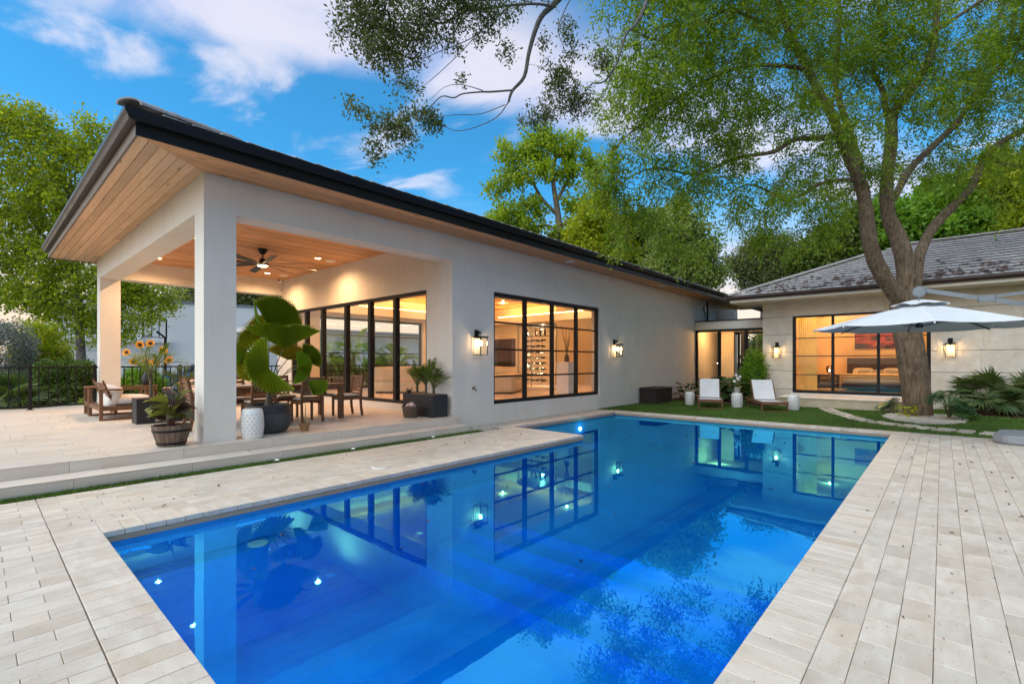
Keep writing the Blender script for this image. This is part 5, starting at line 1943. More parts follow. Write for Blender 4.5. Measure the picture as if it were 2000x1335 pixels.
# =================================================================== GARDEN OBJECTS
def lounger(label, loc, rz):
    """sling lounger, foot end at -Y (towards the pool), raised back at +Y"""
    l_ = thing('sun_lounger', label, 'sun lounger', loc, rz, 'sling loungers on the lawn')
    W, L_ = .70, 1.85
    zt = .30
    for sx in (-1, 1):
        part('side_rail', M['teak_y'], l_, (sx * W / 2 - .02, sx * W / 2 + .02, 0, L_, zt - .07, zt + .02), bevel=.004)
        for y in (.05, L_ - .12):
            part('leg', M['teak_z'], l_, (sx * (W / 2 - .012) - .02, sx * (W / 2 - .012) + .02, y - .025, y + .025, 0, zt - .071), bevel=.003)
    part('end_rail', M['teak'], l_, (-W / 2 + .021, W / 2 - .021, 0, .03, zt - .07, zt + .02), bevel=.004)
    part('end_rail', M['teak'], l_, (-W / 2 + .021, W / 2 - .021, L_ - .03, L_, zt - .07, zt + .02), bevel=.004)
    part('foot_bar', M['teak'], l_, (-W / 2 + .03, W / 2 - .03, .04, .06, .02, .05))
    MB().add([(-W / 2 + .03, .03, zt + .01), (W / 2 - .03, .03, zt + .01), (W / 2 - .03, 1.05, zt - .005), (-W / 2 + .03, 1.05, zt - .005), (-W / 2 + .03, .03, zt - .002), (W / 2 - .03, .03, zt - .002), (W / 2 - .03, 1.05, zt - .017), (-W / 2 + .03, 1.05, zt - .017)], [(0, 1, 2, 3), (7, 6, 5, 4), (0, 4, 5, 1), (1, 5, 6, 2), (2, 6, 7, 3), (3, 7, 4, 0)]).build('seat_sling', M['white_mesh'], l_)
    y0, y1, z1 = 1.05, 1.42, .90
    bk_ = MB()
    dv = Vector((0, y1 - y0, z1 - zt)).normalized()
    for sx in (-1, 1):
        MB().beam((sx * (W / 2 - .03), y0, zt + .01), (sx * (W / 2 - .03), y1, z1), .03, .045, (0, 1, 0)).build('back_rail', M['teak_z'], l_)
    MB().beam((-W / 2 + .05, y1, z1), (W / 2 - .05, y1, z1), .03, .03).build('top_rail', M['teak'], l_)
    nrm_ = Vector((0, -dv.z, dv.y))
    vs_ = []
    for off in (0.012, -0.004):
        for (yy, zz) in ((y0, zt + .012), ((y0 + y1) / 2, (zt + z1) / 2 - .012), (y1, z1 + .012)):
            for sx in (-1, 1):
                p_ = Vector((sx * (W / 2 - .048), yy, zz)) + nrm_ * (off + .012)
                vs_.append(tuple(p_))
    MB().add(vs_, [(0, 1, 3, 2), (2, 3, 5, 4), (7, 6, 8, 9), (9, 8, 10, 11), (0, 2, 8, 6), (2, 4, 10, 8), (1, 7, 9, 3), (3, 9, 11, 5), (4, 5, 11, 10), (0, 6, 7, 1)]).build('back_sling', M['white_mesh'], l_)
    MB().beam((-W / 2 + .06, 1.5, zt - .03), (-W / 2 + .06, 1.33, .62), .025, .02, (1, 0, 0)).build('prop', M['teak_z'], l_)
    MB().beam((W / 2 - .06, 1.5, zt - .03), (W / 2 - .06, 1.33, .62), .025, .02, (1, 0, 0)).build('prop', M['teak_z'], l_)
    return l_


lounger('white sling lounger on the lawn nearer the storage box, facing the pool', (-5.46, 15.50, 0), R(21))
lounger('white sling lounger on the lawn beside the stone terrace, angled away', (-3.70, 15.82, 0), R(29))

bx_ = thing('storage_box', 'dark brown resin deck storage box on the lawn against the house wall', 'storage box', (-7.86, 16.75, 0))
BL, BWd, BH = 1.32, .62, .58
part('core', M['brown_resin'], bx_, (-BWd / 2 + .02, BWd / 2 - .02, -BL / 2 + .02, BL / 2 - .02, 0.01, BH - .075))
for k in range(4):
    z0 = .03 + k * .115
    part('front_plank', M['brown_resin'], bx_, (BWd / 2 - .019, BWd / 2, -BL / 2 + .075, BL / 2 - .075, z0, z0 + .105), bevel=.006)
    part('side_plank', M['brown_resin'], bx_, (-BWd / 2 + .075, BWd / 2 - .075, -BL / 2, -BL / 2 + .019, z0, z0 + .105), bevel=.006)
for sx in (-1, 1):
    for sy in (-1, 1):
        part('corner_post', M['brown_resin'], bx_, (sx * BWd / 2 - .06 if sx > 0 else -BWd / 2 - .008, BWd / 2 + .008 if sx > 0 else -BWd / 2 + .06, sy * BL / 2 - .07 if sy > 0 else -BL / 2 - .008, BL / 2 + .008 if sy > 0 else -BL / 2 + .07, 0, BH - .07), bevel=.006)
part('lid', M['brown_resin'], bx_, (-BWd / 2 - .02, BWd / 2 + .025, -BL / 2 - .025, BL / 2 + .025, BH - .068, BH), bevel=.015)

fpot = thing('flower_pot', 'small pot of white flowers standing on the middle ceramic stool', 'potted plant', (-5.03, 16.7, .49))
MB().lathe([(.075, 0), (.095, .16), (.10, .19), (.088, .19), (.08, .15)], 20, cap1=False).build('pot', m_plain('grey_clay', (.38, .36, .33), .8, var=.15), fpot, smooth=True)
MB().lathe([(.083, .16), (0, .165)], 14, cap0=False, cap1=False).build('soil', M['soil'], fpot)
for k in range(11):
    az = k * 2.4
    vs, fs = broad_leaf(.20, .055, .8, .3)
    q = MB().add(vs, fs).build('leaf', M['palm_leaf'], fpot, smooth=True)
    q.location = (0, 0, .17)
    q.rotation_euler = (0, -rl.uniform(.5, 1.2), az)
wf = m_plain('white_petal', (.82, .80, .76), .7, var=.05)
for k in range(5):
    hx_, hy_, hz_ = rf.uniform(-.10, .08), rf.uniform(-.06, .06), .38 + .05 * k
    MB().tube([(0, 0, .17), (hx_ * .4, hy_ * .4, .3), (hx_, hy_, hz_)], .004, 5).build('stem', M['palm_stem'], fpot)
    b_ = MB()
    for j in range(5):
        a = 2 * PI * j / 5
        c0, s0 = math.cos(a), math.sin(a)
        b_.add([(0, 0, 0), (.025 * c0 - .02 * s0, .012, .025 * s0 + .02 * c0), (.055 * c0, .0, .055 * s0), (.025 * c0 + .02 * s0, .012, .025 * s0 - .02 * c0)], [(0, 1, 2, 3)])
    q = b_.build('bloom', wf, fpot)
    q.location = (hx_, hy_ - .01, hz_)

gs = thing('garden_speaker', 'small dark grey garden speaker on the mulch behind the loungers', 'speaker', (-4.55, 17.75, 0.0))
part('cabinet', m_plain('slate_resin', (.035, .04, .05), .7), gs, (-.13, .13, -.1, .1, .06, .28), bevel=.03)
part('stand', BK, gs, (-.08, .08, -.06, .06, 0, .06))

# cantilever parasol
um = thing('parasol', 'large pale grey cantilever parasol with grey boom beside the tree', 'parasol', (-.36, 13.0, 0))
N8, RR = 8, 1.86
ZR, ZT = 2.22, 2.70
cl_ = MB()
nr_ = 6
vs = []
for s_ in (0, 1):
    for j in range(nr_ + 1):
        f_ = .06 + .94 * j / nr_
        for k in range(N8 * 4):
            a = 2 * PI * k / (N8 * 4) + R(8)
            frac = (k % 4) / 4
            # straight octagon edges, cloth sagging between the ribs
            rr_ = RR * f_ * math.cos(PI / N8) / math.cos((frac - .5) * 2 * PI / N8)
            sag = .035 * f_ * (1 - (2 * frac - 1) ** 2)
            z = ZT - (ZT - ZR) * (f_ ** 1.12) - sag - s_ * .004
            vs.append((rr_ * math.cos(a), rr_ * math.sin(a), z))
fs = []
nn = N8 * 4
off = (nr_ + 1) * nn
for j in range(nr_):
    for k in range(nn):
        k2 = (k + 1) % nn
        a, b = j * nn + k, j * nn + k2
        fs.append((a, a + nn, b + nn, b))
        fs.append((off + a, off + b, off + b + nn, off + a + nn))
for k in range(nn):
    k2 = (k + 1) % nn
    fs.append((nr_ * nn + k, off + nr_ * nn + k, off + nr_ * nn + k2, nr_ * nn + k2))
can = cl_.add(vs, fs).build('canopy', M['umbrella_cloth'], um)
vt = MB()
vs = []
for j in range(4):
    f_ = j / 3
    for k in range(nn):
        a = 2 * PI * k / nn + R(8)
        rr_ = .07 + .40 * f_
        vs.append((rr_ * math.cos(a), rr_ * math.sin(a), ZT + .07 - .10 * f_ ** 1.3 + .018 * math.sin(a * 8) * f_ + .012 * math.sin(a * 5)))
fs = [(j * nn + k, (j + 1) * nn + k, (j + 1) * nn + (k + 1) % nn, j * nn + (k + 1) % nn) for j in range(3) for k in range(nn)]
vt.add(vs, fs).build('vent_cap', M['umbrella_cloth'], can)
for k in range(N8):
    a = 2 * PI * (k) / N8 + R(8)
    c0, s0 = math.cos(a), math.sin(a)
    rb_ = MB().beam((.10 * c0, .10 * s0, ZT - .045), (RR * .985 * c0, RR * .985 * s0, ZR - .02), .018, .028).build('rib', M['grey_metal'], um)
    MB().beam((.05 * c0, .05 * s0, ZR + .02), (.95 * c0, .95 * s0, (ZT + ZR) / 2 - .04), .014, .02).build('strut', M['grey_metal'], rb_)
    MB().lathe([(.014, -.03), (.016, 0), (.012, .02)], 10, (RR * .99 * c0, RR * .99 * s0, ZR - .015)).build('rib_tip', M['white_paint'], rb_)
MB().tube([(0, 0, ZR - .02), (0, 0, ZT + .16)], .028, 12).build('hub_post', M['grey_metal'], um)
MB().lathe([(.06, 0), (.075, .03), (.06, .07)], 18, (0, 0, ZR - .01)).build('hub', BK, um, smooth=True)
jt = MB().lathe([(.10, -.045), (.115, -.03), (.115, .03), (.10, .045)], 24).build('tilt_joint', M['grey_metal'], um, bevel=0, smooth=True)
jt.location = (.0, 0, ZT + .24)
bd = Vector((2.35, .25, 0)).normalized()
oriented(jt, (0, 0, ZT + .24), bd, Vector((-bd.y, bd.x, 0)))
MB().beam((bd.x * .10, bd.y * .10, ZT + .26), (bd.x * 2.45, bd.y * 2.45, ZT - .36), .05, .085).build('boom', M['grey_metal'], um)
MB().beam((bd.x * 1.0, bd.y * 1.0, ZT + .05), (bd.x * 2.6, bd.y * 2.6, ZT + .22), .045, .06).build('stay_arm', M['grey_metal'], um)
q = part('bracket', M['grey_metal'], um, (-.12, .12, -.04, .04, -.06, .07), bevel=.01)
q.location = (bd.x * 1.0, bd.y * 1.0, ZT + .03)
q.rotation_euler = (0, 0, math.atan2(bd.y, bd.x))
mp_ = bd * 2.55
MB().tube([(mp_.x, mp_.y, .10), (mp_.x, mp_.y, ZT + .3)], .045, 14).build('mast', M['grey_metal'], um)
ub = thing('umbrella_weight', 'low grey resin base weight for the parasol on the paving at the lawn edge', 'weight', (1.72, 12.95, .002), R(-8))
MB().prism([(-.98, -.42), (-.80, -.62), (.8, -.62), (.98, -.42), (.98, .42), (.8, .62), (-.8, .62), (-.98, .42)], 0.0, .17).build('weight', M['resin_grey'], ub, bevel=.035, seg=3, smooth=True)
MB().tube([(-.25, .1, .172), (-.15, .12, .20), (.0, .12, .20), (.08, .1, .172)], .012, 8).build('handle', BK, ub)

# wall fittings


def bib(label, y, z):
    h_ = thing('garden_tap', label, 'tap', (WALL_X, y, z), 0, 'garden taps on the house wall')
    brs = bpy.data.materials.get('dull_brass') or m_plain('dull_brass', (.22, .17, .11), .45, .7)
    MB().lathe([(.035, 0), (.03, .012)], 14).build('flange', brs, h_).rotation_euler = (0, PI / 2, 0)
    MB().tube([(.01, 0, 0), (.07, 0, 0), (.10, 0, -.02), (.105, 0, -.07)], [.014, .014, .014, .016], 10).build('spout', brs, h_)
    MB().tube([(.06, 0, .0), (.06, 0, .05)], .008, 8).build('stem', brs, h_)
    MB().beam((.06, -.035, .052), (.06, .035, .052), .012, .012).build('handle', brs, h_)


bib('garden tap on the stucco between lantern and patio', 7.845, .88)
bib('garden tap on the stucco near the glass link', 19.47, .64)
ol = thing('outlet_cover', 'white weatherproof outlet cover low on the wall by the planting', 'outlet', (WALL_X, 20.0, .32))
part('box', M['white_paint'], ol, (0, .04, -.05, .05, -.06, .06), bevel=.006)
part('flap', M['white_paint'], ol, (.041, .075, -.045, .045, -.03, .055), bevel=.01)


def camera_dome(label, loc, rz):
    c_ = thing('security_camera', label, 'camera', loc, rz, 'white security cameras')
    MB().lathe([(.05, 0), (.055, .02), (.05, .03)], 20).build('mount', M['white_paint'], c_, smooth=True)
    b_ = MB().lathe([(.03, 0), (.045, .01), (.05, .05), (.05, .12), (.042, .13)], 20).build('body', M['white_paint'], c_, smooth=True)
    b_.location = (0, -.01, -.045)
    b_.rotation_euler = (R(78), 0, 0)
    ln_ = MB().lathe([(.028, .128), (.028, .134)], 16).build('lens', BK, b_)


camera_dome('white security camera in the far corner of the patio ceiling', (-17.05, 7.05, SOFFIT_Z - .03), R(50))
camera_dome('white security camera under the eave near the glass link', (WALL_X + .08, 19.9, SOFFIT_Z - .03), R(60))
for x, y, lab in ((-7.49, 3.05, 'small glowing path light in the grass strip nearest the camera'), (-7.49, 4.31, 'small glowing path light in the grass strip halfway along the steps'), (-7.49, 6.04, 'small glowing path light in the grass strip at the far end')):
    g_ = thing('path_light', lab, 'light', (x, y, -.005), 0, 'small lights set in the grass strip')
    MB().lathe([(.05, 0), (.05, .02), (.035, .03)], 16).build('housing', M['grey_metal'], g_)
    MB().lathe([(.033, .0305), (.02, .036)], 14).build('lens', M['white_led'], g_)
sl_ = thing('spot_light', 'small black garden spotlight in the mulch by the fan palm', 'light', (1.62, 19.6, .01))
MB().tube([(0, 0, 0), (0, 0, .10)], .012, 8).build('stake', BK, sl_)
MB().tube([(0, .03, .10), (0, -.09, .17)], [.045, .055], 14).build('head', BK, sl_)

# =================================================================== ROOM FURNITURE SEEN THROUGH THE GLASS
cream = m_plain('cream_leather', (.62, .54, .40), .45, var=.06, scale=3)


def indoor_sofa(label, loc, rz, W):
    s_ = thing('indoor_sofa', label, 'sofa', loc, rz)
    q = link('base', soft_box(W, .95, .40, .05, .01), cream, s_)
    q.location = (0, 0, .06)
    q = link('back', soft_box(W, .28, .48, .08, .02), cream, s_)
    q.location = (0, -.36, .40)
    for sx in (-1, 1):
        q = link('arm', soft_box(.24, .95, .56, .07, .02), cream, s_)
        q.location = (sx * (W / 2 - .10), 0, .06)
    for k in range(2):
        q = link('seat_cushion', soft_box(W / 2 - .25, .66, .16, .05, .03), cream, s_)
        q.location = ((k - .5) * (W / 2 - .22), .12, .45)
    part('plinth', BK, s_, (-W / 2 + .1, W / 2 - .1, -.4, .4, 0, .059))
    return s_


indoor_sofa('cream leather sofa seen from behind through the sliding glass door', (-13.6, 9.95, FLOOR_Z), R(40), 2.3)
indoor_sofa('cream rounded sofa inside the large wall window', (-11.3, 12.3, FLOOR_Z), R(-60), 1.9)
thr = MB()
vs = [(-14.05 + .1 * i, 9.42 + .09 * j + .08 * i, FLOOR_Z + .905 - (.10 * max(0, j - 3)) + .012 * math.sin(i * 2)) for j in range(7) for i in range(5)]
thr.add(vs, [(j * 5 + i, j * 5 + i + 1, (j + 1) * 5 + i + 1, (j + 1) * 5 + i) for j in range(6) for i in range(4)])
pic = thing('wall_picture', 'dark grey violet landscape picture with black grass on the inner wall', 'picture', (-16.2, 17.47, 1.95))
t = NT('picture_print')
co = t.coord('Object')
sp_ = t.n('ShaderNodeSeparateXYZ')
t.l(co, sp_.inputs[0])
gr = t.noise(t.coord('Object', (22, 1, 1.2)), 1.5, 4, .7)
edge_ = t.math('SUBTRACT', t.math('MULTIPLY', gr, .55), t.math('ADD', sp_.outputs[2], .72))
c = t.mix(t.rng(edge_, -.02, .02), t.mix(t.noise(co, 1.2, 3), (.035, .03, .055), (.12, .10, .16)), (.006, .006, .006))
t.pbr(c, .5)
part('canvas', t.m, pic, (-.75, .75, 0, .02, -.66, .66))
part('frame', BK, pic, (-.77, -.751, -.005, .025, -.68, .68), (.751, .77, -.005, .025, -.68, .68), (-.751, .751, -.005, .025, -.68, -.661), (-.751, .751, -.005, .025, .661, .68))

wr = thing('wine_rack', 'round glass wine cabinet with bottles on shelves inside the large window', 'wine cabinet', (-11.6, 14.4, FLOOR_Z))
MB().lathe([(.78, 0), (.78, .10), (.74, .12)], 32).build('base', M['white_paint'], wr, smooth=True)
MB().lathe([(.78, 2.42), (.78, 2.48), (.74, 2.50)], 32).build('cap', M['grey_metal'], wr, smooth=True)
MB().lathe([(.77, .12), (.77, 2.42)], 40, cap0=False, cap1=False).build('cylinder', M['lamp_glass'], wr, smooth=True)
for k in range(4):
    a = k * PI / 2 + .4
    MB().tube([(.745 * math.cos(a), .745 * math.sin(a), .12), (.745 * math.cos(a), .745 * math.sin(a), 2.42)], .014, 8).build('upright', M['grey_metal'], wr)
bmat_ = m_glass('bottle_glass', (.10, .13, .06), 1.5)
bmat_ = m_plain('dark_bottle', (.018, .022, .012), .12, var=.3)
bot = MB().lathe([(.0, 0), (.037, 0), (.038, .01), (.038, .19), (.030, .215), (.015, .245), (.0145, .30), (.016, .30), (.016, .31), (0, .31)], 12, cap0=False, cap1=False).mesh('wine_bottle', 0, True)
for j in range(9):
    z = .32 + j * .215
    part('shelf', M['grey_metal'], wr, (-.55, .55, -.05, .05, z - .012, z))
part('shelf', M['grey_metal'], wr, (-.62, .62, -.2, .2, 2.02, 2.035))
nb_ = 0
positions = ['top', 'second', 'third', 'fourth', 'fifth', 'sixth', 'seventh', 'eighth', 'ninth']
for j in range(8):
    for k in range(4):
        z = .32 + j * .215 + .04
        q = link('wine_bottle', bot, bmat_)
        q.location = (-11.6 - .42 + k * .26, 14.4 - .18, FLOOR_Z + z - .001)
        q.rotation_euler = (R(-90) if (j + k) % 2 else R(-84), 0, rf.uniform(-.1, .1))
        tag(q, '%s wine bottle lying on the %s shelf from the bottom of the glass cabinet' % (('leftmost', 'second', 'third', 'rightmost')[k], ['lowest', 'second', 'third', 'fourth', 'fifth', 'sixth', 'seventh', 'eighth'][j]), 'bottle', 'bottles lying in the wine cabinet')
for k in range(5):
    q = link('wine_bottle', bot, bmat_)
    q.location = (-12.05 + k * .22, 14.4 - .05, FLOOR_Z + 2.036)
    tag(q, '%s of five wine bottles standing on the top shelf of the glass cabinet' % ('leftmost', 'second', 'third', 'fourth', 'rightmost')[k], 'bottle', 'bottles standing in the wine cabinet')
for z in (.6, 1.4, 2.3):
    MB().lathe([(.05, 0), (.05, .012)], 12, (0, .3, z)).build('cabinet_lamp', M['downlight'], wr)
lamp_light('cabinet_light', (-11.6, 14.75, FLOOR_Z + 2.2), 16, (1, .72, .40), .05)
lamp_light('cabinet_light', (-11.6, 14.75, FLOOR_Z + .9), 10, (1, .72, .40), .05)
pn = thing('white_plinth', 'tall white plinth with dry branches inside the large window', 'plinth', (-9.25, 13.05, FLOOR_Z))
part('block', M['white_paint'], pn, (-.24, .24, -.24, .24, 0, 1.05), bevel=.004)
MB().lathe([(.07, 0), (.09, .1), (.06, .22), (.05, .25)], 16, (0, 0, 1.05), cap1=False).build('vase', M['grey_concrete'], pn, smooth=True)
for k in range(9):
    az = k * .7
    MB().tube([(0, 0, 1.25), (.08 * math.cos(az), .08 * math.sin(az), 1.7), (.22 * math.cos(az + .4), .22 * math.sin(az + .4), 2.25)], [.008, .006, .003], 5).build('branch', M['cane'], pn)

# bedroom furniture
bd_ = thing('bed', 'double bed with cream cover and dark headboard inside the bedroom window', 'bed', (-2.0, 24.2, .35))
part('frame', m_plain('dark_bed_base', (.03, .02, .018), .7), bd_, (-1.02, 1.02, -1.05, 1.1, .08, .30), bevel=.01)
part('headboard', m_wood('walnut', (.055, .028, .02), (.09, .05, .035), 'X', knots=False), bd_, (-1.1, 1.1, 1.1, 1.18, 0, 1.32), bevel=.01)
q = link('mattress', soft_box(2.0, 2.1, .30, .06, .03), cream, bd_)
q.location = (0, 0, .30)
q = link('duvet', soft_box(2.14, 1.55, .18, .10, .05), m_plain('gold_duvet', (.68, .50, .25), .9, var=.08, bump=.3, bscale=12), bd_)
q.location = (0, -.30, .48)
for k, (x, y, w) in enumerate(((-.5, .88, .7), (.5, .88, .7))):
    q = link('pillow', soft_box(w, .42, .16, .09, .05), cream, bd_)
    q.location = (x, y, .66)
    q.rotation_euler = (R(55), 0, 0)
for k, x in enumerate((-.45, .0, .45)):
    q = link('small_pillow', soft_box(.42, .30, .12, .07, .04), bpy.data.materials['grey_linen'], bd_)
    q.location = (x, .66, .66)
    q.rotation_euler = (R(58), 0, 0)
ns_ = thing('nightstand', 'dark nightstand with a lamp left of the bed', 'nightstand', (-3.75, 25.1, .35))
part('top', M['black_metal'], ns_, (-.38, .38, -.24, .24, .52, .56))
part('shelf', M['black_metal'], ns_, (-.34, .34, -.22, .22, .12, .15))
for x in (-.36, .36):
    part('side', M['black_metal'], ns_, (x - .02, x + .02, -.23, .23, 0, .52))
tl_ = thing('table_lamp', 'dark glass table lamp with a glowing bulb on the nightstand', 'lamp', (-3.7, 25.05, .91))
MB().lathe([(.08, 0), (.08, .02), (.02, .03), (.02, .08)], 16).build('base', BK, tl_, smooth=True)
MB().lathe([(.06, .10), (.13, .18), (.14, .32), (.10, .42)], 20, cap0=False, cap1=False).build('shade', m_glass('smoked_glass', (.35, .25, .2), 1.5), tl_, smooth=True)
MB().lathe([(.0, .16), (.03, .19), (.03, .24), (0, .27)], 12, cap0=False, cap1=False).build('bulb', M['bulb'], tl_, smooth=True)
lamp_light('table_lamp_light', (-3.7, 25.0, 1.13), 9, (1, .55, .2), .05)
pt = thing('bedroom_picture', 'long red and black abstract picture above the bed', 'picture', (-1.95, 25.37, 2.39))
t = NT('abstract_print')
w_ = t.noise(t.coord('Object', (1.2, 1, 5)), 1.6, 5, .6, .8)
c = t.mix(t.rng(w_, .42, .50), (.012, .008, .010), (.30, .02, .015))
c = t.mix(t.rng(w_, .56, .62), c, (.42, .12, .03))
t.pbr(c, .5)
part('canvas', t.m, pt, (-.85, .85, -.01, .02, -.31, .31))
part('frame', BK, pt, (-.87, -.851, -.015, .022, -.33, .33), (.851, .87, -.015, .022, -.33, .33), (-.851, .851, -.015, .022, -.33, -.311), (-.851, .851, -.015, .022, .311, .33))
rg = tag(part('rug', m_plain('grey_rug', (.10, .095, .11), .95, var=.3, scale=8), None, (-3.9, 0.2, 21.9, 23.6, .352, .362)), 'dark patterned rug on the bedroom floor before the bed', 'rug')
cu_ = thing('curtain', 'sheer pleated curtain hanging at the left of the bedroom window', 'curtain', (-3.75, 20.95, .37))
vs = []
nn_ = 60
for z in (0, 2.95):
    for k in range(nn_ + 1):
        vs.append((-.36 + .62 * k / nn_, .05 * math.sin(k * 1.05), z))
MB().add(vs, [(k, k + 1, nn_ + 2 + k, nn_ + 1 + k) for k in range(nn_)]).build('drape', m_leaf('sheer_cloth', (.75, .72, .66), (.75, .72, .66), .5, .9, False), cu_, smooth=True)
MB().tube([(-.46, 0, 2.97), (.5, 0, 2.97)], .012, 8).build('rod', BK, cu_)
# link: floor lantern and a cushioned bench
fl2 = thing('floor_lantern', 'slim black floor lantern inside the glass link', 'lamp', (-7.62, 22.6, .36))
MB().tube([(0, 0, 0), (0, 0, .98)], .012, 8).build('pole', BK, fl2)
MB().lathe([(.12, 0), (.12, .015)], 18).build('foot', BK, fl2)
part('cage', BK, fl2, (-.07, .07, -.07, .07, .98, 1.0), (-.07, .07, -.07, .07, 1.22, 1.24), *[(x - .006, x + .006, y - .006, y + .006, 1.0, 1.22) for x in (-.06, .06) for y in (-.06, .06)])
MB().lathe([(0, 1.03), (.022, 1.05), (.022, 1.10), (0, 1.12)], 10, cap0=False, cap1=False).build('bulb', M['bulb'], fl2, smooth=True)
bn = thing('bench', 'low bench with pale cushion inside the glass link', 'bench', (-5.95, 23.0, .36))
part('frame', M['teak'], bn, (-.6, .6, -.25, .25, .30, .36), (-.58, -.52, -.23, .23, 0, .30), (.52, .58, -.23, .23, 0, .30))
q = link('cushion', soft_box(1.2, .5, .14, .06, .03), bpy.data.materials['gold_duvet'], bn)
q.location = (0, 0, .36)
# leaves and bits afloat or fallen
rz_ = random.Random(77)
fl_me = []
for k in range(4):
    vs, fs = broad_leaf(.085, .03, .5 + .3 * k, .5, 5)
    fl_me.append(MB().add(vs, fs).mesh('fallen_leaf', 0, True))
fpts = []
for u in range(110):
    fpts.append((rz_.uniform(-7.3, -5.9), rz_.uniform(.3, 8), .006))
for u in range(150):
    y = rz_.uniform(2.2, 12.8)
    fpts.append((rz_.uniform(-.7, .1 * y + .35), y, .006))
for u in range(14):
    fpts.append((rz_.uniform(-8.0, -7.6), rz_.uniform(.4, 6.5), STEP_Z + .004))
for u in range(60):
    fpts.append((rz_.uniform(-15, -8.1), rz_.uniform(.2, 2.2), PATIO_Z + .004))
lit = MB()
for (x, y, z) in fpts:
    me = fl_me[rz_.randrange(4)]
    a = rz_.uniform(0, 2 * PI)
    sc_ = rz_.choice((.12, .15, .18, .2, .25, .3, .4, .7)) * rz_.uniform(.8, 1.2)
    mm = Matrix.Rotation(a, 3, 'Z') @ Matrix.Rotation(rz_.uniform(-.3, .3), 3, 'X') * sc_
    lit.add([tuple(mm @ v_.co + Vector((x, y, z + .012 * sc_))) for v_ in me.vertices], [tuple(p_.vertices) for p_ in me.polygons])
kind(lit.build('leaf_litter', M['dead_leaf']), 'stuff')
lit = MB()
for u in range(42):
    y = rz_.uniform(1.0, 11.5)
    x = rz_.uniform(-5.3, -1.0)
    a = rz_.uniform(0, 2 * PI)
    sc_ = rz_.uniform(.3, .95)
    me = fl_me[rz_.randrange(4)]
    mm = Matrix.Rotation(a, 3, 'Z') * sc_
    lit.add([tuple(mm @ v_.co + Vector((x, y, WATER_Z + .010))) for v_ in me.vertices], [tuple(p_.vertices) for p_ in me.polygons])
kind(lit.build('floating_leaves', M['dead_leaf']), 'stuff')

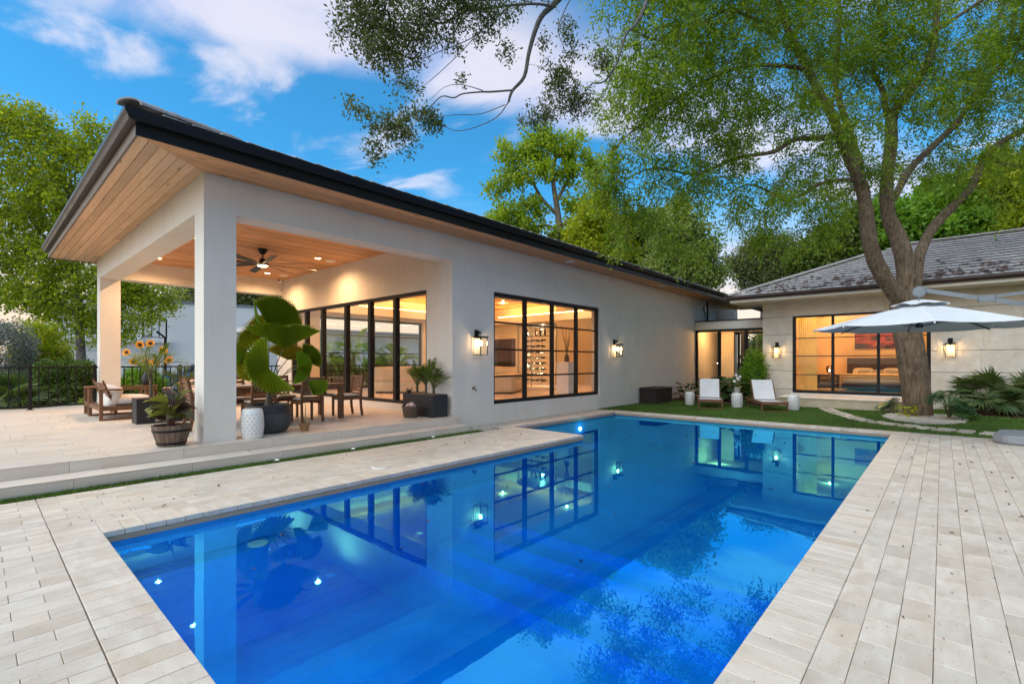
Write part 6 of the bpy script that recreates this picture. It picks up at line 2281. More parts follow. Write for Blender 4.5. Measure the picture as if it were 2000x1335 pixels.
# tree skeletons: limbs as (x, y, z, radius) chains, crowns as (x, y, z, radius) clumps, in metres
BIG_LIMBS = [[(-0.47,17.56,-0.15,0.47),(-0.51,17.52,0.31,0.465),(-0.58,17.46,1.16,0.459),(-0.69,17.36,2.02,0.453),(-0.78,17.29,2.73,0.448),(-0.81,17.26,3.16,0.442)],[(-0.81,17.26,3.16,0.314),(-1.01,16.92,3.43,0.293),(-1.28,16.52,3.97,0.273),(-1.46,16.21,4.65,0.254),(-1.53,16.0,5.44,0.234),(-1.58,15.8,5.96,0.215),(-1.7,15.54,6.46,0.196),(-1.93,15.18,7.11,0.178),(-2.15,14.83,7.91,0.159),(-2.44,14.42,8.59,0.141),(-2.65,14.07,9.2,0.124),(-2.9,13.7,9.85,0.107),(-3.06,13.4,10.54,0.09),(-3.22,13.1,11.47,0.073),(-3.47,12.73,12.5,0.056)],[(-0.78,17.42,3.03,0.345),(-0.74,17.4,3.6,0.32),(-0.82,17.27,4.45,0.296),(-0.96,17.08,5.08,0.272),(-1.11,16.9,5.56,0.248),(-1.15,16.81,6.4,0.224),(-1.06,16.83,7.51,0.201),(-1.02,16.81,8.28,0.177),(-0.68,17.06,8.87,0.154),(-0.26,17.38,9.8,0.131),(-0.13,17.43,10.78,0.108),(-0.06,17.44,11.86,0.085),(0.09,17.53,13.35,0.062)],[(-0.71,17.48,3.03,0.23),(-0.57,17.73,3.76,0.216),(-0.5,17.91,4.51,0.201),(-0.28,18.23,5.18,0.186),(-0.01,18.59,5.67,0.172),(0.38,19.06,6.2,0.157),(0.66,19.43,6.68,0.141),(0.93,19.8,7.55,0.126),(1.34,20.29,8.03,0.11),(1.92,20.93,8.45,0.094),(2.84,21.88,9.11,0.078),(3.9,22.94,10.08,0.062)],[(-1.65,15.84,6.78,0.151),(-1.82,15.81,7.45,0.131),(-1.96,15.82,8.06,0.111),(-2.19,15.75,9.17,0.091),(-2.12,15.95,10.65,0.071),(-2.19,16.02,12.43,0.05)],[(-2.05,15.07,7.46,0.107),(-2.36,14.49,7.24,0.093),(-2.78,13.8,7.11,0.079),(-3.11,13.21,6.7,0.066),(-3.72,12.36,6.45,0.053),(-4.37,11.46,5.97,0.041),(-4.99,10.6,6.02,0.029),(-5.42,9.91,5.67,0.018)],[(-1.67,15.68,6.33,0.082),(-2.01,15.16,6.27,0.069),(-2.38,14.61,6.1,0.056),(-2.94,13.9,5.67,0.043),(-3.67,13.03,5.98,0.031),(-4.2,12.35,5.41,0.019)],[(-2.54,14.09,8.85,0.084),(-2.71,13.64,8.82,0.074),(-3.17,12.92,8.73,0.063),(-3.59,12.24,8.54,0.053),(-4.2,11.39,8.06,0.044),(-4.74,10.59,7.36,0.034),(-5.16,9.91,6.74,0.026),(-5.47,9.33,6.08,0.017)],[(-1.15,16.82,8.33,0.113),(-1.25,16.97,9.11,0.099),(-1.48,17.0,9.79,0.084),(-1.33,17.38,10.72,0.069),(-1.4,17.56,12.04,0.054),(-1.59,17.63,13.53,0.038)],[(-1.11,16.86,5.84,0.156),(-0.95,17.21,6.23,0.143),(-0.66,17.69,6.99,0.13),(-0.1,18.41,7.81,0.117),(0.34,19.02,8.48,0.104),(0.88,19.73,9.7,0.09),(1.35,20.36,10.41,0.076),(1.64,20.84,12.04,0.061),(1.96,21.34,13.72,0.047)],[(-2.96,13.45,10.01,0.07),(-3.34,12.68,9.78,0.058),(-3.79,11.85,9.8,0.047),(-4.3,10.97,9.09,0.036),(-4.68,10.19,8.64,0.026),(-4.96,9.52,8.65,0.017)],[(-0.11,17.34,10.44,0.069),(0.51,18.17,11.14,0.056),(1.26,19.11,11.86,0.043),(2.36,20.36,12.16,0.029)],[(0.92,19.61,7.49,0.067),(1.35,20.44,7.39,0.053),(2.08,21.54,7.37,0.039),(3.08,22.88,7.03,0.024)],[(-3.1,13.33,10.77,0.064),(-3.66,12.16,11.12,0.047),(-4.19,11.01,10.82,0.031),(-4.84,9.76,10.06,0.017)]]
BIG_BLOBS = [(-5.06,9.96,6.17,0.9),(-5.28,9.9,5.05,0.7),(-4.63,10.35,7.55,1.1),(-4.36,11.13,5.63,0.9),(-4.8,10.73,4.56,0.5),(-3.84,12.0,6.72,1.0),(-3.43,13.03,5.41,0.9),(-3.77,11.79,8.19,1.3),(-4.71,10.01,8.79,1.3),(-3.99,11.73,9.7,1.4),(-2.86,13.54,7.97,1.2),(-2.76,14.17,6.33,1.0),(-2.41,14.75,5.21,0.8),(-2.86,13.54,9.75,1.3),(-1.97,15.68,9.61,1.3),(-1.94,14.63,7.42,1.0),(-1.29,16.83,10.72,1.4),(-0.61,16.36,8.29,1.1),(-0.22,17.25,9.89,1.5),(0.42,18.62,7.38,1.0),(0.88,19.57,9.04,1.4),(1.32,19.97,10.83,1.6),(1.8,20.8,7.68,1.1),(0.09,17.8,6.65,0.6),(2.75,21.91,9.31,1.6),(2.69,21.46,11.57,1.7),(1.1,19.77,6.21,0.55),(-3.3,13.42,4.57,0.5),(-2.67,13.71,11.54,1.8),(-3.74,11.68,11.11,1.7),(-4.71,10.01,10.37,1.5),(-1.5,16.64,13.0,2),(0.1,18.07,13.28,2),(1.8,20.8,13.77,2),(-1.45,16.14,6.71,0.6),(-2.38,16.12,6.51,0.9),(-5.57,9.5,5.6,0.7),(-5.54,9.67,4.36,0.5),(-5.13,9.63,7.44,0.9),(-0.93,18.62,7.31,0.9),(-4.52,11.52,4.3,0.45)]
OAK_LIMBS = [[(-3.48,8.42,10.34,0.062),(-4.29,7.5,8.93,0.056),(-4.94,6.72,7.74,0.05),(-5.05,6.42,7.37,0.044),(-5.05,6.22,7.0,0.038),(-5.03,6.03,6.52,0.033),(-4.99,5.87,6.06,0.028),(-5.03,5.63,5.75,0.023),(-4.97,5.48,5.5,0.018)],[(-4.93,5.51,5.67,0.016),(-5.11,5.24,5.6,0.015),(-5.16,5.08,5.55,0.013),(-5.3,4.83,5.47,0.011),(-5.33,4.68,5.36,0.01),(-5.4,4.5,5.33,0.008),(-5.49,4.3,5.08,0.007),(-5.55,4.13,4.99,0.006),(-5.73,3.85,4.71,0.004),(-5.84,3.63,4.35,0.003)],[(-5.19,5.16,5.6,0.008),(-5.18,5.03,5.58,0.007),(-5.31,4.78,5.59,0.005),(-5.4,4.56,5.49,0.004),(-5.48,4.36,5.25,0.003)],[(-4.97,5.48,5.5,0.01),(-5.02,5.27,5.2,0.008),(-5.18,4.96,4.98,0.006),(-5.3,4.68,4.87,0.005),(-5.37,4.46,4.92,0.003)],[(-5.02,5.44,5.45,0.008),(-5.14,5.06,5.21,0.006),(-5.28,4.67,5.09,0.005),(-5.34,4.34,4.96,0.003)],[(-4.68,6.15,7.19,0.021),(-4.8,5.85,7.12,0.019),(-5.16,5.34,6.96,0.017),(-5.38,4.97,6.81,0.014),(-5.48,4.69,6.55,0.012),(-5.64,4.36,6.41,0.01),(-5.76,4.07,6.34,0.008),(-5.93,3.73,6.13,0.006),(-6.05,3.44,5.93,0.004)],[(-5.0,5.59,7.07,0.012),(-5.08,5.33,6.76,0.01),(-5.16,5.07,6.47,0.008),(-5.29,4.76,6.03,0.006),(-5.45,4.43,5.61,0.005),(-5.48,4.22,5.38,0.003)],[(-5.34,5.15,6.53,0.008),(-5.33,4.92,6.31,0.007),(-5.54,4.5,6.01,0.005),(-5.76,4.07,5.68,0.004),(-5.69,3.9,5.36,0.003)],[(-4.38,6.81,8.02,0.02),(-4.81,6.11,7.91,0.016),(-5.25,5.39,7.63,0.013),(-5.66,4.7,7.2,0.01),(-6.03,4.05,6.79,0.007),(-6.15,3.62,6.47,0.004)],[(-3.48,8.42,10.34,0.038),(-3.65,8.16,8.99,0.034),(-3.88,7.84,7.75,0.03),(-3.98,7.64,7.34,0.026),(-4.05,7.45,7.1,0.022),(-4.13,7.27,6.55,0.018),(-4.24,7.06,6.21,0.015),(-4.34,6.85,6.13,0.011)],[(-4.34,6.85,6.13,0.011),(-4.38,6.65,5.87,0.009),(-4.43,6.44,5.59,0.007),(-4.72,6.01,5.33,0.005),(-4.91,5.67,5.22,0.003)],[(-4.04,7.12,6.44,0.009),(-4.14,6.98,6.05,0.007),(-4.25,6.84,5.77,0.005),(-4.39,6.67,5.57,0.003)],[(-4.39,6.67,7.69,0.011),(-4.5,6.44,7.36,0.009),(-4.58,6.23,6.84,0.007),(-4.46,6.2,6.48,0.005),(-4.3,6.22,6.1,0.003)]]
OAK_BLOBS = [(-6.11,3.52,6.11,0.32),(-5.94,3.81,6.32,0.5),(-6.15,3.62,6.47,0.4),(-5.69,4.16,6.25,0.45),(-5.77,3.96,5.82,0.4),(-5.67,4.05,5.45,0.22),(-5.85,3.76,5.82,0.3),(-5.52,4.59,6.53,0.4),(-5.37,4.86,6.83,0.4),(-5.1,5.23,6.75,0.3),(-5.33,4.62,6.09,0.2),(-6.02,3.47,5.02,0.14),(-5.87,3.61,4.88,0.18),(-5.74,3.85,4.75,0.28),(-5.61,4.1,4.95,0.25),(-5.48,4.36,5.03,0.2),(-5.76,3.7,4.42,0.2),(-5.84,3.63,4.3,0.1),(-5.58,4.0,4.61,0.22),(-5.42,4.41,4.92,0.16),(-4.71,5.99,5.39,0.3),(-4.58,6.37,5.87,0.35),(-4.82,5.75,5.26,0.15),(-4.45,6.62,5.76,0.3),(-4.58,6.23,6.14,0.3),(-4.46,6.48,6.53,0.22),(-4.64,5.91,6.5,0.15),(-4.4,6.26,6.73,0.2),(-5.21,5.13,6.44,0.22),(-4.93,5.39,6.21,0.15),(-5.59,4.26,6.98,0.6),(-5.27,5.08,7.37,0.6),(-4.89,6.09,7.86,0.6),(-6.06,3.57,6.75,0.4),(-4.19,6.98,6.49,0.25),(-4.93,5.51,6.9,0.2),(-5.19,4.75,5.64,0.08),(-6.23,3.28,5.83,0.08)]
SYC_LIMBS = [[(-21.21,29.33,1.75,0.345),(-21.26,29.28,7.11,0.306),(-21.32,29.23,10.56,0.268),(-21.44,29.13,12.47,0.23),(-21.61,28.97,14.0,0.191),(-21.72,28.87,15.34,0.153),(-21.58,29.0,17.07,0.115),(-21.66,28.92,18.41,0.077)],[(-21.44,29.13,12.47,0.172),(-22.29,28.36,13.62,0.128),(-23.15,27.6,15.54,0.083),(-24.0,26.83,16.69,0.038)],[(-21.55,29.03,13.43,0.153),(-20.86,29.64,15.15,0.115),(-20.58,29.89,15.92,0.077),(-19.44,30.92,15.34,0.038)],[(-21.32,29.23,11.32,0.134),(-22.29,28.36,11.71,0.086),(-23.72,27.08,10.94,0.038)],[(-21.29,29.26,11.71,0.134),(-20.29,30.15,12.28,0.086),(-19.29,31.04,12.09,0.038)]]
SYC_BLOBS = [(-24.0,26.83,17.07,1.5),(-22.58,28.11,17.64,1.6),(-20.86,29.64,17.45,1.6),(-21.67,27.57,15.52,1.4),(-24.43,26.45,14.77,1.4),(-24.0,26.83,12.09,1.8),(-22.86,27.85,13.24,1.3),(-20.58,29.89,15.54,1.4),(-19.98,31.77,16.32,1.3),(-20.29,30.15,13.24,1.3),(-19.01,31.3,13.24,1.3),(-24.72,26.19,12.47,1.1),(-23.43,27.34,10.75,1.5),(-19.72,30.66,11.71,1.5),(-21.72,28.87,10.94,1.2),(-22.29,28.36,18.22,1.2),(-23.72,27.08,15.54,1.2)]
YEL_LIMBS = [[(-17.69,28.46,1.73,0.211),(-17.66,28.48,5.24,0.176),(-17.61,28.53,8.05,0.14),(-17.69,28.46,10.5,0.105),(-17.74,28.41,11.91,0.07)]]
YEL_BLOBS = [(-17.69,28.46,12.26,1.2),(-18.08,28.1,10.86,1.5),(-17.03,29.04,10.5,1.4),(-17.82,28.34,9.1,1.6),(-16.64,29.39,8.75,1.6),(-18.6,27.64,9.45,1.3),(-16.38,29.63,7.35,1.3),(-17.29,28.81,6.99,1.4),(-18.73,27.52,8.4,1.3)]
DRK_LIMBS = [[(-16.9,31.84,1.74,0.261),(-16.9,31.84,5.47,0.199),(-16.95,31.79,8.07,0.137),(-16.9,31.84,10.31,0.074)]]
DRK_BLOBS = [(-16.95,31.79,11.05,1.6),(-16.26,32.41,9.93,1.6),(-17.37,31.42,9.93,1.5),(-16.54,32.17,8.44,1.7),(-15.98,32.66,7.7,1.5),(-20.01,29.06,9.0,1.3),(-21.15,29.38,10.56,0.9)]
PAL_LIMBS = [[(-12.81,30.14,1.05,0.214),(-12.76,30.18,4.35,0.177),(-12.68,30.25,6.99,0.14),(-12.61,30.32,9.3,0.103),(-12.56,30.36,10.62,0.066)],[(-12.68,30.25,6.99,0.099),(-11.94,30.91,8.31,0.066),(-11.33,31.46,8.64,0.033)],[(-12.71,30.23,6.33,0.099),(-13.3,29.7,8.31,0.066),(-13.42,29.59,9.96,0.033)]]
PAL_BLOBS = [(-12.56,30.36,11.11,1.2),(-13.05,29.92,10.29,1.5),(-12.07,30.8,9.96,1.5),(-13.3,29.7,8.97,1.6),(-12.19,30.69,8.31,1.7),(-11.45,31.35,8.64,1.2),(-13.05,29.92,7.32,1.6),(-11.7,31.13,6.99,1.4),(-10.96,31.79,7.32,0.9),(-10.84,31.9,6.66,0.7),(-12.31,30.58,6.33,1.2),(-13.79,29.26,7.65,1.2),(-13.54,29.48,10.62,1.0)]
GRY_LIMBS = [[(-11.69,45.9,1.79,0.246),(-11.69,45.9,6.26,0.194),(-11.62,45.96,8.94,0.141),(-11.52,46.05,10.73,0.089)]]
GRY_BLOBS = [(-11.35,46.2,11.17,1.8),(-12.69,45.01,10.5,1.6),(-10.36,47.09,10.73,1.8),(-13.02,44.71,9.39,1.3),(-11.69,45.9,8.94,2),(-10.02,47.39,8.94,1.8),(-13.69,44.11,10.06,0.8),(-12.19,45.45,11.62,1.2)]
RTA_LIMBS = [[(-5.74,43.17,4.05,0.306),(-5.74,43.17,8.64,0.201),(-5.88,43.04,11.71,0.096)]]
RTA_BLOBS = [(-6.59,42.41,10.37,1.4),(-5.45,43.43,11.32,1.5),(-4.31,44.45,12.09,1.6),(-7.16,41.9,9.22,1.5),(-5.74,43.17,9.79,1.8),(-4.02,44.7,9.79,2.0),(-7.88,41.26,9.03,1.0),(-3.45,45.22,12.86,1.2),(-6.31,42.66,8.64,1.8)]
RTB_LIMBS = [[(-0.3,45.36,3.91,0.289),(-0.3,45.36,8.25,0.19),(-0.43,45.24,11.86,0.09)]]
RTB_BLOBS = [(-1.64,44.15,11.86,1.6),(-0.3,45.36,12.95,1.7),(1.05,46.56,12.59,1.7),(-2.45,43.43,10.78,1.7),(-0.84,44.87,10.78,2.0),(0.78,46.32,10.78,2.0),(-2.86,43.07,12.22,1.1),(1.73,47.17,11.14,1.6),(0.11,45.72,13.67,1.0)]
RTC_LIMBS = [[(4.16,48.0,3.83,0.281),(4.16,48.0,8.05,0.184),(4.03,47.88,11.56,0.088)]]
RTC_BLOBS = [(2.85,46.83,14.02,2.1),(4.16,48.0,14.72,2.2),(2.33,46.36,12.26,2.1),(3.64,47.53,12.26,2.2),(5.21,48.94,12.96,2.4),(3.11,47.07,10.86,2.0),(4.68,48.47,10.86,2.4),(5.99,49.64,14.72,2)]
LTA_LIMBS = [[(-33.32,3.74,0.48,0.226),(-33.36,3.7,1.94,0.197),(-33.42,3.65,3.8,0.168),(-33.52,3.56,5.93,0.14),(-33.62,3.47,7.79,0.111),(-33.72,3.38,9.65,0.082),(-33.81,3.29,11.78,0.053)],[(-33.52,3.56,5.93,0.12),(-34.51,2.67,7.52,0.089),(-35.3,1.96,9.12,0.058),(-35.7,1.61,11.25,0.027)],[(-33.56,3.52,6.99,0.12),(-32.72,4.27,8.85,0.073),(-32.43,4.53,10.98,0.027)],[(-33.42,3.65,3.8,0.093),(-34.71,2.49,5.13,0.06),(-35.5,1.78,5.4,0.027)],[(-33.42,3.65,4.33,0.093),(-32.13,4.8,4.86,0.06),(-30.94,5.86,4.86,0.027)]]
LTA_BLOBS = [(-35.3,1.96,13.38,1.5),(-34.31,2.85,12.84,1.5),(-36.09,1.25,14.17,1.5),(-33.12,3.91,13.64,1.0),(-32.23,4.71,13.38,0.8),(-33.52,3.56,11.51,1.5),(-35.3,1.96,11.25,1.8),(-32.53,4.44,11.51,1.2),(-34.51,2.67,9.65,1.8),(-35.9,1.43,9.12,1.8),(-33.32,3.74,9.12,1.6),(-35.3,1.96,6.99,1.8),(-33.91,3.2,6.73,1.7),(-32.72,4.27,7.52,1.5),(-34.51,2.67,4.86,1.6),(-33.32,3.74,4.6,1.5),(-35.7,1.61,4.86,1.6),(-32.33,4.62,5.4,1.4),(-32.92,4.09,3.27,1.1),(-34.31,2.85,3.27,1.1),(-31.53,5.33,4.86,1.2),(-30.74,6.04,4.33,1.0),(-31.73,5.15,3.27,1.0),(-37.28,0.19,11.51,2),(-37.28,0.19,7.52,2),(-37.08,0.37,13.64,1.5),(-31.14,5.69,5.4,1.0),(-29.95,6.75,5.0,0.8),(-32.92,4.09,14.7,0.5),(-32.72,4.27,12.31,0.9)]
FAR_LIMBS = [[(-50.08,19.6,-0.21,0.306),(-50.2,19.5,3.87,0.255),(-50.35,19.36,6.94,0.204),(-50.84,18.92,8.98,0.153),(-51.03,18.75,11.02,0.102)],[(-50.27,19.43,5.92,0.179),(-51.41,18.41,7.45,0.115),(-52.56,17.39,8.47,0.051)],[(-50.35,19.36,6.94,0.179),(-49.13,20.45,8.47,0.115),(-47.99,21.47,8.98,0.051)]]
FAR_BLOBS = [(-51.79,18.07,7.45,2),(-50.65,19.09,8.98,2),(-49.13,20.45,7.45,2),(-49.89,19.77,5.92,2),(-52.17,17.73,8.98,1.8),(-47.61,21.81,7.96,2),(-53.7,16.37,6.94,2),(-55.6,14.66,7.45,2),(-56.36,13.98,8.98,1.6),(-48.75,20.79,10.0,2),(-57.12,13.3,6.43,1.6)]

# =================================================================== TREES
def grow(limbs, blobs, n_attr, seed, step=0.35, twig_r=0.004, max_r=0.05, shell=0.5, droop=0.0):
    """hand-set limbs, then twigs reaching every point scattered through the crown clumps"""
    rg_ = np.random.default_rng(seed)
    nodes, parent, chains = [], [], []
    for pts_ in limbs:
        P_ = np.array(pts_, float)
        for i in range(len(P_) - 1):
            m_ = max(1, int(np.linalg.norm(P_[i + 1, :3] - P_[i, :3]) / step))
            for k in range(m_):
                nodes.append(P_[i, :3] + (P_[i + 1, :3] - P_[i, :3]) * k / m_)
        nodes.append(P_[-1, :3])
    B = np.array(blobs, float)
    wgt = B[:, 3] ** 2.2
    wgt /= wgt.sum()
    idx = rg_.choice(len(B), n_attr, p=wgt)
    d_ = rg_.normal(size=(n_attr, 3))
    d_ /= np.linalg.norm(d_, axis=1)[:, None]
    rad = rg_.uniform(0, 1, n_attr) ** shell
    A = B[idx, :3] + d_ * (rad * B[idx, 3])[:, None] * np.array([1, 1, .85])
    N = np.zeros((len(nodes) + n_attr * 8, 3))
    N[:len(nodes)] = nodes
    cnt = len(nodes)
    base_n = cnt
    d0 = np.array([np.min(((N[:cnt] - a) ** 2).sum(1)) for a in A])
    order = np.argsort(d0)
    twigs = []
    for ai in order:
        a = A[ai]
        dd = ((N[:cnt] - a) ** 2).sum(1)
        j = int(np.argmin(dd))
        L_ = math.sqrt(dd[j])
        m_ = int(min(6, max(2, L_ / step)))
        p0 = N[j]
        perp = rg_.normal(size=3) * L_ * 0.10
        pts_ = [p0]
        for k in range(1, m_ + 1):
            f_ = k / m_
            q = p0 + (a - p0) * f_ + perp * math.sin(PI * f_) + np.array([0, 0, .08 * L_ * math.sin(PI * f_)])
            q[2] -= droop * L_ * f_ * f_ * .3
            pts_.append(q)
            N[cnt] = q
            cnt += 1
        twigs.append((pts_, L_))
    return twigs, A


def wood_mesh(limbs, twigs, twig_r, n_limb=10, rough=0.0, k_r=0.012, sides=4):
    m_ = MB()
    for i, pts_ in enumerate(limbs):
        P_ = [Vector(p[:3]) for p in pts_]
        rr_ = [p[3] for p in pts_]
        # smooth the chain
        out, ro = [], []
        n_ = len(P_)
        for a in range(n_ - 1):
            p0, p1, p2, p3 = P_[max(a - 1, 0)], P_[a], P_[a + 1], P_[min(a + 2, n_ - 1)]
            for k in range(4):
                t_ = k / 4
                out.append(.5 * ((2 * p1) + (p2 - p0) * t_ + (2 * p0 - 5 * p1 + 4 * p2 - p3) * t_ ** 2 + (-p0 + 3 * p1 - 3 * p2 + p3) * t_ ** 3))
                ro.append(rr_[a] + (rr_[a + 1] - rr_[a]) * t_)
        out.append(P_[-1])
        ro.append(rr_[-1])
        o0 = len(m_.v)
        sd_ = n_limb if ro[0] > .06 else max(6, n_limb // 2)
        m_.tube(out, ro, sd_)
        if rough:
            for vi in range(o0, len(m_.v)):
                v_ = Vector(m_.v[vi])
                ring = min((vi - o0) // sd_, len(out) - 1)
                c_ = out[ring]
                d_ = v_ - c_
                an = math.atan2(d_.y, d_.x)
                low = max(0, 1 - (v_.z + .1) / 1.3)
                q_ = mnoise(Vector((v_.x * 2.6, v_.y * 2.6, v_.z * .9))) * .5 + mnoise(v_ * 6.0) * .22 + (.45 + .9 * low * low) * mnoise(Vector((math.cos(an) * 1.7, math.sin(an) * 1.7, v_.z * .25 + i * 3)))
                m_.v[vi] = tuple(c_ + d_ * (1 + rough * q_))
    for pts_, L_ in twigs:
        r0 = min(.03, twig_r + k_r * L_)
        n_ = len(pts_)
        m_.tube(pts_, [r0 * (1 - .8 * k / (n_ - 1)) + twig_r * .3 for k in range(n_)], sides, False)
    return m_


def leaf_cloud(name, centres, n_per, spread, l0, l1, asp, mat, parent, seed, droop=0.3, flat=0.5, squash=1.0, along=None):
    """many small pointed leaves scattered round the twig ends"""
    rg_ = np.random.default_rng(seed)
    C_ = np.repeat(np.asarray(centres), n_per, axis=0)
    n_ = len(C_)
    off = rg_.normal(size=(n_, 3)) * spread
    off[:, 2] *= squash
    P_ = C_ + off
    d_ = rg_.normal(size=(n_, 3))
    if along is not None:
        d_ = d_ * .6 + np.repeat(along, n_per, axis=0)
    d_[:, 2] -= droop
    d_ /= np.linalg.norm(d_, axis=1)[:, None]
    nr_ = rg_.normal(size=(n_, 3)) * (1 - flat)
    nr_[:, 2] += flat
    w_ = np.cross(d_, nr_)
    w_ /= np.linalg.norm(w_, axis=1)[:, None] + 1e-9
    ln = rg_.uniform(l0, l1, n_)[:, None]
    hw = ln * asp * .5
    nn_ = np.cross(w_, d_)
    v_ = np.zeros((n_, 4, 3))
    v_[:, 0] = P_
    v_[:, 1] = P_ + d_ * ln * .45 + w_ * hw + nn_ * ln * .05
    v_[:, 2] = P_ + d_ * ln
    v_[:, 3] = P_ + d_ * ln * .45 - w_ * hw + nn_ * ln * .05
    me = np_mesh(name, v_.reshape(-1, 3), quads=np.arange(n_ * 4).reshape(-1, 4))
    return link(name, me, mat, parent)


def strand_cloud(name, centres, n_str, s0, s1, n_leaf, l0, l1, asp, mat, parent, seed, droop=.6):
    """feathery compound leaves: short drooping stalks set with paired leaflets"""
    rg_ = np.random.default_rng(seed)
    C_ = np.repeat(np.asarray(centres), n_str, axis=0)
    n_ = len(C_)
    C_ = C_ + rg_.normal(size=(n_, 3)) * .10
    d_ = rg_.normal(size=(n_, 3))
    d_[:, 2] -= droop
    d_ /= np.linalg.norm(d_, axis=1)[:, None]
    sl_n = rg_.uniform(s0, s1, n_)
    sd_ = np.cross(d_, np.array([0, 0, 1.0]) + rg_.normal(size=(n_, 3)) * .5)
    sd_ /= np.linalg.norm(sd_, axis=1)[:, None] + 1e-9
    k_ = (np.arange(n_leaf) + .5) / n_leaf
    P_ = C_[:, None] + d_[:, None] * (sl_n[:, None] * k_[None])[..., None]
    P_[..., 2] -= (.35 * sl_n[:, None] * k_[None] ** 2)
    sg = np.where(np.arange(n_leaf) % 2 == 0, 1.0, -1.0)[None, :, None]
    ld = d_[:, None] * .75 + sd_[:, None] * sg * .8 + rg_.normal(size=(n_, n_leaf, 3)) * .18
    ld[..., 2] -= .25
    ld /= np.linalg.norm(ld, axis=2)[..., None]
    wv_ = np.cross(ld, np.cross(d_, sd_)[:, None] + rg_.normal(size=(n_, n_leaf, 3)) * .35)
    wv_ /= np.linalg.norm(wv_, axis=2)[..., None] + 1e-9
    ln = rg_.uniform(l0, l1, (n_, n_leaf, 1))
    v_ = np.zeros((n_, n_leaf, 4, 3))
    v_[:, :, 0] = P_
    v_[:, :, 1] = P_ + ld * ln * .45 + wv_ * ln * asp * .5
    v_[:, :, 2] = P_ + ld * ln
    v_[:, :, 3] = P_ + ld * ln * .45 - wv_ * ln * asp * .5
    v_ = v_.reshape(-1, 3)
    return link(name, np_mesh(name, v_, quads=np.arange(len(v_)).reshape(-1, 4)), mat, parent)


def tree(name, label, limbs, blobs, n_attr, n_per, spread, l0, l1, asp, leafm, barkm, seed, group=None, twig_r=.004, step=.35, rough=0.0, droop=.3, n_limb=10, k_r=.012, shell=.5, sides=4, flat=.5, strands=None):
    base = limbs[0][0]
    t_ = thing(name, label, 'tree', (0, 0, 0), 0, group)
    tw_, A_ = grow(limbs, blobs, n_attr, seed, step, twig_r, shell=shell, droop=droop)
    wood_mesh(limbs, [], twig_r, n_limb, rough).build('trunk', barkm, t_, smooth=True)
    kind(wood_mesh([], tw_, twig_r, 6, 0, k_r, sides).build('twigs', barkm, t_, smooth=True), 'stuff')
    cs = []
    for pts_, L_ in tw_:
        for f_ in ((1.0, .75) if len(pts_) > 2 else (1.0,)):
            i_ = int(round(f_ * (len(pts_) - 1)))
            cs.append(pts_[i_])
    if strands:
        kind(strand_cloud('crown', cs, *strands, leafm, t_, seed + 1), 'stuff')
        return t_
    kind(leaf_cloud('crown', cs, n_per, spread, l0, l1, asp, leafm, t_, seed + 1, droop, flat), 'stuff')
    return t_


M['bark_big'] = m_bark('smooth_brown_bark', (0.075, 0.050, 0.033), (0.32, 0.23, 0.155), 1.4, 1.0)  # dark tone deepened so crevice shade sits in the colour, not in relief
M['bark_oak'] = m_bark('grey_oak_bark', (0.075, 0.066, 0.058), (0.22, 0.20, 0.18), 2.0, .6)
M['bark_pale'] = m_bark('pale_bark', (0.13, 0.10, 0.075), (0.26, 0.215, 0.17), 1.0, .5)
M['leaf_big'] = m_leaf('feathery_leaf', (0.09, 0.18, 0.014), (0.33, 0.44, 0.045), 0.5, .5)
M['leaf_oak'] = m_leaf('oak_leaf', (0.070, 0.110, 0.032), (0.185, 0.209, 0.072), 0.25, .4)
M['leaf_syc'] = m_leaf('yellow_green_leaf', (0.160, 0.293, 0.021), (0.434, 0.517, 0.043), 0.42)
M['leaf_yel'] = m_leaf('lime_leaf', (0.188, 0.294, 0.016), (0.536, 0.522, 0.029), 0.42)
M['leaf_drk'] = m_leaf('dark_green_leaf', (0.046, 0.103, 0.018), (0.143, 0.209, 0.033), 0.30)
M['leaf_pal'] = m_leaf('pale_green_leaf', (0.161, 0.250, 0.069), (0.375, 0.435, 0.147), 0.40)
M['leaf_gry'] = m_leaf('dull_green_leaf', (0.107, 0.135, 0.048), (0.227, 0.250, 0.097), 0.30)
M['leaf_oli'] = m_leaf('olive_tree_leaf', (0.055, 0.105, 0.018), (0.19, 0.26, 0.05), 0.4)
M['leaf_grn'] = m_leaf('bright_green_leaf', (0.086, 0.224, 0.021), (0.275, 0.446, 0.046), 0.38)
M['leaf_ltr'] = m_leaf('left_tree_leaf', (0.16, 0.26, 0.02), (0.42, 0.46, 0.04), 0.5)

# root flare for the big tree
BIG_LIMBS = [[(x, y, z, r * .72) for x, y, z, r in ch] for ch in BIG_LIMBS]
BIG_LIMBS[0] = [(-.46, 17.56, -.35, .60)] + [(x, y, z, r) for x, y, z, r in BIG_LIMBS[0]]
SHADE = tree('shade_tree', 'big feathery shade tree with forked brown trunk beside the pool lawn', BIG_LIMBS, BIG_BLOBS, 2900, 15, .15, .055, .115, .30, M['leaf_big'], M['bark_big'], 3, twig_r=.004, step=.3, rough=.26, droop=.55, n_limb=32, k_r=.010, shell=.45, sides=4, flat=.35, strands=(4, .22, .48, 7, .085, .165, .27))
OAK_LIMBS.insert(0, [(4.2, 8.6, -.1, .42), (4.1, 8.7, 2.0, .34), (3.6, 8.6, 4.5, .28), (2.2, 8.5, 7.0, .24), (0.2, 8.4, 9.2, .19), (-1.8, 8.3, 10.2, .15), OAK_LIMBS[0][0]])
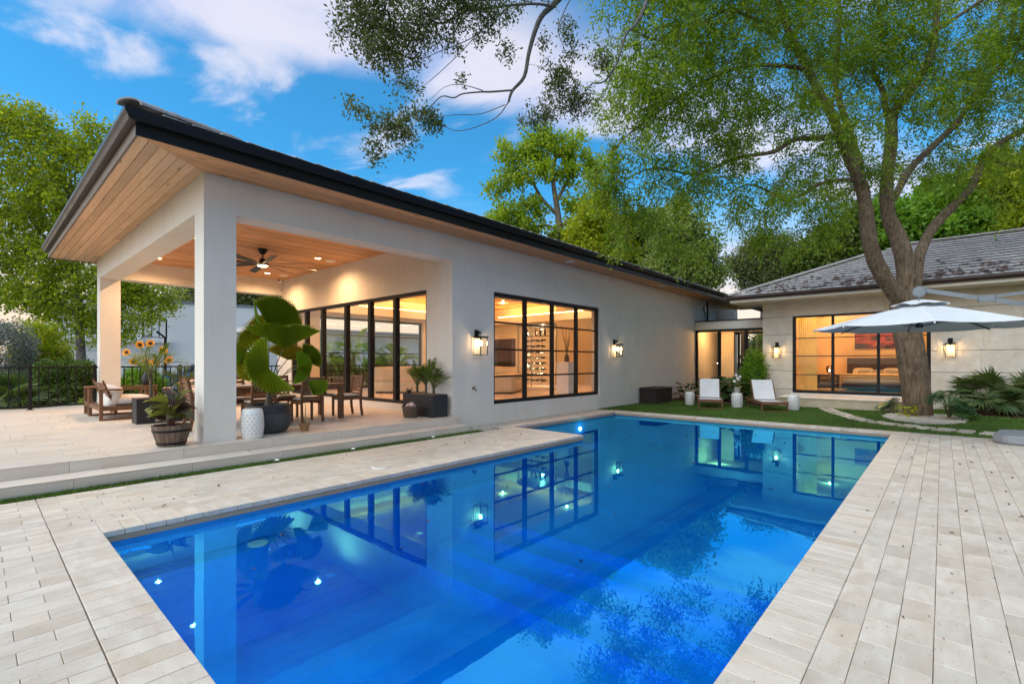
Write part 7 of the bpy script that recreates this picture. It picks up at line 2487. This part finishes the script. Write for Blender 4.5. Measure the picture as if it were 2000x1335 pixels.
tree('oak_tree', 'oak whose grey branches and small dark leaves hang over the roof edge', OAK_LIMBS, OAK_BLOBS, 1500, 9, .05, .035, .075, .42, M['leaf_oak'], M['bark_oak'], 8, twig_r=.0022, step=.12, rough=.08, droop=.25, n_limb=10, k_r=.008, shell=.55, sides=3, flat=.3)
tree('light_tree', 'airy light green tree with pale forked trunk behind the house roof', SYC_LIMBS, SYC_BLOBS, 420, 26, .24, .14, .30, .75, M['leaf_syc'], M['bark_pale'], 14, 'trees behind the buildings', .012, .7, k_r=.014, sides=3)
tree('lime_tree', 'lime yellow leafy tree just above the house roof line', YEL_LIMBS, YEL_BLOBS, 420, 24, .28, .14, .28, .75, M['leaf_yel'], M['bark_pale'], 15, 'trees behind the buildings', .012, .7, sides=3)
tree('dark_tree', 'dark green dense tree above the roof, right of the lime tree', DRK_LIMBS, DRK_BLOBS, 700, 20, .30, .14, .28, .7, M['leaf_drk'], M['bark_oak'], 16, 'trees behind the buildings', .012, .7, sides=3)
tree('pale_tree', 'pale round-leaved tree above the roof end by the glass link', PAL_LIMBS, PAL_BLOBS, 520, 22, .26, .13, .26, .9, M['leaf_pal'], M['bark_pale'], 17, 'trees behind the buildings', .010, .7, sides=3)
tree('dull_tree', 'dull olive green rounded tree in the gap between the two roofs', GRY_LIMBS, GRY_BLOBS, 800, 18, .32, .12, .26, .6, M['leaf_gry'], M['bark_oak'], 18, 'trees behind the buildings', .012, .8, sides=3)
tree('broadleaf_tree', 'bright green tree behind the bedroom roof, left of the forked trunk', RTA_LIMBS, RTA_BLOBS, 520, 28, .32, .20, .42, .55, M['leaf_oli'], M['bark_oak'], 19, 'trees behind the buildings', .014, .8, sides=3)
tree('broadleaf_tree', 'bright green tree behind the bedroom roof, right of the forked trunk', RTB_LIMBS, RTB_BLOBS, 560, 30, .32, .20, .42, .55, M['leaf_grn'], M['bark_oak'], 20, 'trees behind the buildings', .014, .8, sides=3)
tree('broadleaf_tree', 'bright green tree above the bedroom roof at the right picture edge', RTC_LIMBS, RTC_BLOBS, 480, 28, .30, .22, .46, .5, M['leaf_yel'], M['bark_oak'], 22, 'trees behind the buildings', .014, .8, sides=3)
tree('garden_tree', 'tall yellow green tree left of the patio roof beyond the railing', LTA_LIMBS, LTA_BLOBS, 1150, 26, .25, .10, .20, .75, M['leaf_ltr'], M['bark_oak'], 23, None, .010, .6, sides=3)
tree('far_oak', 'grey green oak behind the white neighbouring building', FAR_LIMBS, FAR_BLOBS, 1000, 16, .42, .16, .32, .6, M['leaf_gry'], M['bark_oak'], 24, None, .014, .9, sides=3)

# tall trees round the rest of the garden: seen only as reflections in glass and water
for k, (dx_, dy_, rz_t, lab) in enumerate(((11.5, -27.0, .4, 'tall green tree on the right side of the garden, nearest the camera'), (13.0, -17.5, 1.9, 'tall green tree on the right side of the garden, level with the parasol'), (14.0, -8.0, 3.3, 'tall green tree on the right side of the garden, by the bedroom end'), (8.0, -40.0, 5.1, 'tall green tree standing behind the camera'))):
    src = [o_ for o_ in bpy.data.objects if o_.name.startswith('broadleaf_tree') and o_.parent is None][k % 3]
    bx_t, by_t = {0: (RTA_LIMBS[0][0][0], RTA_LIMBS[0][0][1]), 1: (RTB_LIMBS[0][0][0], RTB_LIMBS[0][0][1]), 2: (RTC_LIMBS[0][0][0], RTC_LIMBS[0][0][1])}[k % 3]
    c_ = copy_tree(src)
    c_['label'] = lab
    c_['group'] = 'tall trees round the garden'
    tx_, ty_ = (12.0, 14.0, 15.0, 5.0)[k], (4.0, 13.0, 23.0, -12.0)[k]
    ca_, sa_ = math.cos(rz_t), math.sin(rz_t)
    c_.rotation_euler = (0, 0, rz_t)
    c_.location = (tx_ - (ca_ * bx_t - sa_ * by_t), ty_ - (sa_ * bx_t + ca_ * by_t), -1.0)

# =================================================================== SHRUBS AND GARDEN PLANTS
def shrub(name, label, loc, rx_, rz_2, n_, leafm, seed, l0=.06, l1=.11, asp=.5, group=None, cat='shrub', holes=.0):
    t_ = thing(name, label, cat, loc, 0, group)
    rg_ = np.random.default_rng(seed)
    d_ = rg_.normal(size=(n_, 3))
    d_ /= np.linalg.norm(d_, axis=1)[:, None]
    lump = 1 + .16 * np.sin(d_[:, 0] * 5 + seed) * np.cos(d_[:, 1] * 6) + .12 * np.sin(d_[:, 2] * 8 + seed)
    r_ = rg_.uniform(.35, 1, n_) ** .5
    P_ = d_ * (r_ * lump)[:, None] * np.array([rx_, rx_, rz_2]) + np.array([0, 0, rz_2 * 1.05])
    P_ = P_[P_[:, 2] > .02]
    kind(leaf_cloud('foliage', P_, 4, .05, l0, l1, asp, leafm, t_, seed, .1, .45), 'stuff')
    st = MB()
    for k in range(9):
        a = k * 2.4
        st.tube([(0, 0, 0), (rx_ * .3 * math.cos(a), rx_ * .3 * math.sin(a), rz_2 * .8), (rx_ * .7 * math.cos(a), rx_ * .7 * math.sin(a), rz_2 * 1.4)], [.025, .016, .005], 5)
    st.build('stems', M['bark_oak'], t_)
    return t_


M['leaf_blue'] = m_leaf('silver_blue_leaf', (0.165, 0.200, 0.182), (0.331, 0.365, 0.348), 0.15)
shrub('round_shrub', 'clipped round dark green bush behind the railing', (-20.6, 1.95, -.1), .85, .86, 3600, M['leaf_drk'], 41, .06, .11, .55)
shrub('silver_shrub', 'tall silvery blue shrub at the left picture edge', (-22.2, .65, -.1), .85, 1.5, 3800, M['leaf_blue'], 42, .07, .12, .3)
shrub('green_shrub', 'bright green upright shrub behind the round bush', (-23.5, 1.55, -.1), .8, 1.45, 3200, M['leaf_yel'], 43, .08, .13, .5)
shrub('green_shrub', 'mid green shrub behind the patio railing right of the far column', (-20.8, 3.9, -.1), .7, .7, 2400, M['leaf_grn'], 44, .07, .12, .5)
shrub('climbing_shrub', 'slender leafy shrub climbing the stone corner beside the glass link', (-5.45, 20.15, 0), .42, .95, 1100, M['leaf_grn'], 45, .07, .13, .5)


def fan_palm(name, label, loc, nl, Rr, stem, rs_, seg=26, cut=.55, hmax=1.2, mat=None, zlow=-.2):
    """low fan palm: stiff split fans on stalks"""
    t_ = thing(name, label, 'palm', loc)
    for k in range(nl):
        az = k * 2.399 + rs_.uniform(-.2, .2)
        el = rs_.uniform(zlow, 1.35)
        d_ = Vector((math.cos(az) * math.cos(el), math.sin(az) * math.cos(el), math.sin(el)))
        ln = stem * rs_.uniform(.75, 1.1)
        hub = d_ * ln + Vector((0, 0, hmax * .38))
        MB().tube([(0, 0, hmax * .12), tuple(hub * .55 + Vector((0, 0, .05))), tuple(hub)], [.012, .009, .007], 5).build('stalk', M['palm_stem'], t_)
        m_ = MB()
        span = 230
        for j in range(seg):
            a = R(-span / 2 + span * (j + .5) / seg)
            da = R(span / seg) * .5
            r_ = Rr * rs_.uniform(.9, 1.08) * (1 - .12 * abs(a))
            r_in = r_ * cut
            z1, z2 = .02 * Rr, -.18 * Rr * rs_.uniform(.4, 1.5)
            m_.add([(0, 0, 0), (r_in * math.cos(a - da), r_in * math.sin(a - da), z1 - .01), (r_in * math.cos(a), r_in * math.sin(a), z1 + .02), (r_in * math.cos(a + da), r_in * math.sin(a + da), z1 - .01), (r_ * math.cos(a), r_ * math.sin(a), z2)],
                   [(0, 1, 2), (0, 2, 3), (1, 4, 2), (2, 4, 3)])
        q = m_.build('fan_leaf', mat or M['fan_dark'], t_)
        nrm_ = Vector((0, 0, 1)) - d_ * d_.z + Vector((rs_.uniform(-.4, .4), rs_.uniform(-.4, .4), 0))
        oriented(q, hub, d_ + Vector((0, 0, -.25)), nrm_ + d_ * .4)
    MB().lathe([(.13, 0), (.14, .15), (.10, .35), (.05, hmax * .4)], 12).build('trunk', M['cane'], t_, smooth=True)
    return t_


M['fan_dark'] = m_leaf('fan_palm_leaf', (0.069, 0.131, 0.038), (0.156, 0.217, 0.070), 0.25, .35, False, True)
rs_p = random.Random(61)
fan_palm('fan_palm', 'spiky green fan palm in the mulch bed at the stone wall', (.98, 19.5, 0), 26, .62, .62, rs_p, hmax=.9)
fan_palm('fan_palm', 'second spiky fan palm at the right edge of the mulch bed', (1.95, 19.55, 0), 22, .60, .6, rs_p, hmax=.9)
fan_palm('fan_palm', 'dark fan palm behind the railing at the left picture edge', (-19.3, .72, -.1), 22, .68, .55, rs_p, hmax=.8)
fan_palm('fan_palm', 'small fan palm behind the railing below the round bush', (-19.2, 1.45, -.1), 14, .42, .35, rs_p, hmax=.5)
for k in range(14):
    y = .3 + k * .30
    pl_ = thing('strappy_plant', 'tuft of narrow arching leaves at the foot of the railing', 'plant', (-18.95 - .5 * (k % 3), y, -.05), k, 'strappy tufts along the railing')
    m_ = MB()
    for j in range(26):
        az = j * 2.4
        L_ = rs_p.uniform(.45, .8)
        lean = rs_p.uniform(.25, .8)
        w = .016
        c0, s0 = math.cos(az), math.sin(az)
        p0 = Vector((0, 0, 0))
        p1_ = Vector((c0 * L_ * .3 * lean, s0 * L_ * .3 * lean, L_ * .6))
        p2_ = Vector((c0 * L_ * .9 * lean, s0 * L_ * .9 * lean, L_ * (.9 - .5 * lean)))
        sd_ = Vector((-s0, c0, 0)) * w
        m_.add([p0 - sd_, p0 + sd_, p1_ + sd_, p1_ - sd_, p2_], [(0, 1, 2, 3), (3, 2, 4)])
    m_.build('leaves', M['leaf_pal'], pl_)


def monstera_leaf(L_, W):
    vs_, fs_ = [], []
    n_ = 8
    prev = None
    for k in range(n_ + 1):
        f_ = k / n_
        vs_.append((L_ * (f_ * .95 - .1), 0, -.16 * L_ * f_ * f_))
    for sgn in (-1, 1):
        for k in range(n_):
            f_ = (k + .5) / n_
            w = W * .5 * math.sin(PI * min(1, .12 + f_ * .86)) ** .6
            x0, x1 = vs_[k][0] + .012 * L_, vs_[k + 1][0] - .012 * L_
            xo = L_ * (f_ * .85 + .06)
            z0 = vs_[k][2]
            o_ = len(vs_)
            vs_ += [(x0, sgn * w * .25, z0 + .02 * L_), (x1, sgn * w * .25, z0 + .02 * L_), (xo + .055 * L_, sgn * w, z0 - .06 * L_), (xo - .02 * L_, sgn * w * .97, z0 - .06 * L_)]
            fs_ += [(k, o_, o_ + 1, k + 1), (o_, o_ + 3, o_ + 2, o_ + 1)]
    return vs_, fs_


M['monstera'] = m_leaf('monstera_leaf', (0.039, 0.113, 0.038), (0.097, 0.200, 0.052), 0.15, .28, False, True)
mo = thing('monstera', 'split-leaf monstera growing right of the big tree trunk', 'plant', (.12, 17.15, 0))
for k in range(17):
    az = -2.2 + 3.6 * ((k * .618) % 1)
    vs, fs = monstera_leaf(rs_p.uniform(.42, .62), rs_p.uniform(.42, .58))
    q = MB().add(vs, fs).build('leaf', M['monstera'], mo, smooth=True)
    r_ = rs_p.uniform(.1, .5)
    h_ = rs_p.uniform(.15, .75)
    hub = Vector((r_ * math.cos(az), r_ * math.sin(az), h_))
    oriented(q, hub, Vector((math.cos(az), math.sin(az), rs_p.uniform(-.7, .1))), Vector((math.cos(az) * .5, math.sin(az) * .5, 1)))
    MB().tube([(0, .1, 0), tuple(hub * .5 + Vector((0, 0, .12))), tuple(hub)], [.014, .01, .008], 5).build('stalk', M['palm_stem'], mo)
mo2 = thing('monstera', 'small split-leaf monstera left of the big tree trunk', 'plant', (-.95, 17.9, 0))
for k in range(6):
    az = PI + rs_p.uniform(-1.2, 1.0)
    vs, fs = monstera_leaf(rs_p.uniform(.35, .5), rs_p.uniform(.35, .45))
    q = MB().add(vs, fs).build('leaf', M['monstera'], mo2, smooth=True)
    hub = Vector((.25 * math.cos(az), .25 * math.sin(az), rs_p.uniform(.15, .45)))
    oriented(q, hub, Vector((math.cos(az), math.sin(az), -.3)), Vector((.2, -.5, 1)))
    MB().tube([(0, 0, 0), tuple(hub)], .008, 5).build('stalk', M['palm_stem'], mo2)
iv = thing('pothos', 'small bright green pothos at the foot of the big trunk', 'plant', (-.72, 16.95, 0))
for k in range(18):
    az = k * 2.4
    vs, fs = broad_leaf(rs_p.uniform(.12, .2), rs_p.uniform(.09, .13), .9, .3, 6)
    q = MB().add(vs, fs).build('leaf', M['leaf_yel'], iv, smooth=True)
    q.location = (.12 * math.cos(az), .12 * math.sin(az), .05 + .016 * k)
    q.rotation_euler = (0, -rs_p.uniform(-.2, .7), az)
# philodendrons in front of the glass link
M['philo'] = m_leaf('philodendron_leaf', (0.027, 0.070, 0.020), (0.082, 0.148, 0.042), 0.12, .3, False, True)
for i, (x, y, sc_, lab) in enumerate(((-7.55, 18.9, .9, 'dark glossy philodendron at the foot of the house wall'), (-6.9, 19.3, 1.15, 'dark glossy philodendron behind the first lounger, left one'), (-6.25, 19.2, 1.2, 'dark glossy philodendron behind the first lounger, right one'), (-5.7, 18.9, 1.2, 'dark glossy philodendron behind the flower pot stool'), (-5.1, 18.7, 1.1, 'dark glossy philodendron behind the second lounger'), (-6.6, 20.3, 1.2, 'dark glossy philodendron close to the glass link'))):
    ph = thing('philodendron', lab, 'plant', (x, y, 0), i * 1.1, 'philodendrons in the mulch bed')
    for k in range(20):
        az = k * 2.4
        vs, fs = broad_leaf(rs_p.uniform(.32, .52) * sc_, rs_p.uniform(.22, .34) * sc_, rs_p.uniform(.5, 1.3), .25, 7)
        q = MB().add(vs, fs).build('leaf', M['philo'], ph, smooth=True)
        f_ = k / 20
        r_ = .22 * (1 - f_) + .08
        hub = Vector((r_ * math.cos(az), r_ * math.sin(az), (.12 + .55 * f_) * sc_))
        q.location = hub
        q.rotation_euler = (rs_p.uniform(-.3, .3), -rs_p.uniform(0, .5) - .3 * f_, az)
        MB().tube([(0, 0, 0), tuple(hub)], .008, 5).build('stalk', M['palm_stem'], ph)
# coconut palms seen through the room's far glass


def coco(label, loc, H_, nf, rs_):
    t_ = thing('coconut_palm', label, 'palm', loc, 0, 'palms beyond the living room')
    MB().tube([(0, 0, 0), (.05, .05, H_ * .5), (.0, .1, H_)], [.14, .10, .09], 10).build('trunk', M['bark_pale'], t_, smooth=True)
    for k in range(nf):
        ra, lf = frond(rs_.uniform(1.7, 2.3), 34, .5, .018, (rs_.uniform(.0, 1.2), rs_.uniform(.3, .7)), droop=rs_.uniform(.2, .5), rs_=rs_)
        r_ = ra.build('frond', M['palm_stem'], t_)
        r_.location = (0, .1, H_)
        r_.rotation_euler = (0, 0, k * 2.4)
        lf.build('leaflets', M['leaf_grn'], r_)


coco('tall coconut palm beyond the living room glass, left one', (-20.6, 10.3, 0), 1.5, 13, rs_p)
coco('tall coconut palm beyond the living room glass, middle one', (-21.5, 12.3, 0), 1.9, 13, rs_p)
coco('tall coconut palm beyond the living room glass, right one', (-21.0, 14.5, 0), 1.4, 13, rs_p)
shrub('hedge_shrub', 'broad green shrub beyond the living room glass', (-21.8, 11.5, -.1), 1.2, .9, 2600, M['leaf_drk'], 51, .1, .18, .5)
shrub('hedge_shrub', 'broad green shrub beyond the living room glass, right one', (-22.0, 14.5, -.1), 1.3, .9, 2600, M['leaf_grn'], 52, .1, .18, .5)
shrub('link_shrub', 'green shrub behind the glass link back window', (-6.3, 26.5, -.1), 1.3, 1.6, 3000, M['leaf_grn'], 53, .1, .18, .5)

# =================================================================== NEIGHBOUR'S HOUSE, HOOP, CAR
nb_h = thing('neighbour_house', 'plain white flat roofed neighbouring house seen through the patio', 'house', (-44.0, 9.5, 0), R(-12))
NW = m_plain('white_render', (.78, .775, .76), .9, var=.03, scale=.6)
part('wall', NW, nb_h, (-6, 0, -6.5, 9.5, -.2, 6.0))
part('parapet', M['grey_metal'], nb_h, (-6.1, .08, -6.6, 9.6, 6.0, 6.18))
part('garage_recess', m_plain('garage_grey', (.60, .62, .65), .8), nb_h, (.002, .03, -5.6, .4, 0, 2.9))
for k in range(5):
    part('garage_panel', NW, nb_h, (.031, .06, -5.5, .3, .05 + k * .56, .58 + k * .56), bevel=.01)
part('canopy', NW, nb_h, (.061, .5, -5.8, .6, 2.95, 3.15))
part('door', m_plain('brown_door', (.14, .06, .03), .6), nb_h, (.002, .06, 3.2, 4.1, 0, 2.5))
part('door_frame', NW, nb_h, (.061, .09, 3.1, 3.2, 0, 2.6), (.061, .09, 4.1, 4.2, 0, 2.6))
nw2 = thing('neighbour_wing', 'low white neighbouring building beyond the living room glass', 'house', (-27.5, 13.5, 0), 0)
part('wall', NW, nw2, (-4, 0, -3, 9, -.1, 3.2))
part('roof', NW, nw2, (-4.4, .5, -3.5, 9.5, 3.2, 3.45))
part('eave_strip', M['grey_metal'], nw2, (.501, .54, -3.5, 9.5, 3.22, 3.40))

hp = thing('basketball_hoop', 'basketball hoop with black framed backboard by the white neighbouring house', 'basketball hoop', (-33.6, 7.4, 0), R(-140))
MB().tube([(0, 0, 0), (0, 0, 2.9), (.5, 0, 3.25)], .07, 10).build('pole', BK, hp)
part('backboard', m_glass('board_glass', (.9, .93, .95), 1.4), hp, (.60, .63, -.85, .85, 2.95, 4.0))
part('frame', BK, hp, (.58, .65, -.9, -.85, 2.9, 4.05), (.58, .65, .85, .9, 2.9, 4.05), (.58, .65, -.85, .85, 2.9, 2.95), (.58, .65, -.85, .85, 4.0, 4.05), (.58, .6, -.3, -.25, 2.95, 4.0), (.58, .6, .25, .3, 2.95, 4.0))
ring = [(1.1 + .24 * math.cos(2 * PI * k / 20), .24 * math.sin(2 * PI * k / 20), 3.05) for k in range(21)]
MB().tube(ring, .014, 6, False).build('rim', m_plain('rim_red', (.4, .05, .03), .5), hp)
nt = MB()
for k in range(10):
    a = 2 * PI * k / 10
    nt.tube([(1.1 + .23 * math.cos(a), .23 * math.sin(a), 3.05), (1.1 + .14 * math.cos(a + .5), .14 * math.sin(a + .5), 2.65)], .008, 4, False)
    nt.tube([(1.1 + .23 * math.cos(a), .23 * math.sin(a), 3.05), (1.1 + .14 * math.cos(a - .5), .14 * math.sin(a - .5), 2.65)], .008, 4, False)
nt.build('net', M['white_paint'], hp)
kind(MB().box(-44, -24, 2, 22, -.1, -.02).build('driveway', m_plain('driveway_concrete', (.36, .35, .33), .9, var=.15, scale=.6)), 'structure')
cr = thing('parked_car', 'blue car parked on the neighbouring driveway behind the patio', 'car', (-28.4, 8.3, -.02), R(70))
prof_c = [(-2.2, .30), (-2.25, .62), (-2.1, .86), (-1.3, .95), (-.75, 1.42), (.75, 1.48), (1.6, 1.02), (2.1, .9), (2.2, .6), (2.15, .30)]
vs = [(x, y_, z) for y_ in (-.88, .88) for x, z in prof_c]
vs = [(x, y_ * (.80 if z > 1.2 else 1), z) for x, y_, z in vs]
n_ = len(prof_c)
fs = [tuple(range(n_)), tuple(reversed(range(n_, 2 * n_)))] + [(i, n_ + i, n_ + (i + 1) % n_, (i + 1) % n_) for i in range(n_)]
carp = NT('blue_car_paint')
carp.pbr((.03, .10, .26), .25, .3, None, .6, **{'Coat Weight': 1.0})
MB().add(vs, fs).build('body', carp.m, cr, bevel=.05, seg=2, smooth=True)
dkg = m_plain('car_glass', (.012, .015, .02), .08)
MB().add([(-1.22, -.70, 1.02), (-1.22, .70, 1.02), (-.79, .66, 1.40), (-.79, -.66, 1.40)], [(0, 3, 2, 1)]).build('windscreen', dkg, cr).location = (-.03, 0, .03)
MB().add([(1.52, -.70, 1.08), (1.52, .70, 1.08), (.82, .66, 1.44), (.82, -.66, 1.44)], [(0, 1, 2, 3)]).build('rear_window', dkg, cr).location = (.03, 0, .03)
for sy in (-1, 1):
    MB().add([(-1.05, sy * .885, 1.0), (1.3, sy * .885, 1.02), (.72, sy * .75, 1.40), (-.72, sy * .75, 1.36)], [(0, 1, 2, 3) if sy < 0 else (3, 2, 1, 0)]).build('side_window', dkg, cr).location = (0, sy * .012, 0)
    for x in (-1.35, 1.35):
        w_ = MB().lathe([(.10, -.1), (.32, -.1), (.34, -.05), (.34, .05), (.32, .1), (.10, .1)], 24).build('wheel', m_plain('tyre', (.015, .015, .016), .8) if 'tyre' not in bpy.data.materials else bpy.data.materials['tyre'], cr, smooth=True)
        w_.location = (x, sy * .80, .34)
        w_.rotation_euler = (PI / 2, 0, 0)
        MB().lathe([(0, -.105), (.2, -.104), (.21, .104), (0, .105)], 16, cap0=False, cap1=False).build('rim', M['grey_metal'], w_)
    part('headlight', M['white_paint'], cr, (-2.255, -2.2, sy * .72 - .14, sy * .72 + .14, .66, .78))
